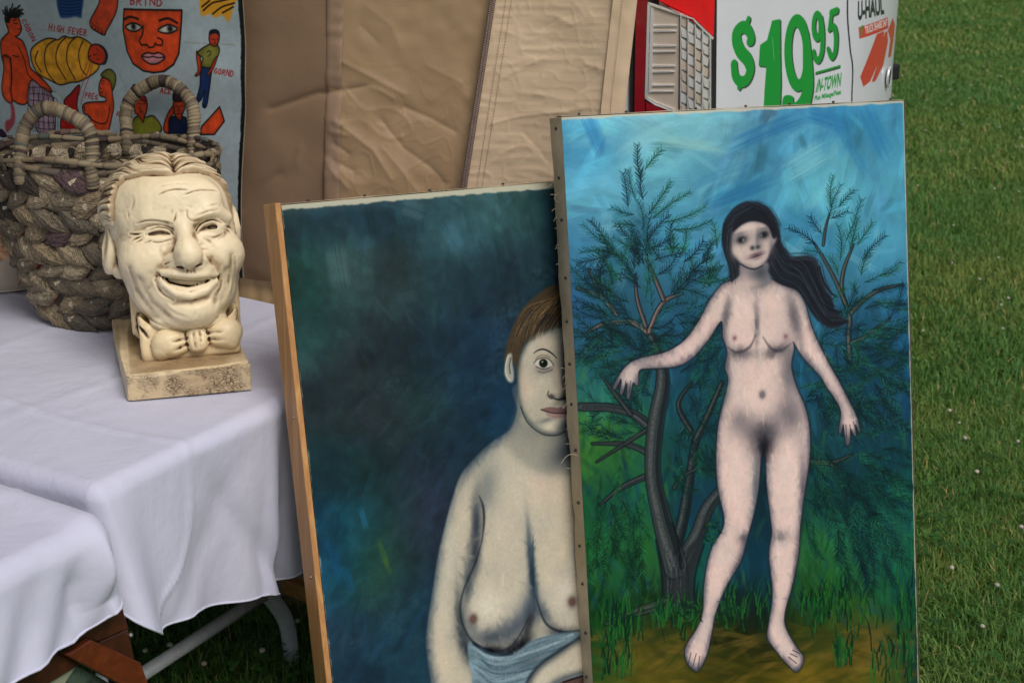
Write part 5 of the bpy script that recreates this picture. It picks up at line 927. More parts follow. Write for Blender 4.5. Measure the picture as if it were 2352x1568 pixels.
# zip: tape and interlocking teeth
wall_panel('zip_tape', lambda z: e_zip(z) - .001, lambda z: e_zip(z) + .0105, 8, 120, .021, lambda S, Z, c: 0 * S, m_plain('zip_tape_brown', (.16, .10, .075, 1), .8, .2), tent)
zb = MB(); z = .72; i = 0
while z < 1.42:
    for sd in (-1, 1):
        zz = z + (.0016 if sd > 0 else 0); p = wall_pt(e_zip(zz) + .0045 + sd * .0024, zz, .0235); tdir = unit(wall_pt(e_zip(zz) + .02, zz, 0) - wall_pt(e_zip(zz) - .02, zz, 0)); n = np.array([tdir[1], -tdir[0], 0])
        zb.add(*box_verts(p - tdir * .0021 - np.array([0, 0, .0009]), tdir * .0042, np.array([0, 0, .0018]), n * .0022))
    z += .0034
part('zip_teeth', zb.mesh('zip_teeth'), m_plain('zip_teeth_metal', (.42, .33, .30, 1), .35, .6, .4, 40, .1, 0), tent, 'stuff')
st = MB()
for off, w in ((.030, .0008), (.041, .0008)):
    z = .80
    while z < 1.40:
        p = wall_pt(e_zip(z) + off, z, 0)
        S_, Z_ = np.array([[e_zip(z) + off]]), np.array([[z]]); k = .0155 + float(f_flap(S_, Z_, (S_ - e_zip(z) - .009) / (e_hem(z) - e_zip(z) - .009))[0, 0]); p = wall_pt(e_zip(z) + off, z, k)
        tdir = np.array([1.0, 0, 0]); st.add(*box_verts(p - tdir * w / 2, tdir * w, np.array([0, 0, .0034]), np.array([0, -.0006, 0]))); z += .0058
z = .95
while z < 1.40:
    p = wall_pt(e_hem(z) + .012, z, .018 + .0545); st.add(*box_verts(p - np.array([.0004, 0, 0]), np.array([.0008, 0, 0]), np.array([0, 0, .0034]), np.array([0, -.0006, 0]))); z += .0058
part('stitching', st.mesh('stitching'), m_plain('thread', (.24, .17, .11, 1), .9, .1), tent, 'stuff')
# gathered band at table height
zz = np.linspace(.66, .787, 24); c = np.linspace(1.2, WS[-1] - .75, 420); Zz, S = np.meshgrid(zz, c, indexing='ij')
K = .016 + .004 * rn(S, Zz * .2, 60, 41) + .005 * rn(S, Zz * .3, 18, 42) + .004 * np.sin(Zz * 90 + 3 * S)
part('hem_band', mesh_from('hem_band', wall_pt(S.ravel(), Zz.ravel(), K.ravel()), grid_faces(len(zz), len(c)), True, np.stack([S.ravel(), Zz.ravel()], 1)), m_fabric('hem_band_cloth', (.36, .25, .13, 1), (.42, .30, .17, 1), .6, 150), tent)
# left part of the wall, roof and poles (out of the picture, they shade the table)
wall_panel('side_panel', lambda z: 0.0 + 0 * z, lambda z: .92 + 0 * z, 30, 60, -.002, lambda S, Z, c: .004 * rn(S, Z, 5, 51), M['screen'], tent)
def RP(a, b, z): return TF + U1 * a + BD * b + np.array([0, 0, z])
V, Fq = [], []
for i in range(13):
    for j in range(13): a, b = -.32 + 3.2 * i / 12, .02 + 3.0 * j / 12; V.append(RP(a, b, 2.08 + .75 * (1 - max(abs(i / 6 - 1), abs(j / 6 - 1)))))
part('roof', mesh_from('roof', np.array(V), grid_faces(13, 13)), m_fabric('tent_roof_cloth', (.42, .31, .2, 1), (.48, .36, .24, 1), .7, 110, .1, .25), tent)
for a, b in ((-.30, .06), (-.30, 2.95), (2.8, .06), (2.8, 2.95)):
    q = RP(a, b, 0); part('pole', bevel(fixn(MB().add(*box_verts(q - np.array([.016, .016, 0]), np.array([.032, 0, 0]), np.array([0, .032, 0]), np.array([0, 0, 2.09]))).mesh('pole')), .004), M['leg_metal'], tent)
# ------------------------------------------------------------------ white rental van seen from its rear corner
_vp = [(-2.6, 6.55), (-1.0, 4.72), (.02, 3.53), (.13, 3.37), (.22, 3.298), (.34, 3.285), (.47, 3.31), (.60, 3.425), (.75, 3.575), (.88, 3.715), (.98, 3.87), (1.06, 4.03), (1.105, 4.17), (1.10, 4.32), (1.03, 4.48), (.6, 5.0), (-.9, 6.75)]
VPL = crspline(np.array(_vp), 20); VS = np.concatenate([[0], np.cumsum(np.linalg.norm(np.diff(VPL, axis=0), axis=1))])
vhit = lambda x, y: wall_hit(x, y, VPL, VS)
vpt = lambda s, z, k: wall_pt(s, z, k, VPL, VS)
VS0 = vhit(1640, 100)[0] - .02; VS1 = vhit(2050, 60)[0] + .14; VZ0, VZ1 = .98, 1.52; VRES = 1000
def van_M(P):
    out = []
    for x, y in np.asarray(P, float):
        h = vhit(x, y)
        if h is None: h = (VS1 + .1, 1.2)
        out.append([(h[0] - VS0) * VRES, (VZ1 - h[1]) * VRES])
    return np.array(out)
def text_tris(body, shear=0.0, bold=0.0):
    """triangles of Blender's built-in font, scaled to the unit square"""
    cu = bpy.data.curves.new('lettering', 'FONT'); cu.body = body; cu.shear = shear; cu.offset = bold; cu.resolution_u = 6; o = bpy.data.objects.new('lettering', cu); sc.collection.objects.link(o)
    me = o.evaluated_get(bpy.context.evaluated_depsgraph_get()).to_mesh(); me.calc_loop_triangles(); v = np.array([x.co[:2] for x in me.vertices]); tr = [tuple(q.vertices) for q in me.loop_triangles]
    o.evaluated_get(bpy.context.evaluated_depsgraph_get()).to_mesh_clear(); bpy.data.objects.remove(o); bpy.data.curves.remove(cu)
    lo, hi = v.min(0), v.max(0); return (v - lo) / (hi - lo), tr
def quad_text(cv, body, q, col, shear=0.0, bold=0.0, alpha=1.0):
    v, tr = text_tris(body, shear, bold); TL, TR, BR, BL = [np.array(p, float) for p in q]; U, W = v[:, :1], v[:, 1:]
    P = cv.M((BL * (1 - U) + BR * U) * (1 - W) + (TL * (1 - U) + TR * U) * W)
    x0, y0 = np.floor(P.min(0) - 2).astype(int); x1, y1 = np.ceil(P.max(0) + 2).astype(int); SS = 3; m = np.zeros(((y1 - y0) * SS, (x1 - x0) * SS), np.float32); Q = (P - [x0, y0]) * SS
    for t in tr:
        a, b, c = Q[list(t)]; bx0, by0 = np.floor(np.min([a, b, c], 0)).astype(int); bx1, by1 = np.ceil(np.max([a, b, c], 0)).astype(int) + 1
        X = np.arange(bx0, bx1)[None] + .5; Y = np.arange(by0, by1)[:, None] + .5; e = lambda p, r: (r[0] - p[0]) * (Y - p[1]) - (r[1] - p[1]) * (X - p[0])
        w0, w1, w2 = e(a, b), e(b, c), e(c, a); ins = ((w0 >= -.01) & (w1 >= -.01) & (w2 >= -.01)) | ((w0 <= .01) & (w1 <= .01) & (w2 <= .01)); sub = m[by0:by1, bx0:bx1]; sub[ins] = 1
    m = m.reshape(y1 - y0, SS, x1 - x0, SS).mean((1, 3)); cx0, cy0, cx1, cy1 = max(x0, 0), max(y0, 0), min(x1, cv.w), min(y1, cv.h)
    if cx1 > cx0 and cy1 > cy0: cv.comp((cx0, cy0, cx1, cy1), m[cy0 - y0:cy1 - y0, cx0 - x0:cx1 - x0], col, alpha)
def paint_van():
    cv = Cv(int((VS1 - VS0) * VRES), int((VZ1 - VZ0) * VRES), van_M); cv.setk(1800, 100); cv.a[:] = np.array([212, 216, 222], np.float32) / 255
    V4 = lambda *q: [(1411.2 + .32 * x, .32 * y) for x, y in q]; gr, dk = (28, 150, 58), (58, 62, 64)
    def st(q, w, dx=0): 
        w = np.broadcast_to(np.asarray(w, float), (len(q),))
        return q, w * .32
    def glyph(fn):
        for (dx, dy, c) in ((9, 9, dk), (0, 0, gr)): fn(dx, dy, c)
    def S(dx, dy, c):
        q = [(968, 300), (985, 285), (960, 218), (920, 196), (880, 235), (878, 300), (905, 370), (955, 430), (975, 500), (950, 570), (905, 588), (868, 545), (858, 462)]; cv.stroke(V4(*[(x + dx, y + dy) for x, y in q]), np.array([46, 54, 58, 62, 66, 70, 72, 72, 68, 62, 56, 52, 48]) * .32, c, 1, .5)
        cv.stroke(V4((962 + dx, 140 + dy), (940 + dx, 200 + dy)), 34 * .32, c, 1, .5, False); cv.stroke(V4((914 + dx, 570 + dy), (896 + dx, 626 + dy)), 34 * .32, c, 1, .5, False)
    def one(dx, dy, c): cv.fill(V4(*[(x + dx, y + dy) for x, y in [(1132, 150), (1190, 138), (1192, 400), (1196, 600), (1185, 900), (1065, 900), (1078, 640), (1090, 480), (1035, 476), (1045, 325), (1095, 290)]]), c, 1, .3, False)
    def nine(dx, dy, c):
        a = np.linspace(0, 2 * np.pi, 40); r_ = [(1314 + dx + 68 * math.cos(t) + 14 * math.sin(t) * .4, 382 + dy + 232 * math.sin(t)) for t in a]; cv.stroke(V4(*r_), 66 * .32, c, 1, .5)
        cv.fill(V4(*[(x + dx, y + dy) for x, y in [(1356, 180), (1392, 230), (1418, 430), (1428, 600), (1412, 720), (1370, 860), (1220, 880), (1210, 705), (1276, 690), (1290, 740), (1335, 690), (1352, 600), (1352, 420)]]), c, 1, .3)
    def sn(dx, dy, c):
        a = np.linspace(0, 2 * np.pi, 30); cv.stroke(V4(*[(1454 + dx + 25 * math.cos(t), 190 + dy + 86 * math.sin(t)) for t in a]), 38 * .32, c, 1, .5); cv.stroke(V4(*[(x + dx, y + dy) for x, y in [(1480, 130), (1492, 230), (1490, 360), (1468, 430), (1440, 420), (1430, 372)]]), np.array([36, 42, 42, 40, 34, 28]) * .32, c, 1, .5)
        cv.stroke(V4(*[(x + dx, y + dy) for x, y in [(1596, 78), (1556, 94)]]), 38 * .32, c, 1, .5, False); cv.stroke(V4(*[(x + dx, y + dy) for x, y in [(1558, 92), (1544, 205)]]), 34 * .32, c, 1, .5, False); cv.stroke(V4(*[(x + dx, y + dy) for x, y in [(1540, 215), (1572, 192), (1590, 260), (1584, 370), (1558, 412), (1532, 352)]]), np.array([28, 38, 44, 42, 36, 28]) * .32, c, 1, .5)
    for f in (S, one, nine, sn): glyph(f)
    cv.stroke(V4((1448, 534), (1620, 486)), 12 * .32, dk, 1, .4, False); cv.stroke(V4((1446, 525), (1620, 475)), 12 * .32, gr, 1, .4, False)
    quad_text(cv, 'IN-TOWN', V4((1456, 572), (1632, 520), (1630, 622), (1442, 668)), gr, .25, .035); quad_text(cv, 'Plus Mileage/Fees', V4((1436, 690), (1628, 640), (1626, 690), (1434, 736)), gr, .12, .03)
    quad_text(cv, 'U-HAUL', V4((1748, 10), (1930, -28), (1938, 104), (1746, 152)), (34, 42, 50), 0, .045)
    rd = (206, 66, 60); cv.fill(V4((1752, 198), (1962, 124), (1966, 204), (1758, 280)), rd, 1, .3, False); quad_text(cv, 'TRUCK SHARE 24/7', V4((1796, 192), (1958, 134), (1960, 186), (1800, 250)), (236, 232, 230), 0, .03); cv.stroke(V4((1784, 190), (1768, 205), (1780, 225), (1768, 252)), 14 * .32, (40, 150, 70), 1, .5)
    for q in ([(1884, 246), (1936, 224), (1930, 300), (1886, 470), (1836, 585), (1786, 625), (1764, 552), (1830, 390)], [(1940, 238), (1958, 222), (1964, 300), (1930, 470), (1872, 585), (1846, 592), (1886, 470)], [(1962, 222), (1996, 130), (2014, 180), (2002, 300), (1984, 408), (1964, 416), (1980, 290)]): cv.fill(V4(*q), rd, 1, .3, False)
    g = fnoise2(cv.h, cv.w, 60, 3)[..., None]; cv.a *= 1 + .02 * g; cv.stroke(V4((1134, 270), (1146, 430)), 1.2, (190, 220, 200), .6, .5)
    return np.clip(cv.a, 0, 1)
van = empty('cargo_van', (0.2, 4.9, 0), 'white rental van with green price lettering and red tail light behind the paintings', 'van')
vim = image_from('van_lettering', paint_van())
t = NT('white_car_paint', .3, .5); uvn = t.n('ShaderNodeTexCoord').outputs['UV']; im = t.n('ShaderNodeTexImage', _image=vim, _extension='EXTEND'); t.l(uvn, im.inputs[0]); t.color(im.outputs[0]); t.b.inputs['Coat Weight'].default_value = .5; t.b.inputs['Coat Roughness'].default_value = .06; t.bump(t.noise(t.coord('Object'), 5, 2), .04, .02); M['van_paint'] = t.m
zs = np.array([.40, .42, .60, .80, .98, 1.04, 1.08, 1.10, 1.12, 1.16, 1.24, 1.4, 1.52, 1.8, 2.1, 2.35, 2.45, 2.5]); ko = np.array([-.03, 0, .006, .006, .002, 0, 0, 0, 0, 0, 0, 0, 0, -.03, -.075, -.13, -.2, -.32])
zf = np.concatenate([np.linspace(a, b, 4)[:-1] for a, b in zip(zs[:-1], zs[1:])] + [zs[-1:]]); kf = np.interp(zf, zs, ko)
ss = np.concatenate([np.linspace(0, VS0 - .4, 40)[:-1], np.linspace(VS0 - .4, VS1 + .2, 160)[:-1], np.linspace(VS1 + .2, VS[-1], 40)]); Zz, S = np.meshgrid(zf, ss, indexing='ij'); K = np.repeat(kf[:, None], len(ss), 1)
V = vpt(S.ravel(), Zz.ravel(), K.ravel()); uv = np.stack([(S.ravel() - VS0) / (VS1 - VS0), (Zz.ravel() - VZ0) / (VZ1 - VZ0)], 1)
part('body', mesh_from('body', V, grid_faces(len(zf), len(ss)), True, uv), M['van_paint'], van)
top = [list(p) + [2.5] for p in wall_pt(np.linspace(0, VS[-1], 80), 2.5, -.32, VPL, VS)[:, :2].tolist()]; part('roof', mesh_from('roof', np.array(top), [list(range(80))], False), m_plain('van_roof_white', (.75, .75, .76, 1), .3), van)
def vstrip(name, px, w, k, mat):
    P = np.array([vhit(*p) for p in px]); P = crspline(P, 10); V = []
    for s, z in P: V += [vpt(s - w / 2, z, k + float(np.interp(z, zs, ko))), vpt(s + w / 2, z, k + float(np.interp(z, zs, ko)))]
    part(name, mesh_from(name, np.array(V), grid_faces(len(P), 2)), mat, van)
vstrip('door_seam', [(1949, -60), (1946, 30), (1952, 110), (1958, 160), (1955, 240), (1954, 300)], .006, .0012, M['black'])
def vpoly(name, px, k0, k1, mat, parent=None, dense=True):
    """slab that follows the van's skin: outline in picture coordinates, from k0 to k1 proud of it"""
    Q = []
    for a, b in zip(px, px[1:] + px[:1]):
        n = max(int(math.hypot(b[0] - a[0], b[1] - a[1]) / 14), 1)
        for i in range(n): Q.append(vhit(a[0] + (b[0] - a[0]) * i / n, a[1] + (b[1] - a[1]) * i / n))
    bm = bmesh.new(); lo = [bm.verts.new(vpt(s, z, k0)) for s, z in Q]; hi = [bm.verts.new(vpt(s, z, k1)) for s, z in Q]; n = len(Q)
    for i in range(n): bm.faces.new((lo[i], lo[(i + 1) % n], hi[(i + 1) % n], hi[i]))
    f = bm.faces.new(hi); bmesh.ops.triangulate(bm, faces=[f]); bmesh.ops.recalc_face_normals(bm, faces=bm.faces); me = bpy.data.meshes.new(name); bm.to_mesh(me); bm.free(); return part(name, me, mat, parent or van)
def m_lens(name, c, rough=.12):
    t = NT(name, rough, .6); t.color(c); t.b.inputs['Coat Weight'].default_value = .6; t.b.inputs['Coat Roughness'].default_value = .05
    b = t.n('ShaderNodeTexVoronoi'); b.inputs['Scale'].default_value = 40; t.l(t.coord('Object', (1, 1, 1)), b.inputs[0]); t.bump(b.outputs['Distance'], .18, .004); return t.m
M['chrome'] = m_plain('bright_reflector', (.86, .86, .86, 1), .28, .5, .55, 60, .05, .1, .003); M['tan_reflection'] = m_plain('tent_reflection_tan', (.56, .48, .40, 1), .35, .5, .3, 8, .12, .05)  # tan plate: reflection of the tent put into the base colour
tl = empty('tail_light', (0, 0, 0), None, None); tl.parent = van; tl.location = Vector((0, 0, 0)); 
vpoly('housing', [(1451, -420), (1446, 300), (1641, 300), (1647, -420)], -.01, .006, M['black'], tl)
red, redd = m_lens('red_lens', (.75, .010, .016, 1)), m_lens('dark_red_lens', (.24, .008, .016, 1), .2)
vpoly('red_lens', [(1464, -400), (1461, 60), (1456, 292), (1484, 292), (1478, 221), (1486, 3), (1490, -10), (1520, -10), (1520, -400)], .0, .012, redd, tl)
vpoly('red_lens', [(1500, -400), (1500, -6), (1590, 38), (1632, 84), (1634, 20), (1637, -400)], .0, .014, red, tl)
vpoly('red_lens', [(1486, 300), (1482, 232), (1504, 242), (1552, 262), (1560, 300)], .0, .013, redd, tl)
vpoly('reflector', [(1487, 4), (1560, 28), (1556, 256), (1504, 236), (1481, 221)], .0, .008, M['tan_reflection'], tl); vpoly('reflector', [(1561, 29), (1590, 42), (1631, 88), (1630, 300), (1557, 300)], .0, .0078, m_plain('grey_reflector', (.42, .42, .41, 1), .25, .5, .75, 30, .3, .2), tl)
for q in ([(1488, 6), (1590, 41), (1592, 45), (1490, 11)], [(1590, 41), (1633, 86), (1630, 90), (1589, 46)], [(1483, 220), (1504, 233), (1550, 250), (1550, 257), (1503, 240), (1480, 224)], [(1486, 8), (1492, 12), (1486, 222), (1480, 221)], [(1493, 14), (1500, 20), (1496, 200), (1488, 216)]): vpoly('rim', q, .004, .0135, M['chrome'], tl)
for k, y in enumerate((58, 70, 104, 117, 150, 163, 194, 208)): vpoly('bar', [(1489, y - 1.7), (1554 - k, y - .7), (1554 - k, y + 1.5), (1488, y + 2.2)], .0, .0125, M['chrome'], tl)
rr = random.Random(9)
for i in range(4):
    for k in range(9):
        x0, y0 = 1563 + i * 16, 36 + k * 25 + i * 13; x1 = x0 + 13; y1 = min(y0 + 22, 262)
        if y0 > 250: continue
        vpoly('facet', [(x0, y0), (x1, y0 + 9), (x1 - rr.uniform(0, 4), y1 + 5), (x0 + rr.uniform(0, 3), y1)], .002, .0083 + rr.uniform(0, .0022), M['chrome'] if rr.random() < .7 else M['tan_reflection'], tl)
for x in (1561, 1577, 1593, 1609, 1625): vpoly('rib', [(x - .8, 30 + (x - 1561) * .8), (x + 1.2, 31 + (x - 1561) * .8), (x + .6, 300), (x - 1.4, 300)], .0, .014, M['chrome'], tl)
# oval badge, bumper, wheel
bs0, bz0 = vhit(2030, 181); bq = [(bs0 + .035 + .024 * math.cos(a), bz0 + .026 * math.sin(a)) for a in np.linspace(0, 2 * np.pi, 25)[:-1]]; ring = np.array([vpt(s, z, .008) for s, z in bq + bq[:1]]); part('badge', mesh_from('badge', *tube(np.concatenate([ring, ring[1:2]]), .0032, 8, False)), M['chrome'], van)
bp = [vpt(bs0 + .035 + .020 * math.cos(a), bz0 + .022 * math.sin(a), .006) for a in np.linspace(0, 2 * np.pi, 21)[:-1]]; part('badge_plate', fixn(mesh_from('badge_plate', *prism(bp, unit(vpt(bs0 + .035, 0, .01) - vpt(bs0 + .035, 0, 0)) * .004), False)), m_plain('badge_dark', (.07, .09, .11, 1), .25, .5), van)
bs = np.linspace(VS0 - .25, VS1 - .32, 60); V = []
for s in bs:
    for z, k in ((.36, .03), (.38, .10), (.50, .12), (.62, .11), (.64, .02)): V.append(vpt(s, z, k))
part('bumper', fixn(mesh_from('bumper', np.array(V), grid_faces(len(bs), 5))), m_plain('bumper_plastic', (.03, .03, .032, 1), .6), van)
p = vpt(vhit(2044, 215)[0] + .075, 1.035, .004); part('door_hinge', bevel(fixn(MB().add(*box_verts(p + np.array([-.01, -.015, -.035]), np.array([.035, .03, 0]), np.array([-.02, .03, 0]), np.array([0, 0, .045]))).mesh('door_hinge')), .006), M['black'], van)
def wheel(c, ax):
    ax = unit(ax); up = np.array([0, 0, 1.0]); e = np.cross(ax, up); prof = [(.0, .08), (.20, .08), (.23, .10), (.32, .10), (.345, .06), (.345, -.06), (.32, -.10), (.1, -.10)]; V = []
    for k in range(36):
        a = 2 * np.pi * k / 36
        for r_, h in prof: V.append(np.asarray(c) + ax * h + (e * math.cos(a) + up * math.sin(a)) * r_)
    part('wheel', fixn(mesh_from('wheel', np.array(V), [list(map(int, f)) for f in grid_faces(36, len(prof))] + [[35 * len(prof) + j, 35 * len(prof) + j + 1, j + 1, j] for j in range(len(prof) - 1)])), M['black'], van)
wheel((-.36, 4.45, .345), (-.76, -.65, 0)); wheel((.25, 5.05, .345), (.76, .65, 0))
# ------------------------------------------------------------------ plaster head: sculpted as a signed distance field, meshed by surface nets
HO = at(393, 555, 2.50); HS = 2.50 / F * .985; _tw = unit(CAM - HO); _ex = unit(np.cross(np.array([0, 0, 1.0]), _tw)); _up = np.cross(_tw, _ex)
def h2w(P): P = np.asarray(P, float); return HO + HS * (P[:, :1] * _ex + P[:, 1:2] * _up + P[:, 2:3] * _tw)
class SDF:
    def __init__(s, lo, hi, h):
        s.h = h; s.ax = [np.arange(lo[i], hi[i] + h, h, dtype=np.float32) for i in range(3)]; s.d = np.full([len(a) for a in s.ax], 1e3, np.float32)
    def box(s, lo, hi):
        sl = tuple(slice(int(np.searchsorted(s.ax[i], lo[i])), int(np.searchsorted(s.ax[i], hi[i]))) for i in range(3))
        return sl, s.ax[0][sl[0]][:, None, None], s.ax[1][sl[1]][None, :, None], s.ax[2][sl[2]][None, None, :]
    def comb(s, sl, e, k, op):
        d = s.d[sl]
        if op == 'u': h = np.clip(.5 + .5 * (d - e) / k, 0, 1); s.d[sl] = d * (1 - h) + e * h - k * h * (1 - h)
        else: h = np.clip(.5 - .5 * (d + e) / k, 0, 1); s.d[sl] = d * (1 - h) - e * h + k * h * (1 - h)
    def ell(s, c, r, k=8., op='u', rot=0.):
        c = (c[0] - 393, 555 - c[1], c[2]); R = max(r) + 2.5 * k + 8; sl, X, Y, Z = s.box([v - R for v in c], [v + R for v in c])
        X, Y, Z = X - c[0], Y - c[1], Z - c[2]
        if rot: a = math.radians(rot); X, Y = X * math.cos(a) + Y * math.sin(a), -X * math.sin(a) + Y * math.cos(a)
        k0 = np.sqrt((X / r[0]) ** 2 + (Y / r[1]) ** 2 + (Z / r[2]) ** 2); k1 = np.sqrt((X / r[0] ** 2) ** 2 + (Y / r[1] ** 2) ** 2 + (Z / r[2] ** 2) ** 2); s.comb(sl, k0 * (k0 - 1) / (k1 + 1e-6), k, op)
    def cap(s, pts, r, k=6., op='u'):
        P = [np.array([p[0] - 393, 555 - p[1], p[2]], float) for p in pts]; r = np.broadcast_to(np.asarray(r, float), (len(P),)); R = max(r) + 2.5 * k + 8
        lo, hi = np.min(P, 0) - R, np.max(P, 0) + R; sl, X, Y, Z = s.box(lo, hi); e = None
        for a, b, ra, rb in zip(P[:-1], P[1:], r[:-1], r[1:]):
            ba = b - a; x, y, z = X - a[0], Y - a[1], Z - a[2]; t = np.clip((x * ba[0] + y * ba[1] + z * ba[2]) / (ba @ ba), 0, 1)
            q = np.sqrt((x - t * ba[0]) ** 2 + (y - t * ba[1]) ** 2 + (z - t * ba[2]) ** 2) - (ra + (rb - ra) * t); e = q if e is None else np.minimum(e, q)
        s.comb(sl, e, k, op)
    def rbox(s, c, hsz, rad, k=6., op='u', rot=0., tiltx=0.):
        c = (c[0] - 393, 555 - c[1], c[2]); R = float(np.linalg.norm(hsz)) + 2.5 * k + 6; sl, X, Y, Z = s.box([v - R for v in c], [v + R for v in c]); X, Y, Z = X - c[0], Y - c[1], Z - c[2]
        if rot: a = math.radians(rot); X, Y = X * math.cos(a) + Y * math.sin(a), -X * math.sin(a) + Y * math.cos(a)
        if tiltx: a = math.radians(tiltx); Y, Z = Y * math.cos(a) + Z * math.sin(a), -Y * math.sin(a) + Z * math.cos(a)
        qx, qy, qz = np.abs(X) - hsz[0] + rad, np.abs(Y) - hsz[1] + rad, np.abs(Z) - hsz[2] + rad
        e = np.sqrt(np.maximum(qx, 0) ** 2 + np.maximum(qy, 0) ** 2 + np.maximum(qz, 0) ** 2) + np.minimum(np.maximum(np.maximum(qx, qy), qz), 0) - rad; s.comb(sl, e, k, op)
    def sz(s, x, y):
        i = int(np.clip(np.searchsorted(s.ax[0], x - 393), 0, len(s.ax[0]) - 1)); j = int(np.clip(np.searchsorted(s.ax[1], 555 - y), 0, len(s.ax[1]) - 1)); k = np.nonzero(s.d[i, j] < 0)[0]
        return float(s.ax[2][k[-1]]) if len(k) else 0.0
    def scap(s, pts, r, k=6., op='u'):
        s.cap([(p[0], p[1], s.sz(p[0], p[1]) + p[2]) for p in pts], r, k, op)
    def mesh(s):
        d = s.d; sg = d < 0; c = np.zeros(np.array(d.shape) - 1, np.int8)
        for i in (0, 1):
            for j in (0, 1):
                for k in (0, 1): c += sg[i:d.shape[0] - 1 + i, j:d.shape[1] - 1 + j, k:d.shape[2] - 1 + k]
        act = (c > 0) & (c < 8); I = np.argwhere(act); idx = np.full(act.shape, -1, np.int32); idx[act] = np.arange(len(I)); P = np.zeros((len(I), 3)); n = np.zeros(len(I))
        for a in range(3):
            o = [b for b in range(3) if b != a]
            for u in (0, 1):
                for v in (0, 1):
                    q = I.copy(); q[:, o[0]] += u; q[:, o[1]] += v; q2 = q.copy(); q2[:, a] += 1
                    d0, d1 = d[tuple(q.T)], d[tuple(q2.T)]; m = (d0 < 0) != (d1 < 0); t = d0[m] / (d0[m] - d1[m]); pt = q[m].astype(float); pt[:, a] += t; P[m] += pt; n[m] += 1
        P /= n[:, None]; V = np.stack([s.ax[i][0] + P[:, i] * s.h for i in range(3)], 1); Fs = []
        for a in range(3):
            o = [b for b in range(3) if b != a]; sl0 = [slice(None)] * 3; sl1 = [slice(None)] * 3; sl0[a] = slice(0, -1); sl1[a] = slice(1, None); ch = sg[tuple(sl0)] != sg[tuple(sl1)]
            E = np.argwhere(ch); E = E[(E[:, o[0]] > 0) & (E[:, o[1]] > 0)]; E = E[(E[:, o[0]] < act.shape[o[0]]) & (E[:, o[1]] < act.shape[o[1]])]
            g = lambda u, v: idx[tuple(np.stack([E[:, b] - (u if b == o[0] else v if b == o[1] else 0) for b in range(3)]))]
            q = np.stack([g(1, 1), g(0, 1), g(0, 0), g(1, 0)], 1); flip = sg[tuple(E.T)] == (a == 1); q[flip] = q[flip][:, ::-1]; Fs.append(q[(q >= 0).all(1)])
        return V, np.concatenate(Fs)
def vnormals(V, Fq):
    n = np.cross(V[Fq[:, 2]] - V[Fq[:, 0]], V[Fq[:, 3]] - V[Fq[:, 1]]); N = np.zeros_like(V)
    for k in range(4): np.add.at(N, Fq[:, k], n)
    return N / (np.linalg.norm(N, axis=1)[:, None] + 1e-9)
def smooth_attr(V, Fq, A, it):
    for _ in range(it):
        S = np.zeros_like(A); C = np.zeros(len(V))
        for k in range(4): np.add.at(S, Fq[:, k], A[Fq[:, (k + 1) % 4]]); np.add.at(S, Fq[:, k], A[Fq[:, (k - 1) % 4]]); np.add.at(C, Fq[:, k], 2)
        A = S / (C[:, None] if A.ndim == 2 else C)
    return A
def xydist(V, pts, smooth=True):
    P = np.array([(p[0] - 393, 555 - p[1]) for p in pts], float); P = crspline(P, 5) if smooth and len(P) > 2 else P; return polydist(V[:, 0], V[:, 1], P)
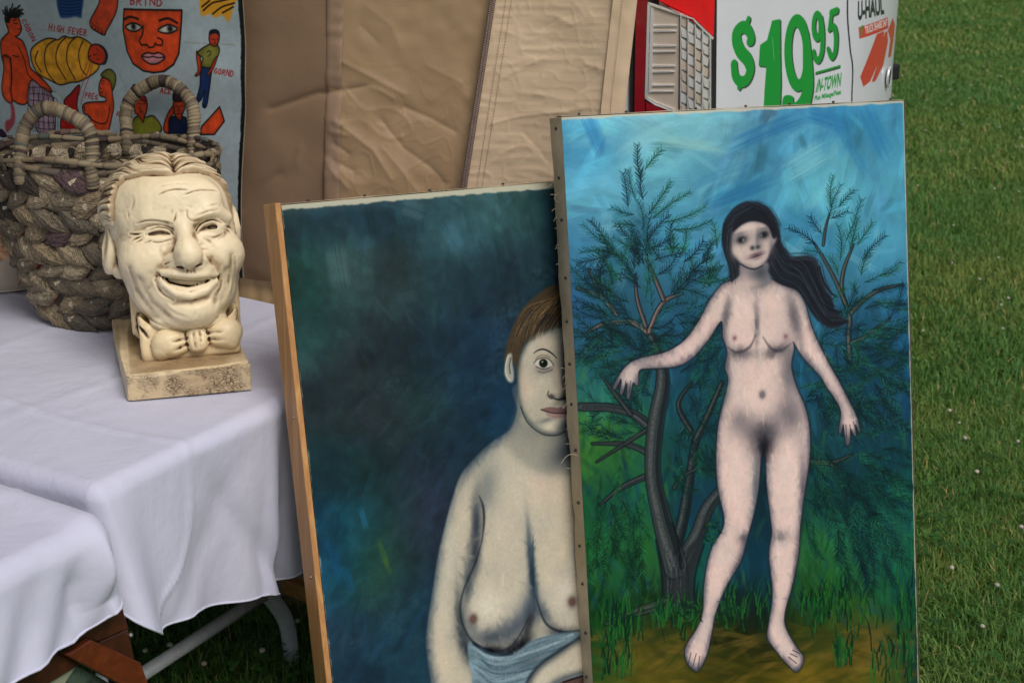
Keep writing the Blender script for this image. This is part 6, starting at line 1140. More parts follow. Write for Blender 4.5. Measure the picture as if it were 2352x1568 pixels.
def build_head():
    s = SDF((-172, -225, -190), (172, 212, 196), 2.2); e, c, b = s.ell, s.cap, s.rbox
    e((388, 478, -25), (146, 124, 150), 1); e((409, 590, 8), (137, 154, 116), 40); e((418, 668, 16), (108, 86, 104), 38)
    c([(306, 508, 76), (345, 499, 107), (402, 512, 118)], [14, 18, 14], 26); c([(438, 507, 120), (480, 496, 113), (520, 506, 78)], [14, 18, 14], 26); e((420, 455, 90), (90, 40, 36), 40)
    e((362, 531, 137), (46, 17, 27), 16, 's', 3); e((484, 526, 131), (40, 17, 27), 16, 's', 2)
    e((336, 592, 74), (60, 50, 50), 36); e((504, 590, 66), (52, 48, 46), 36)
    e((364, 534, 96), (37, 16, 22), 8, 'u', 2); e((484, 530, 91), (34, 16, 22), 8, 'u', 3)
    c([(418, 508, 116), (422, 540, 134), (425, 562, 150)], [13, 15, 21], 22); e((428, 586, 152), (33, 32, 30), 14); e((395, 597, 128), (18, 16, 20), 9); e((461, 595, 122), (17, 16, 20), 9)
    e((411, 614, 150), (8, 5, 14), 4, 's'); e((446, 613, 146), (8, 5, 14), 4, 's')
    e((424, 622, 116), (58, 18, 24), 16)
    e((430, 716, 84), (54, 34, 38), 24); s.scap([(390, 694, 2), (426, 693, 2), (462, 688, 2)], [5, 7, 5], 12, 's')
    s.scap([(400, 588, 2), (382, 600, 3), (362, 612, 3), (345, 630, 3), (336, 656, 2)], [3, 5, 6, 5, 2], 14, 's'); s.scap([(462, 586, 2), (480, 600, 3), (496, 618, 3), (502, 646, 2)], [3, 5, 5, 2], 14, 's')
    s.scap([(358, 630, 0), (370, 650, 2), (394, 672, 4), (428, 680, 5), (462, 670, 4), (488, 648, 0)], [4, 6.5, 7.5, 7.5, 7, 4], 11)
    s.scap([(360, 622, 0), (394, 627, 2), (428, 634, 3), (466, 633, 2), (490, 637, 0)], [4, 7, 7, 7, 4], 7)
    for dz in (10, -4, -18): s.cap([(362, 628, 108 + dz), (384, 643, 114 + dz), (422, 653, 117 + dz), (460, 650, 113 + dz), (486, 643, 100 + dz)], [4, 8, 9.5, 7, 3.5], 3, 's')
    c([(386, 639, 96), (408, 645, 103), (432, 648, 103), (460, 645, 96)], [7, 8, 8, 6], 2)
    for i in range(9): x = 386 + i * 9; e((x, 656 + 9 * math.sin(i / 8 * 3.1), 102 + 6 * math.sin(i / 8 * 3.1) - i * .5), (5, 6, 6), 1.5)
    e((353, 634, s.sz(353, 634)), (6, 14, 12), 7, 's', -20); e((495, 648, s.sz(495, 648)), (5, 12, 11), 7, 's', 20)
    s.scap([(294, 610, 0), (304, 660, 1), (332, 706, 1)], [2, 5, 2], 18, 's'); s.scap([(316, 636, 1), (336, 690, 1), (372, 724, 1)], [2, 3.5, 2], 16, 's'); s.scap([(526, 596, 0), (520, 650, 1), (500, 692, 1)], [2, 5, 2], 18, 's'); s.scap([(510, 630, 1), (502, 664, 1), (482, 698, 1)], [2, 3.5, 2], 16, 's')
    e((418, 738, 40), (88, 26, 58), 14); s.scap([(356, 742, 2), (420, 762, 2), (486, 736, 2)], [3, 5, 3], 10, 's')
    # eyes: hollow slits under heavy lids
    s.scap([(330, 533, 0), (348, 524, 1), (374, 522, 1), (396, 533, 0)], [3, 5, 5, 3], 4); s.scap([(338, 544, 0), (366, 549, 1), (394, 543, 0)], [3, 5, 3.5], 5); s.scap([(452, 532, 0), (468, 517, 1), (496, 514, 1), (514, 527, 0)], [3, 5, 5, 3], 4); s.scap([(456, 542, 0), (482, 547, 1), (508, 540, 0)], [3, 5, 3.5], 5)
    for dz in (12, 0, -14): z1, z2 = s.sz(366, 540), s.sz(484, 540); c([(346, 537, z1 + dz - 4), (362, 534, z1 + dz), (376, 534, z1 + dz), (392, 538, z1 + dz)], [2, 5, 5, 2.2], 2, 's'); c([(458, 534, z2 + dz), (472, 529, z2 + dz), (490, 527, z2 + dz - 2), (506, 532, z2 + dz - 8)], [2.2, 6, 6, 2.2], 2, 's')
    # ears
    e((257, 562, -18), (21, 62, 42), 10, 'u', -10); e((240, 556, 14), (9, 40, 24), 5, 's', -12); c([(256, 520, 12), (262, 560, 12), (266, 600, 6)], 5, 4); e((270, 616, -4), (14, 18, 18), 8); e((543, 526, -26), (12, 44, 32), 8, 'u', 6); c([(548, 500, -8), (552, 530, -6), (546, 560, -10)], 4, 4)
    # neck
    b((412, 706, -76), (120, 74, 62), 20, 10)
    V, Fq = s.mesh(); V0 = V; V = smooth_attr(V, Fq, V, 6); V = np.where((V0[:, 2:] > 70) & (np.abs(V0[:, 1:2] + 95) < 22) & (np.abs(V0[:, :1] - 30) < 70), V0, V); N = vnormals(V, Fq); front = sstep(10, 50, V[:, 2]) * sstep(.05, .35, N[:, 2]); dsp = np.zeros(len(V)); dirt_shade = np.zeros(len(V))
    def groove(pts, w, a, f=front):
        nonlocal dsp, dirt_shade
        P = np.array([(p[0] - 393, 555 - p[1]) for p in pts], float); d = xydist(V, pts); en = np.minimum(np.hypot(V[:, 0] - P[0, 0], V[:, 1] - P[0, 1]), np.hypot(V[:, 0] - P[-1, 0], V[:, 1] - P[-1, 1])); w = w * .72; g = np.exp(-(d / w) ** 2) * f * (.15 + .85 * sstep(-2, 14, en)); dsp = dsp - a * g + .35 * a * np.exp(-((d - 2 * w) / w) ** 2) * f; dirt_shade = np.maximum(dirt_shade, g * min(1, a / 2.6) * .42)
    for q, w, a in [([(372, 450), (390, 443), (412, 439), (440, 442)], 3, 1.8), ([(428, 453), (460, 444), (492, 445), (506, 450)], 3, 1.6), ([(370, 432), (410, 426), (450, 428)], 4, .7), ([(409, 492), (405, 505), (398, 516)], 3.4, 1.5), ([(433, 488), (434, 504), (446, 512), (466, 508)], 3.4, 1.5), ([(455, 500), (480, 492), (500, 490)], 3.4, 1.6), ([(478, 480), (500, 476)], 3, 1.2),
                    ([(322, 510), (344, 506), (370, 508), (398, 516)], 3.2, 2.2), ([(331, 533), (318, 534), (306, 532)], 3, 2.2), ([(332, 539), (318, 543), (308, 548)], 3, 2), ([(334, 543), (324, 549), (316, 552)], 2.6, 1.6), ([(352, 548), (344, 552), (336, 554)], 2.6, 1.4), ([(516, 528), (526, 530), (536, 538)], 3, 1.8), ([(518, 534), (526, 542), (530, 548)], 2.6, 1.4), ([(505, 545), (490, 551), (476, 550)], 2.6, 1.2), ([(344, 528), (366, 522), (388, 527), (400, 540)], 2.6, 2.0), ([(450, 534), (462, 520), (486, 512), (508, 520)], 2.6, 2.0), ([(344, 550), (366, 555), (392, 550)], 3, 1.2),
                    ([(313, 480), (318, 462), (316, 448)], 4, 1.0), ([(306, 500), (304, 482)], 3, 1.2), ([(418, 606), (424, 618), (422, 628)], 3, 1.2), ([(436, 606), (438, 618), (440, 628)], 3, 1.2), ([(352, 640), (356, 656), (366, 672), (386, 686)], 4, 1.8), ([(498, 652), (494, 668), (484, 682)], 4, 1.6), ([(370, 700), (390, 718), (416, 728)], 5, 1.2), ([(430, 728), (436, 716)], 4, 1.4), ([(450, 724), (452, 710)], 4, 1.0), ([(310, 700), (336, 732), (372, 752), (410, 762)], 4, 2), ([(286, 610), (294, 650), (300, 690)], 4, 1.4), ([(532, 600), (530, 640), (518, 690)], 4, 1.4), ([(516, 640), (514, 668)], 3.5, 1.2), ([(390, 600), (376, 604)], 3, 2), ([(402, 612), (416, 616)], 3, 2), ([(440, 614), (456, 610)], 3, 2), ([(415, 545), (412, 565)], 5, .8), ([(444, 540), (452, 556)], 4, 1.0), ([(466, 553), (478, 560), (486, 572)], 4, .8)]: groove(q, w, a)
    # hair
    PX, PY = V[:, 0] + 393, 555 - V[:, 1]
    hl = [(262, 560), (270, 515), (274, 454), (285, 424), (304, 408), (343, 402), (372, 404), (408, 405), (433, 400), (465, 401), (490, 407), (511, 422), (527, 446), (536, 495), (566, 560), (566, 800), (200, 800), (200, 560)]
    P = np.array(hl, float); ins = np.zeros(len(V), bool)
    for (ax, ay), (bx, by) in zip(P, np.roll(P, -1, 0)): cnd = ((ay > PY) != (by > PY)); xx = (bx - ax) * (PY - ay) / (by - ay + 1e-9) + ax; ins ^= cnd & (PX < xx)
    dl = polydist(PX, PY, np.concatenate([P, P[:1]])); sd = np.where(ins, -dl, dl); hair = np.where(V[:, 2] > -45, sstep(-2, 5, sd), sstep(690, 640, PY)); ear = ((PX < 278) & (PY > 500) & (V[:, 2] > -62)) | ((PX > 530) & (PY > 484) & (V[:, 2] > -62)); earf = np.maximum(sstep(284, 274, PX) * sstep(484, 522, PY), sstep(526, 534, PX) * sstep(470, 505, PY)) * sstep(-70, -52, V[:, 2]); hair = hair * (1 - earf) * sstep(720, 650, PY)
    pd = np.abs(PX - 410 - (PY - 380) * .1); q = (PY - 380) * .9 + pd * .55 + V[:, 2] * .35; wob = noise3(V * .018, 3) * 14
    strand = noise3(np.stack([(q + wob) * .16, pd * .012, V[:, 2] * .012], 1), 7) + .6 * noise3(np.stack([(q + wob) * .37, pd * .03, V[:, 2] * .02], 1), 8); part_g = np.exp(-(pd / 9) ** 2) * sstep(-60, 20, V[:, 2])
    dsp = dsp + hair * (6.5 + 3.6 * strand - 9 * part_g + 3 * np.exp(-((pd - 30) / 22) ** 2)) + 3 * np.exp(-(dl / 7) ** 2) * hair * sstep(-60, 0, V[:, 2]); dirt_shade = np.maximum(dirt_shade, hair * (.22 + .75 * sstep(.2, -.7, strand))); dirt_shade = np.maximum(dirt_shade, hair * part_g * .6); dirt_shade = np.maximum(dirt_shade, np.exp(-(dl / 4) ** 2) * .55 * sstep(-60, 0, V[:, 2]) * (PY < 500))
    dsp = dsp + .7 * noise3(V * .045, 21) + .4 * noise3(V * .12, 22); V = V + N * dsp[:, None]
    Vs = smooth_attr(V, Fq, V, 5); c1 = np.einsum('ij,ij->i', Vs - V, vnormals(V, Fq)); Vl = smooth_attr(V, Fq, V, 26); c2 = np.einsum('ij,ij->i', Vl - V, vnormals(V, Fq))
    cav = np.clip(c1 * .6, 0, 1) * .8 + np.clip(c2 * .28, 0, 1) * .9; dirt_shade = np.clip(np.maximum(cav, dirt_shade), 0, 1); inside = np.zeros(len(V)); zl, zr = s.sz(366, 546), s.sz(484, 544); mo = np.exp(-((xydist(V, [(366, 630), (386, 646), (422, 656), (460, 651), (486, 643)])) / 11) ** 4) * sstep(103, 92, V[:, 2]) * (V[:, 2] > 30); dirt_shade = np.maximum(dirt_shade, mo)  # brown wash in creases; mouth opening also gets painted-in shade
    for (x, y, rx, ry) in ((367, 534, 22, 7), (484, 528, 22, 8)): inside = np.maximum(inside, ((((PX - x) / rx) ** 2 + ((PY - y) / ry) ** 2) < 1.2) * (N[:, 2] < .99) * sstep(-2, -8, V[:, 2] - (np.where(PX < 425, zl, zr))))  # eye slits darkened inside, the hollow's shade put into the colour
    dirt_shade = np.maximum(dirt_shade, inside * 1.4); dirt_shade = dirt_shade * (1 - .4 * sstep(590, 640, PY) * (1 - np.exp(-(((PX - 425) / 85) ** 4 + ((PY - 645) / 40) ** 4)))); wear = np.clip(-c1 * .5, 0, 1)
    return V, Fq, dirt_shade, wear
def build_bow():
    s = SDF((-100, -290, -40), (170, -170, 130), 2.0); e, c = s.ell, s.cap
    e((372, 786, 58), (42, 35, 30), 6, 'u', -6); e((352, 800, 54), (22, 26, 24), 8); e((400, 788, 52), (26, 22, 20), 10); e((434, 782, 66), (27, 32, 24), 4); e((498, 772, 56), (42, 34, 30), 6, 'u', 8); e((472, 778, 50), (24, 22, 20), 10); e((512, 788, 52), (20, 24, 22), 8)
    for q in ([(410, 776, 2), (396, 779, 2), (378, 782, 3)], [(410, 793, 2), (396, 799, 2), (384, 804, 3)], [(458, 767, 2), (474, 766, 2), (492, 768, 3)], [(460, 785, 2), (476, 787, 2), (494, 788, 3)], [(426, 764, 1), (425, 782, 2), (428, 800, 2)], [(441, 762, 1), (443, 780, 2), (441, 798, 2)]): s.scap(q, [2.5, 3.6, 1.5], 8, 's')
    V, Fq = s.mesh(); return V, Fq
def build_collar():
    s = SDF((-130, -300, -160), (170, -100, 110), 2.6); b, c = s.rbox, s.cap
    b((418, 770, -34), (113, 56, 88), 10, 1, 'u', 2); b((414, 700, -78), (126, 70, 62), 10, 10); s.ell((416, 706, 30), (112, 56, 84), 8, 's'); c([(330, 742, 60), (380, 760, 78), (432, 772, 82), (490, 756, 76), (530, 734, 56)], 7, 8, 's')
    c([(308, 746, 46), (330, 780, 62), (344, 800, 64)], 4, 5, 's'); c([(530, 740, 42), (520, 776, 60), (512, 794, 64)], 4, 5, 's'); V, Fq = s.mesh(); return V, Fq
def m_plaster(name, base, wash, scale=1.0):
    t = NT(name, .42, .4); v = t.coord('Object'); d = t.attr('dirt_shade', 'Fac'); n = t.noise(v, 22, 5, .6); n2 = t.noise(v, 120, 4)
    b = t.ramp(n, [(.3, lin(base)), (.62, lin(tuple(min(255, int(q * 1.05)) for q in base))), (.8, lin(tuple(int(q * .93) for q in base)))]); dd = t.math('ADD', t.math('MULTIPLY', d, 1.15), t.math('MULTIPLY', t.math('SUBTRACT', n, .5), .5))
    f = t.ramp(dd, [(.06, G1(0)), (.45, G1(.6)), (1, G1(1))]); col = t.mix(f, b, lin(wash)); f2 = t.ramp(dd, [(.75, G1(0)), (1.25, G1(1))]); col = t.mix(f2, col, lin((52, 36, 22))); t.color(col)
    bb = t.bump(n2, .12, .002); t.b.inputs['Subsurface Weight'].default_value = .0; return t.m
bust = empty('plaster_head', onz(430, 800, ZT + .012), 'cream plaster head of a grinning man with bow tie on the white cloth', 'sculpture')
V, Fq, dirt_shade, wear = build_head(); me = mesh_from('head', h2w(V), Fq); add_attr(me, 'dirt_shade', dirt_shade - .25 * wear); part('head', me, m_plaster('aged_plaster', (224, 209, 176), (132, 98, 58)), bust)
mp2 = m_plaster('aged_plaster_tan', (214, 194, 154), (122, 88, 52))
for nm, fn in (('bow_tie', build_bow), ('collar', build_collar)):
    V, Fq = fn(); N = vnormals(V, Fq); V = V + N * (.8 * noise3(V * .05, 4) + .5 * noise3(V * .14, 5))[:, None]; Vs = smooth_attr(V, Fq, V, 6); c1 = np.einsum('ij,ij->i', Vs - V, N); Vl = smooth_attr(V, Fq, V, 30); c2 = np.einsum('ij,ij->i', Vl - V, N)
    low = sstep(-235, -275, V[:, 1]) * .35; me = mesh_from(nm, h2w(V), Fq); add_attr(me, 'dirt_shade', np.clip(c1 * .8, 0, 1) + np.clip(c2 * .3, 0, 1) + low); part(nm, me, mp2 if nm == 'collar' else m_plaster('aged_plaster_bow', (222, 204, 166), (126, 92, 54)), bust)
# base block: four rough sides, chipped edges
zb1 = ZT + .053; zb0 = ZT + .0075; fl, fr = onz(287, 863, zb1), onz(575, 838, zb1); bl_ = onz(253, 722, zb1); dp = bl_ - fl; dp = dp * .92
def qgrid(o, a, b, n, m):
    u, v = np.meshgrid(np.linspace(0, 1, n), np.linspace(0, 1, m), indexing='ij'); return (np.asarray(o) + u.reshape(-1, 1) * a + v.reshape(-1, 1) * b), grid_faces(n, m)
w = fr - fl; hgt = np.array([0, 0, zb1 - zb0]); mb = MB(); sp = -unit(np.cross(w, np.array([0, 0, 1.0]))) * 0
for o, a, b in ((fl - hgt, w, hgt), (fl, w, dp), (fl - hgt, dp, hgt), (fr - hgt, dp, hgt), (fl - hgt + dp, w, hgt)): g, ff = qgrid(o, a, b, max(int(np.linalg.norm(a) / .003), 3), max(int(np.linalg.norm(b) / .003), 3)); mb.add(g, ff)
me = mb.mesh('base', True); bm = bmesh.new(); bm.from_mesh(me); bmesh.ops.remove_doubles(bm, verts=bm.verts, dist=.0004); bmesh.ops.recalc_face_normals(bm, faces=bm.faces); bm.to_mesh(me); bm.free()
V = np.empty(len(me.vertices) * 3); me.vertices.foreach_get('co', V); V = V.reshape(-1, 3); N = np.array([v.normal[:] for v in me.vertices]); u = (V - fl) @ unit(w); dd = (V - fl) @ unit(dp); ctr = (fl + fr + dp) / 2
Ww, Dd = np.linalg.norm(w), np.linalg.norm(dp); frontm = sstep(.004, .001, dd); cr = (1 - np.abs(noise3(V * np.array([90, 90, 210]), 2)) * 2.6).clip(0) ** 2; cr2 = (1 - np.abs(noise3(V * np.array([150, 150, 260]) + 9, 3)) * 2.6).clip(0) ** 2; crack = np.maximum(cr, cr2) * sstep(-.3, .4, noise3(V * 22, 6))
ed = np.minimum(np.minimum(u, Ww - u), np.minimum(dd, Dd - dd)); top_e = np.exp(-((zb1 - V[:, 2]) / .004) ** 2) * np.exp(-(ed / .005) ** 2); vert_e = np.exp(-(np.minimum(u, Ww - u) / .004) ** 2) * np.exp(-(np.minimum(dd, Dd - dd) / .004) ** 2)
disp = .0008 * noise3(V * 60, 1) - .003 * top_e * (.5 + .5 * noise3(V * 70, 8)) - .0025 * vert_e + .002 * noise3(V * 14, 9)
V = V + N * disp[:, None]; me.vertices.foreach_set('co', V.ravel()); me.update(); cdist = np.hypot((V - ctr) @ unit(w) / .55, (V - ctr - dp * -.05) @ unit(dp) / .9); topm = (N[:, 2] > .7)
add_attr(me, 'dirt_shade', np.clip(.16 + .12 * frontm + .35 * topm * np.exp(-(np.maximum(cdist - .17, 0) / .04) ** 2) - 1.2 * top_e + .15 * noise3(V * 9, 12), -.4, 1)); add_attr(me, 'rough_face', .25 + .75 * frontm)
mbase = m_plaster('aged_plaster_base', (220, 201, 164), (128, 96, 58)); tr_ = mbase.node_tree; t = NT.__new__(NT); t.m, t.t, t.b = mbase, tr_, tr_.nodes['Principled BSDF']
v = t.coord('Object', (1, 1, 2.0)); dn = t.n('ShaderNodeTexNoise'); dn.inputs['Scale'].default_value = 26; dn.inputs['Detail'].default_value = 5; t.l(v, dn.inputs[0]); wv = t.mix(.055, v, dn.outputs['Color'], 'ADD')
def crk(sc_, lo):
    vo = t.n('ShaderNodeTexVoronoi', _feature='DISTANCE_TO_EDGE'); vo.inputs['Scale'].default_value = sc_; t.l(wv, vo.inputs['Vector']); return t.ramp(vo.outputs['Distance'], [(0, G1(1)), (lo, G1(0))])
mk = t.ramp(t.noise(t.coord('Object'), 30, 3), [(.40, G1(0)), (.58, G1(1))]); ck = t.math('MULTIPLY', t.math('MULTIPLY', t.math('ADD', crk(95, .12), t.math('MULTIPLY', crk(210, .16), .7)), mk), t.attr('rough_face', 'Fac'))
old = t.b.inputs['Base Color'].links[0].from_socket; t.color(t.mix(t.math('MULTIPLY', ck, .8), old, lin((92, 66, 38)))); t.bump(t.math('SUBTRACT', t.noise(v, 90, 5), t.math('MULTIPLY', ck, 1.6)), .5, .003)
part('base', me, mbase, bust)
# ------------------------------------------------------------------ basket woven from rolled newspaper
def m_news():
    t = NT('newsprint', .8, .15); oi = t.n('ShaderNodeObjectInfo'); r = oi.outputs['Random']; gz = t.n('ShaderNodeTexCoord'); v = gz.outputs['Object']
    base = t.ramp(r, [(0, lin((150, 136, 112))), (.2, lin((118, 108, 92))), (.38, lin((166, 152, 126))), (.55, lin((104, 97, 85))), (.68, lin((142, 127, 102))), (.80, lin((66, 60, 55))), (.90, lin((96, 78, 80))), (.935, lin((84, 96, 92))), (.96, lin((128, 116, 94))), (1, lin((52, 48, 46)))], 'CONSTANT')
    pv = t.n('ShaderNodeTexVoronoi'); pv.inputs['Scale'].default_value = 42; t.l(v, pv.inputs['Vector']); patch = t.n('ShaderNodeSeparateColor'); t.l(pv.outputs['Color'], patch.inputs[0]); pr = patch.outputs[0]
    base = t.mix(t.ramp(pr, [(0, G1(0)), (.70, G1(0)), (.72, G1(1))], 'CONSTANT'), base, t.ramp(patch.outputs[1], [(0, lin((200, 186, 160))), (.35, lin((116, 108, 100))), (.6, lin((54, 50, 50))), (.75, lin((92, 70, 84))), (.90, lin((84, 112, 108))), (.97, lin((150, 76, 46)))], 'CONSTANT'))
    # columns of print: lines broken into words
    mp = t.n('ShaderNodeMapping'); mp.inputs['Rotation'].default_value = (.5, .3, .6); t.l(v, mp.inputs[0]); w = t.n('ShaderNodeTexWave', _wave_type='BANDS', _bands_direction='Y'); w.inputs['Scale'].default_value = 95; w.inputs['Distortion'].default_value = 5.0; w.inputs['Detail'].default_value = 1; w.inputs['Detail Scale'].default_value = .3; t.l(mp.outputs[0], w.inputs[0])
    wd = t.noise(t.coord('Object', (1, .2, 1)), 420, 2); pm = t.math('MULTIPLY', t.ramp(w.outputs['Fac'], [(.5, G1(0)), (.62, G1(1))]), t.ramp(wd, [(.42, G1(0)), (.5, G1(1))]))
    base = t.mix(t.math('MULTIPLY', pm, t.ramp(patch.outputs[2], [(0, G1(.05)), (.35, G1(.45)), (.7, G1(.62))], 'CONSTANT')), base, lin((34, 31, 28))); d = t.noise(v, 30, 5); base = t.mix(t.ramp(d, [(.45, G1(0)), (.8, G1(.55))]), base, lin((70, 60, 50))); t.color(base)
    cv_ = t.n('ShaderNodeTexVoronoi', _feature='F1', _distance='CHEBYCHEV'); cv_.inputs['Scale'].default_value = 70; t.l(t.mix(.03, v, t.n('ShaderNodeTexNoise').outputs['Color'], 'ADD'), cv_.inputs['Vector']); b = t.bump(t.noise(v, 110, 5, .7, .8), .5, .004); t.bump(cv_.outputs['Distance'], .9, .006, b); return t.m
M['news'] = m_news()
M['gap_shade'] = m_plain('basket_gap_shade', (.07, .06, .05, 1), .9, .1, 0, 40, .4, .3)  # near black: shade of the weave gaps put into the colour
BC = np.array([-.795, 2.715, ZT + .012]); BH = .335
bfr = np.array([[.985, -.17, 0], [.17, .985, 0]])            # oval axes
def bsec(f):    # half axes at height fraction f
    g = f ** .8; return .135 + (.226 - .135) * g + .012 * math.sin(f * 3.1), .085 + (.136 - .085) * g + .008 * math.sin(f * 3.1)
def bpt(ph, f, k=0.0):
    a, b = bsec(f); c, s = math.cos(ph), math.sin(ph); n = np.array([c / a, s / b]); n /= np.linalg.norm(n); q = np.array([a * c, b * s]) + n * k
    return BC + bfr[0] * q[0] + bfr[1] * q[1] + np.array([0, 0, BH * f]), bfr[0] * n[0] + bfr[1] * n[1]
basket = empty('woven_basket', BC, 'tall basket woven from twisted newspaper with two arched handles behind the plaster head', 'basket')
V = []; nf, nph = 12, 60
for i in range(nf):
    for j in range(nph): V.append(bpt(2 * math.pi * j / nph, i / (nf - 1))[0])
me = mesh_from('liner', np.array(V), [list(map(int, f)) for f in grid_faces(nf, nph, True)] + [list(range(nph))[::-1]]); part('liner', me, M['gap_shade'], basket)  # added dark shell, reads as shade between the strands
rb = random.Random(12); protos = []
for k in range(7):
    bm = bmesh.new(); bmesh.ops.create_icosphere(bm, subdivisions=3, radius=1.0); co = np.array([v.co[:] for v in bm.verts]); tw = .5
    fold = np.round(fbm3(co * np.array([1.4, 2.6, 2.0]), 60 + k, 2) * 3) / 3; co = co * (1 + .26 * fold + .14 * noise3(co * np.array([1.5, 7, 5]), 40 + k))[:, None]; sh = np.sign(co[:, 0]) * np.abs(co[:, 0]) ** .85; wd = (1 - .92 * np.abs(sh) ** 2.4).clip(.05)
    a = tw * sh; y, z = co[:, 1] * wd, co[:, 2] * wd; co = np.stack([sh, y * np.cos(a) - z * np.sin(a), y * np.sin(a) + z * np.cos(a)], 1)
    for v, c in zip(bm.verts, co): v.co = c
    me = bpy.data.meshes.new('strand'); bm.to_mesh(me); bm.free(); me.materials.append(M['news'])
    me.transform(Matrix.Diagonal((.045, .0178, .0115, 1))); me.polygons.foreach_set('use_smooth', np.array([rb.random() < .25 for _ in me.polygons])); protos.append(me)
rows = 9; cnt = 0
for r_ in range(rows):
    f = (r_ + .5) / rows * .93 + .01; a, b = bsec(f); circ = math.pi * (3 * (a + b) - math.sqrt((3 * a + b) * (a + 3 * b))); n = int(circ / .044)
    for j in range(n):
        ph = 2 * math.pi * (j + .5 * (r_ % 2) + rb.uniform(-.15, .15)) / n; p, nr = bpt(ph, f + rb.uniform(-.012, .012), rb.uniform(-.002, .005)); tg = np.cross(np.array([0, 0, 1.0]), nr)
        o = obj('strand', protos[rb.randrange(7)], None, basket); cnt += 1
        sl = math.radians((30 if r_ % 2 else -30) + rb.uniform(-13, 13)); x = tg * math.cos(sl) + np.array([0, 0, 1.0]) * math.sin(sl); z = unit(nr + np.array([0, 0, .1])); y = np.cross(z, x); mt = Matrix((tuple(x), tuple(y), tuple(z))).transposed().to_4x4(); sc_ = (1.0 * rb.uniform(.9, 1.2), rb.uniform(.85, 1.3), rb.uniform(.8, 1.4))
        o.matrix_local = Matrix.Translation(Vector(p - np.array(basket.location))) @ mt @ Matrix.Diagonal((*sc_, 1))
t = NT('newsprint_wrap', .75, .2); at_ = t.attr('band'); v = t.coord('Object'); t.color(t.mix(t.math('MULTIPLY', t.noise(v, 160, 5, .7), .5), at_, lin((70, 62, 54)))); t.bump(t.noise(v, 200, 4), .5, .003); M['news_wrap'] = t.m
def wrapped(pts, rad, name, parent, seed, turn=.0062, seg=12):
    q = crspline(np.asarray(pts), 24); L = np.concatenate([[0], np.cumsum(np.linalg.norm(np.diff(q, axis=0), axis=1))]); n = int(L[-1] / .0011); u = np.linspace(0, L[-1], n); P = np.stack([np.interp(u, L, q[:, i]) for i in range(3)], 1); rr = random.Random(seed)
    sl = .55; V, Fq = tube(P, rad, seg); V = np.array(V); cols = np.zeros((len(V), 3)); pal = [(168, 152, 122), (146, 132, 108), (176, 162, 134), (128, 118, 98), (156, 140, 112), (124, 112, 100), (84, 70, 72), (100, 110, 104), (60, 54, 52), (128, 104, 98)]; wt = [6, 6, 6, 5, 5, 2, 2, .7, .9, 1]
    bands = {}
    for i in range(n):
        for s in range(seg):
            a = s / seg; ph = (u[i] + .006 * abs((a * 2 - 1))) / turn + .25 * math.sin(u[i] * 60 + seed); b = int(math.floor(ph)); fr = ph - b
            if b not in bands: bands[b] = (lin(rr.choices(pal, wt)[0])[:3], rr.uniform(-.0008, .0010))
            k = i * seg + s; V[k] = P[i] + (V[k] - P[i]) * (1 + (bands[b][1] + .0016 * fr - .0008) / rad); cols[k] = np.array(bands[b][0]) * .8 * (.4 + .6 * min(1, fr * 5))
    me = mesh_from(name, V, Fq); add_attr(me, 'band', cols); return part(name, me, M['news_wrap'], parent)
def arch(x0, y0, x1, y1, xa, ya, f0, back):
    A = []
    for (x, y) in ((x0, y0), (x1, y1)):
        best = min((tuple([np.hypot(*(proj_px(bpt(ph, .96)[0]) - [x, y])), ph]) for ph in np.linspace(0, 2 * math.pi, 361) if (math.sin(ph) > 0) == back)); A.append(bpt(best[1], .97, .004)[0])
    dpt = (proj_A(A[0]) + proj_A(A[1])) / 2; ap = at(xa, ya, dpt); lo0, lo1 = A[0] - np.array([0, 0, .035]), A[1] - np.array([0, 0, .035]); m0 = at(x0 + (xa - x0) * .08, y0 + (ya - y0) * .62, proj_A(A[0])); m1 = at(x1 + (xa - x1) * .10, y1 + (ya - y1) * .60, proj_A(A[1]))
    return [lo0, A[0], m0, ap, m1, A[1], lo1]
def proj_A(p): q = np.asarray(p) - CAM; return q[1] * math.cos(PITCH) - q[2] * math.sin(PITCH)
def proj_px(p): q = np.asarray(p) - CAM; A = proj_A(p); up = q[1] * math.sin(PITCH) + q[2] * math.cos(PITCH); return np.array([1176 + F * q[0] / A, 784 - F * up / A])
wrapped(arch(54, 360, 212, 372, 112, 248, 1, False), .0128, 'handle', basket, 1); wrapped(arch(290, 310, 446, 312, 372, 186, 1, True), .0128, 'handle', basket, 2)
for k_, (f, k, rd, sd) in enumerate(((.955, .004, .0062, 3), (.985, .0, .0058, 4), (1.0, .007, .0055, 5))):
    pts = [bpt(ph, f, k + .003 * math.sin(ph * 7 + sd))[0] + np.array([0, 0, .005 * math.sin(ph * 5 + sd * 2)]) for ph in np.linspace(0, 2 * math.pi, 70)]; wrapped(pts, rd, 'rim_coil', basket, sd, .03, 8)
for j in range(26):
    ph = 2 * math.pi * (j + rb.uniform(-.3, .3)) / 26; sl = rb.choice([-1, 1]) * rb.uniform(.08, .2); q = []
    for i in range(9): a = -2.2 + 4.4 * i / 8; p, nr = bpt(ph + sl * i / 8, .975 + .055 * math.sin(a) * .9, .0125 * math.cos(a * .72)); q.append(p)
    q = np.array(q); wv = np.array([bfr[0] * .0, ])[0]; tg = np.cross(np.array([0, 0, 1.0]), bpt(ph, .97)[1]); w = rb.uniform(.004, .009); Vq = np.concatenate([np.stack([p - tg * w, p + tg * w]) for p in q]); me = mesh_from('binding', Vq, grid_faces(9, 2)); o = part('binding', me, M['news'], basket); md = o.modifiers.new('thickness', 'SOLIDIFY'); md.thickness = .0018

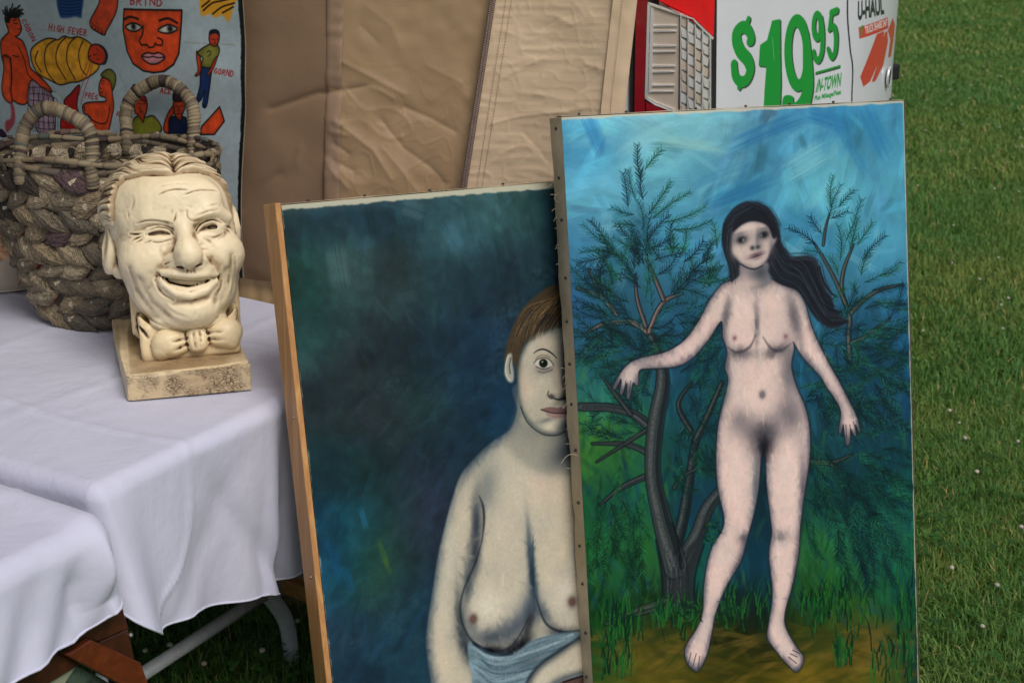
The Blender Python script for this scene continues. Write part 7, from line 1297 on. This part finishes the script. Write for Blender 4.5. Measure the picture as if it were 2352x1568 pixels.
# ------------------------------------------------------------------ marbled pot
pot = empty('ceramic_pot', np.array([-1.092, 2.965, ZT + .010]), 'cream pot with orange marbled glaze and black drips at the left edge', 'pot')
prof = [(.0, .0), (.092, .0), (.100, .004), (.108, .02), (.118, .06), (.124, .11), (.124, .16), (.120, .195), (.112, .215), (.108, .222), (.112, .228), (.126, .236), (.130, .246), (.128, .254), (.116, .256), (.108, .250), (.104, .22), (.108, .16), (.1, .02), (0, .014)]
pr = crspline(np.array(prof), 4); nsg = 72; V = np.concatenate([np.stack([pr[:, 0] * math.cos(a), pr[:, 0] * math.sin(a), pr[:, 1]], 1) for a in np.linspace(0, 2 * math.pi, nsg, endpoint=False)]) + np.array(pot.location); m_ = len(pr)
Fq = [[i * m_ + j, ((i + 1) % nsg) * m_ + j, ((i + 1) % nsg) * m_ + j + 1, i * m_ + j + 1] for i in range(nsg) for j in range(m_ - 1)]
t = NT('marbled_glaze', .22, .5); v = t.coord('Object'); sx = t.n('ShaderNodeSeparateXYZ'); t.l(v, sx.inputs[0]); n = t.noise(v, 7, 3, .5, 2.5); mk = t.n('ShaderNodeMath', _operation='SUBTRACT'); 
zed = t.math('ADD', sx.outputs[2], t.math('MULTIPLY', t.math('SUBTRACT', t.noise(v, 9, 3), .5), .06)); band = t.math('MULTIPLY', t.ramp(zed, [(.075, G1(0)), (.085, G1(1))]), t.ramp(zed, [(.172, G1(1)), (.180, G1(0))]))
sw = t.n('ShaderNodeTexWave', _wave_type='BANDS', _bands_direction='DIAGONAL'); sw.inputs['Scale'].default_value = 5; sw.inputs['Distortion'].default_value = 9; sw.inputs['Detail'].default_value = 3; sw.inputs['Detail Scale'].default_value = 1.6; t.l(v, sw.inputs[0])
mar = t.ramp(sw.outputs['Fac'], [(0, lin((40, 30, 26))), (.05, lin((176, 108, 52))), (.2, lin((206, 150, 92))), (.5, lin((214, 176, 128))), (.75, lin((190, 118, 60))), (.9, lin((206, 156, 100))), (1, lin((150, 84, 44)))]); bl2 = t.ramp(zed, [(.168, G1(0)), (.1735, G1(1)), (.179, G1(1)), (.1835, G1(0))])
c = t.mix(band, lin((186, 172, 152)), mar); c = t.mix(bl2, c, lin((26, 24, 26))); c = t.mix(t.ramp(sx.outputs[2], [(.226, G1(0)), (.230, G1(1))]), c, lin((120, 92, 70))); t.color(c); t.b.inputs['Coat Weight'].default_value = .3
part('body', fixn(mesh_from('body', V, Fq)), t.m, pot)

# ------------------------------------------------------------------ brown wooden picture frame leaning under the nearer cloth
po = np.array([-.20, 2.60, 0]) + U1 * 1.0 + OUT * .115; fn = unit(OUT + np.array([0, 0, .10]))
def fpoly(px, k0, k1): return prism([onpl(x, y, po, fn) + fn * k0 for x, y in px], fn * (k1 - k0))
frame = empty('picture_frame', onpl(150, 1560, po, fn), 'dark brown wooden picture frame, back side out, in the bottom left corner', 'frame')
for nm, px, k0, k1, mat, lb in [('back_rail', [(-60, 1520), (262, 1376), (273, 1391), (264, 1397), (-60, 1590)], -.018, .002, 'mahogany_dark', None), ('rail', [(264, 1399), (271, 1392), (285, 1440), (216, 1470), (181, 1462), (119, 1494), (176, 1521), (95, 1570), (40, 1640), (-60, 1640), (-60, 1594)], -.016, .010, 'mahogany', None), ('stile', [(285, 1441), (300, 1510), (316, 1572), (334, 1650), (290, 1650), (262, 1560), (218, 1471)], -.016, .009, 'mahogany', None), ('corner_brace', [(119, 1494), (133, 1490), (181, 1461), (295, 1513), (312, 1560), (322, 1610), (286, 1582), (176, 1524)], .011, .026, 'mahogany_red', 'reddish diagonal board across the corner'), ('liner', [(96, 1571), (163, 1524), (172, 1528), (132, 1590), (118, 1650), (40, 1650)], -.012, .004, 'pine_x', None), ('panel', [(170, 1522), (262, 1572), (290, 1660), (110, 1660), (134, 1588)], -.014, -.002, None, 'mottled dark green panel')]:
    V, Fq = fpoly(px, k0, k1)
    if mat is None:
        t = NT('mottled_green', .6, .3); n = t.noise(t.coord('Object'), 30, 6, .6, 1.5); t.color(t.ramp(n, [(.3, lin((34, 46, 40))), (.5, lin((70, 88, 74))), (.65, lin((50, 66, 56))), (.8, lin((96, 108, 92)))])); mt = t.m
    else: mt = M[mat] if nm != 'liner' else m_plain('liner_green_grey', lin((126, 132, 108)), .6)
    part(nm, bevel(fixn(mesh_from(nm, V, Fq, False)), .0022), mt, frame, None, lb)
p = onpl(288, 1455, po, fn) + fn * .011; bm = bmesh.new(); bmesh.ops.create_uvsphere(bm, u_segments=12, v_segments=8, radius=.004); me = bpy.data.meshes.new('screw'); bm.to_mesh(me); bm.free(); me.transform(Matrix.Translation(Vector(p))); part('screw', me, nl, frame)
# pine board lying behind the dark canvas
q0, q1 = onz(664, 1334, .235), onz(790, 1382, .235); pb = empty('pine_board', (q0 + q1) / 2 * np.array([1, 1, 0]), 'pale pine board propped behind the dark canvas, below the cloth hem', 'board')
dv = unit(q1 - q0); q0 = q0 - dv * .02; q1 = q1 + dv * .25; sdv = np.cross(dv, np.array([0, 0, 1.0])); part('plank', bevel(fixn(MB().add(*box_verts(q0, q1 - q0, -sdv * .02, np.array([0, 0, -.035]))).mesh('plank')), .002), M['pine_x'], pb); part('prop', bevel(fixn(MB().add(*box_verts(q1 - dv * .06 + sdv * .002, dv * .035, -sdv * .02 - sdv * .004, np.array([0, 0, -.235]) * 1.0)).mesh('prop')), .002), M['pine_x'], pb)
# ------------------------------------------------------------------ grass, clover
def m_leaf(name, attr_name='tint', trans=.35, rough=.55):
    t = NT(name, rough, .25); c = t.attr(attr_name); t.color(c); tr = t.n('ShaderNodeBsdfTranslucent'); t.l(t.mix(1.0, c, (1.0, 1.15, .6, 1), 'MULTIPLY'), tr.inputs[0]); mx = t.n('ShaderNodeMixShader'); mx.inputs[0].default_value = trans
    t.l(t.b.outputs[0], mx.inputs[1]); t.l(tr.outputs[0], mx.inputs[2]); t.l(mx.outputs[0], t.t.nodes['Material Output'].inputs[0]); return t.m
M['blade'] = m_leaf('grass_blade')
rg = np.random.RandomState(77)
def scatter(y0, y1, l0, l1, dens):
    """points in the wedge between the sight lines x = l0*y .. l1*y"""
    area = (l1 - l0) * (y1 ** 2 - y0 ** 2) / 2; n = int(area * dens); y = np.sqrt(rg.uniform(y0 ** 2, y1 ** 2, n)); return np.stack([y * rg.uniform(l0, l1, n), y], 1)
def tint_at(P, n):
    q = np.stack([P[:, 0], P[:, 1], P[:, 0] * 0], 1); a = noise3(q * 1.1, 5)[:, None]; b = noise3(q * 5, 6)[:, None]; s = noise3(q * np.array([.35, 1.6, 1]), 9)[:, None]
    g = np.array(lin((76, 106, 52))[:3]); y = np.array(lin((112, 116, 58))[:3]); d = np.array(lin((52, 80, 38))[:3]); st = np.array(lin((140, 122, 78))[:3]); r1, r2 = rg.rand(len(P), 1), rg.rand(len(P), 1)
    c = g * (1 - r1 * .6) + d * r1 * .6; c = c + (y - c) * np.clip(.16 + .22 * a + .2 * b + .15 * s + .3 * (r2 - .5), 0, .8); return np.where(r2 > .965, st * (.7 + .5 * r1), c) * (1.85 + .5 * rg.rand(len(P), 1))
def blades(P, h0, h1, w, lean):
    n = len(P); h = rg.uniform(h0, h1, n) * (1 + .25 * noise3(np.stack([P[:, 0] * 3, P[:, 1] * 3, 0 * P[:, 0]], 1), 12)); a = rg.uniform(0, 2 * np.pi, n); f = a + rg.normal(0, .5, n) + np.pi / 2; ln = np.abs(rg.normal(lean, .35, n)); ww = w * rg.uniform(.6, 1.3, n)
    base = np.stack([P[:, 0], P[:, 1], 0 * h], 1); d = np.stack([np.cos(f), np.sin(f), 0 * h], 1); s = np.stack([np.cos(a), np.sin(a), 0 * h], 1) * ww[:, None] / 2; up = np.array([0, 0, 1.0])
    p1 = base + up * (h * .55 * np.cos(ln * .5))[:, None] + d * (h * .5 * np.sin(ln * .6))[:, None]; p2 = p1 + up * (h * .45 * np.cos(ln * 1.3))[:, None] + d * (h * .5 * np.sin(ln * 1.3))[:, None]
    V = np.stack([base - s, base + s, p1 - s * .8, p1 + s * .8, p2], 1).reshape(-1, 3); i = np.arange(n)[:, None] * 5; Fq = np.concatenate([i + np.array([[0, 1, 3]]), i + np.array([[0, 3, 2]]), i + np.array([[2, 3, 4]])], 0); T = tint_at(P, n); T = np.repeat(T, 5, 0); T = T.reshape(n, 5, 3) * np.array([.75, .75, .97, .97, 1.08])[None, :, None]; return V, Fq, T.reshape(-1, 3)
def grass(name, sets):
    Vs, Fs, Ts, k = [], [], [], 0
    for s in sets: V, Fq, T = blades(*s); Vs.append(V); Fs.append(Fq + k); Ts.append(T); k += len(V)
    me = mesh_from(name, np.concatenate(Vs), np.concatenate(Fs), True); add_attr(me, 'tint', np.concatenate(Ts)); return tag(obj(name, me, M['blade']), kind='stuff')
grass('grass', [(scatter(2.2, 4.2, .20, .46, 26000), .025, .062, .0034, .75), (scatter(4.2, 7.0, .19, .46, 11000), .025, .06, .0046, .75), (scatter(7.0, 12.0, .18, .46, 4200), .03, .06, .008, .7), (scatter(12, 22, .17, .46, 1500), .03, .06, .014, .7),
                (scatter(2.0, 4.5, .46, .95, 7000), .03, .062, .005, .75), (scatter(4.5, 9, .46, .95, 2400), .03, .06, .008, .7), (scatter(9, 20, .46, .95, 700), .03, .06, .016, .7), (scatter(2.0, 3.4, -.50, .20, 9000), .03, .075, .0036, .6), (scatter(3.4, 9, -.1, .19, 900), .03, .06, .008, .7), (scatter(1.6, 2.2, -.5, .46, 6000), .03, .06, .004, .7)])
# clover: trefoils and flower heads
def clover(P, h, r):
    Vs, Fs, Ts, k = [], [], [], 0
    for (x, y), hh, rr in zip(P, h, r):
        a0 = rg.uniform(0, 6.28); tl_ = rg.normal(0, .25, 2); c = np.array([x, y, hh]); col = np.array(lin((62, 104, 46))[:3]) * rg.uniform(.7, 1.25)
        for i in range(3):
            a = a0 + i * 2.094 + rg.normal(0, .1); d = np.array([math.cos(a), math.sin(a), 0]); s = np.array([-d[1], d[0], 0]); L = []
            for (u, v, z) in ((0, 0, 0), (.5, .42, .06), (.95, .40, .03), (1.02, 0, -.05), (.95, -.40, .03), (.5, -.42, .06)): p = c + (d * u + s * v) * rr + np.array([0, 0, z * rr]); p[2] += (p[0] - x) * tl_[0] + (p[1] - y) * tl_[1]; L.append(p)
            Vs += L; Fs += [[k, k + 1, k + 2], [k, k + 2, k + 3], [k, k + 3, k + 4], [k, k + 4, k + 5]]; Ts += [col * .8, col, col, col * .9, col, col]; k += 6
    me = mesh_from('clover_leaves', np.array(Vs), np.array(Fs), True); add_attr(me, 'tint', np.array(Ts)); return tag(obj('clover_leaves', me, M['blade']), kind='stuff')
P = np.concatenate([scatter(2.1, 3.2, -.42, -.08, 1300), scatter(2.3, 3.6, .22, .44, 500), scatter(3.6, 6, .2, .44, 180)]); clover(P, rg.uniform(.025, .06, len(P)), rg.uniform(.008, .014, len(P)))
def flowers(P):
    Vs, Fs, Ts, k = [], [], [], 0; ico = bmesh.new(); bmesh.ops.create_icosphere(ico, subdivisions=2, radius=1); iv = np.array([v.co[:] for v in ico.verts]); jf = [[v.index for v in f.verts] for f in ico.faces]; ico.free()
    for x, y in P:
        hh = rg.uniform(.05, .085); r = rg.uniform(.0038, .0062); sp = 1 + .28 * rg.rand(len(iv)); v = iv * sp[:, None] * r * np.array([1, 1, .85]) + np.array([x, y, hh]); br = rg.rand() < .22
        c = np.where((iv[:, 2:] < -.25 + rg.uniform(-.2, .3)), np.array([[.30, .20, .12]]) if br else np.array([[.40, .36, .26]]), np.array([[.58, .55, .46]])) * rg.uniform(.75, 1.0); Vs.append(v); Fs += [[i + k for i in f] for f in jf]; Ts.append(c); k += len(iv)
        st, sf = tube([(x, y, 0), (x + .003, y, hh * .5), (x, y, hh)], .0008, 4, False); Vs.append(st); Fs += [[i + k for i in f][:3] for f in sf] + [[f[0] + k, f[2] + k, f[3] + k] for f in sf]; Ts.append(np.tile([[.08, .13, .04]], (len(st), 1))); k += len(st)
    me = mesh_from('clover_flowers', np.concatenate(Vs), np.array(Fs), True); add_attr(me, 'tint', np.concatenate(Ts)); return tag(obj('clover_flowers', me, m_leaf('clover_head', 'tint', .2, .8)), kind='stuff')
ex = np.array([onz(x, y, .07)[:2] for x, y in [(2182, 928), (2203, 968), (2216, 1006), (2290, 1340), (2345, 1210), (2186, 1300), (2395, 1470), (2245, 1070), (2120, 752), (2250, 640), (2300, 690), (2160, 350), (2190, 300), (333, 1490), (391, 1487), (602, 1483), (467, 1506), (721, 1412), (683, 1413), (742, 1580), (440, 1590)]])
flowers(np.concatenate([ex, scatter(2.6, 4.5, .20, .45, 10), scatter(4.5, 11, .18, .45, 9), scatter(11, 18, .18, .45, 2)]))
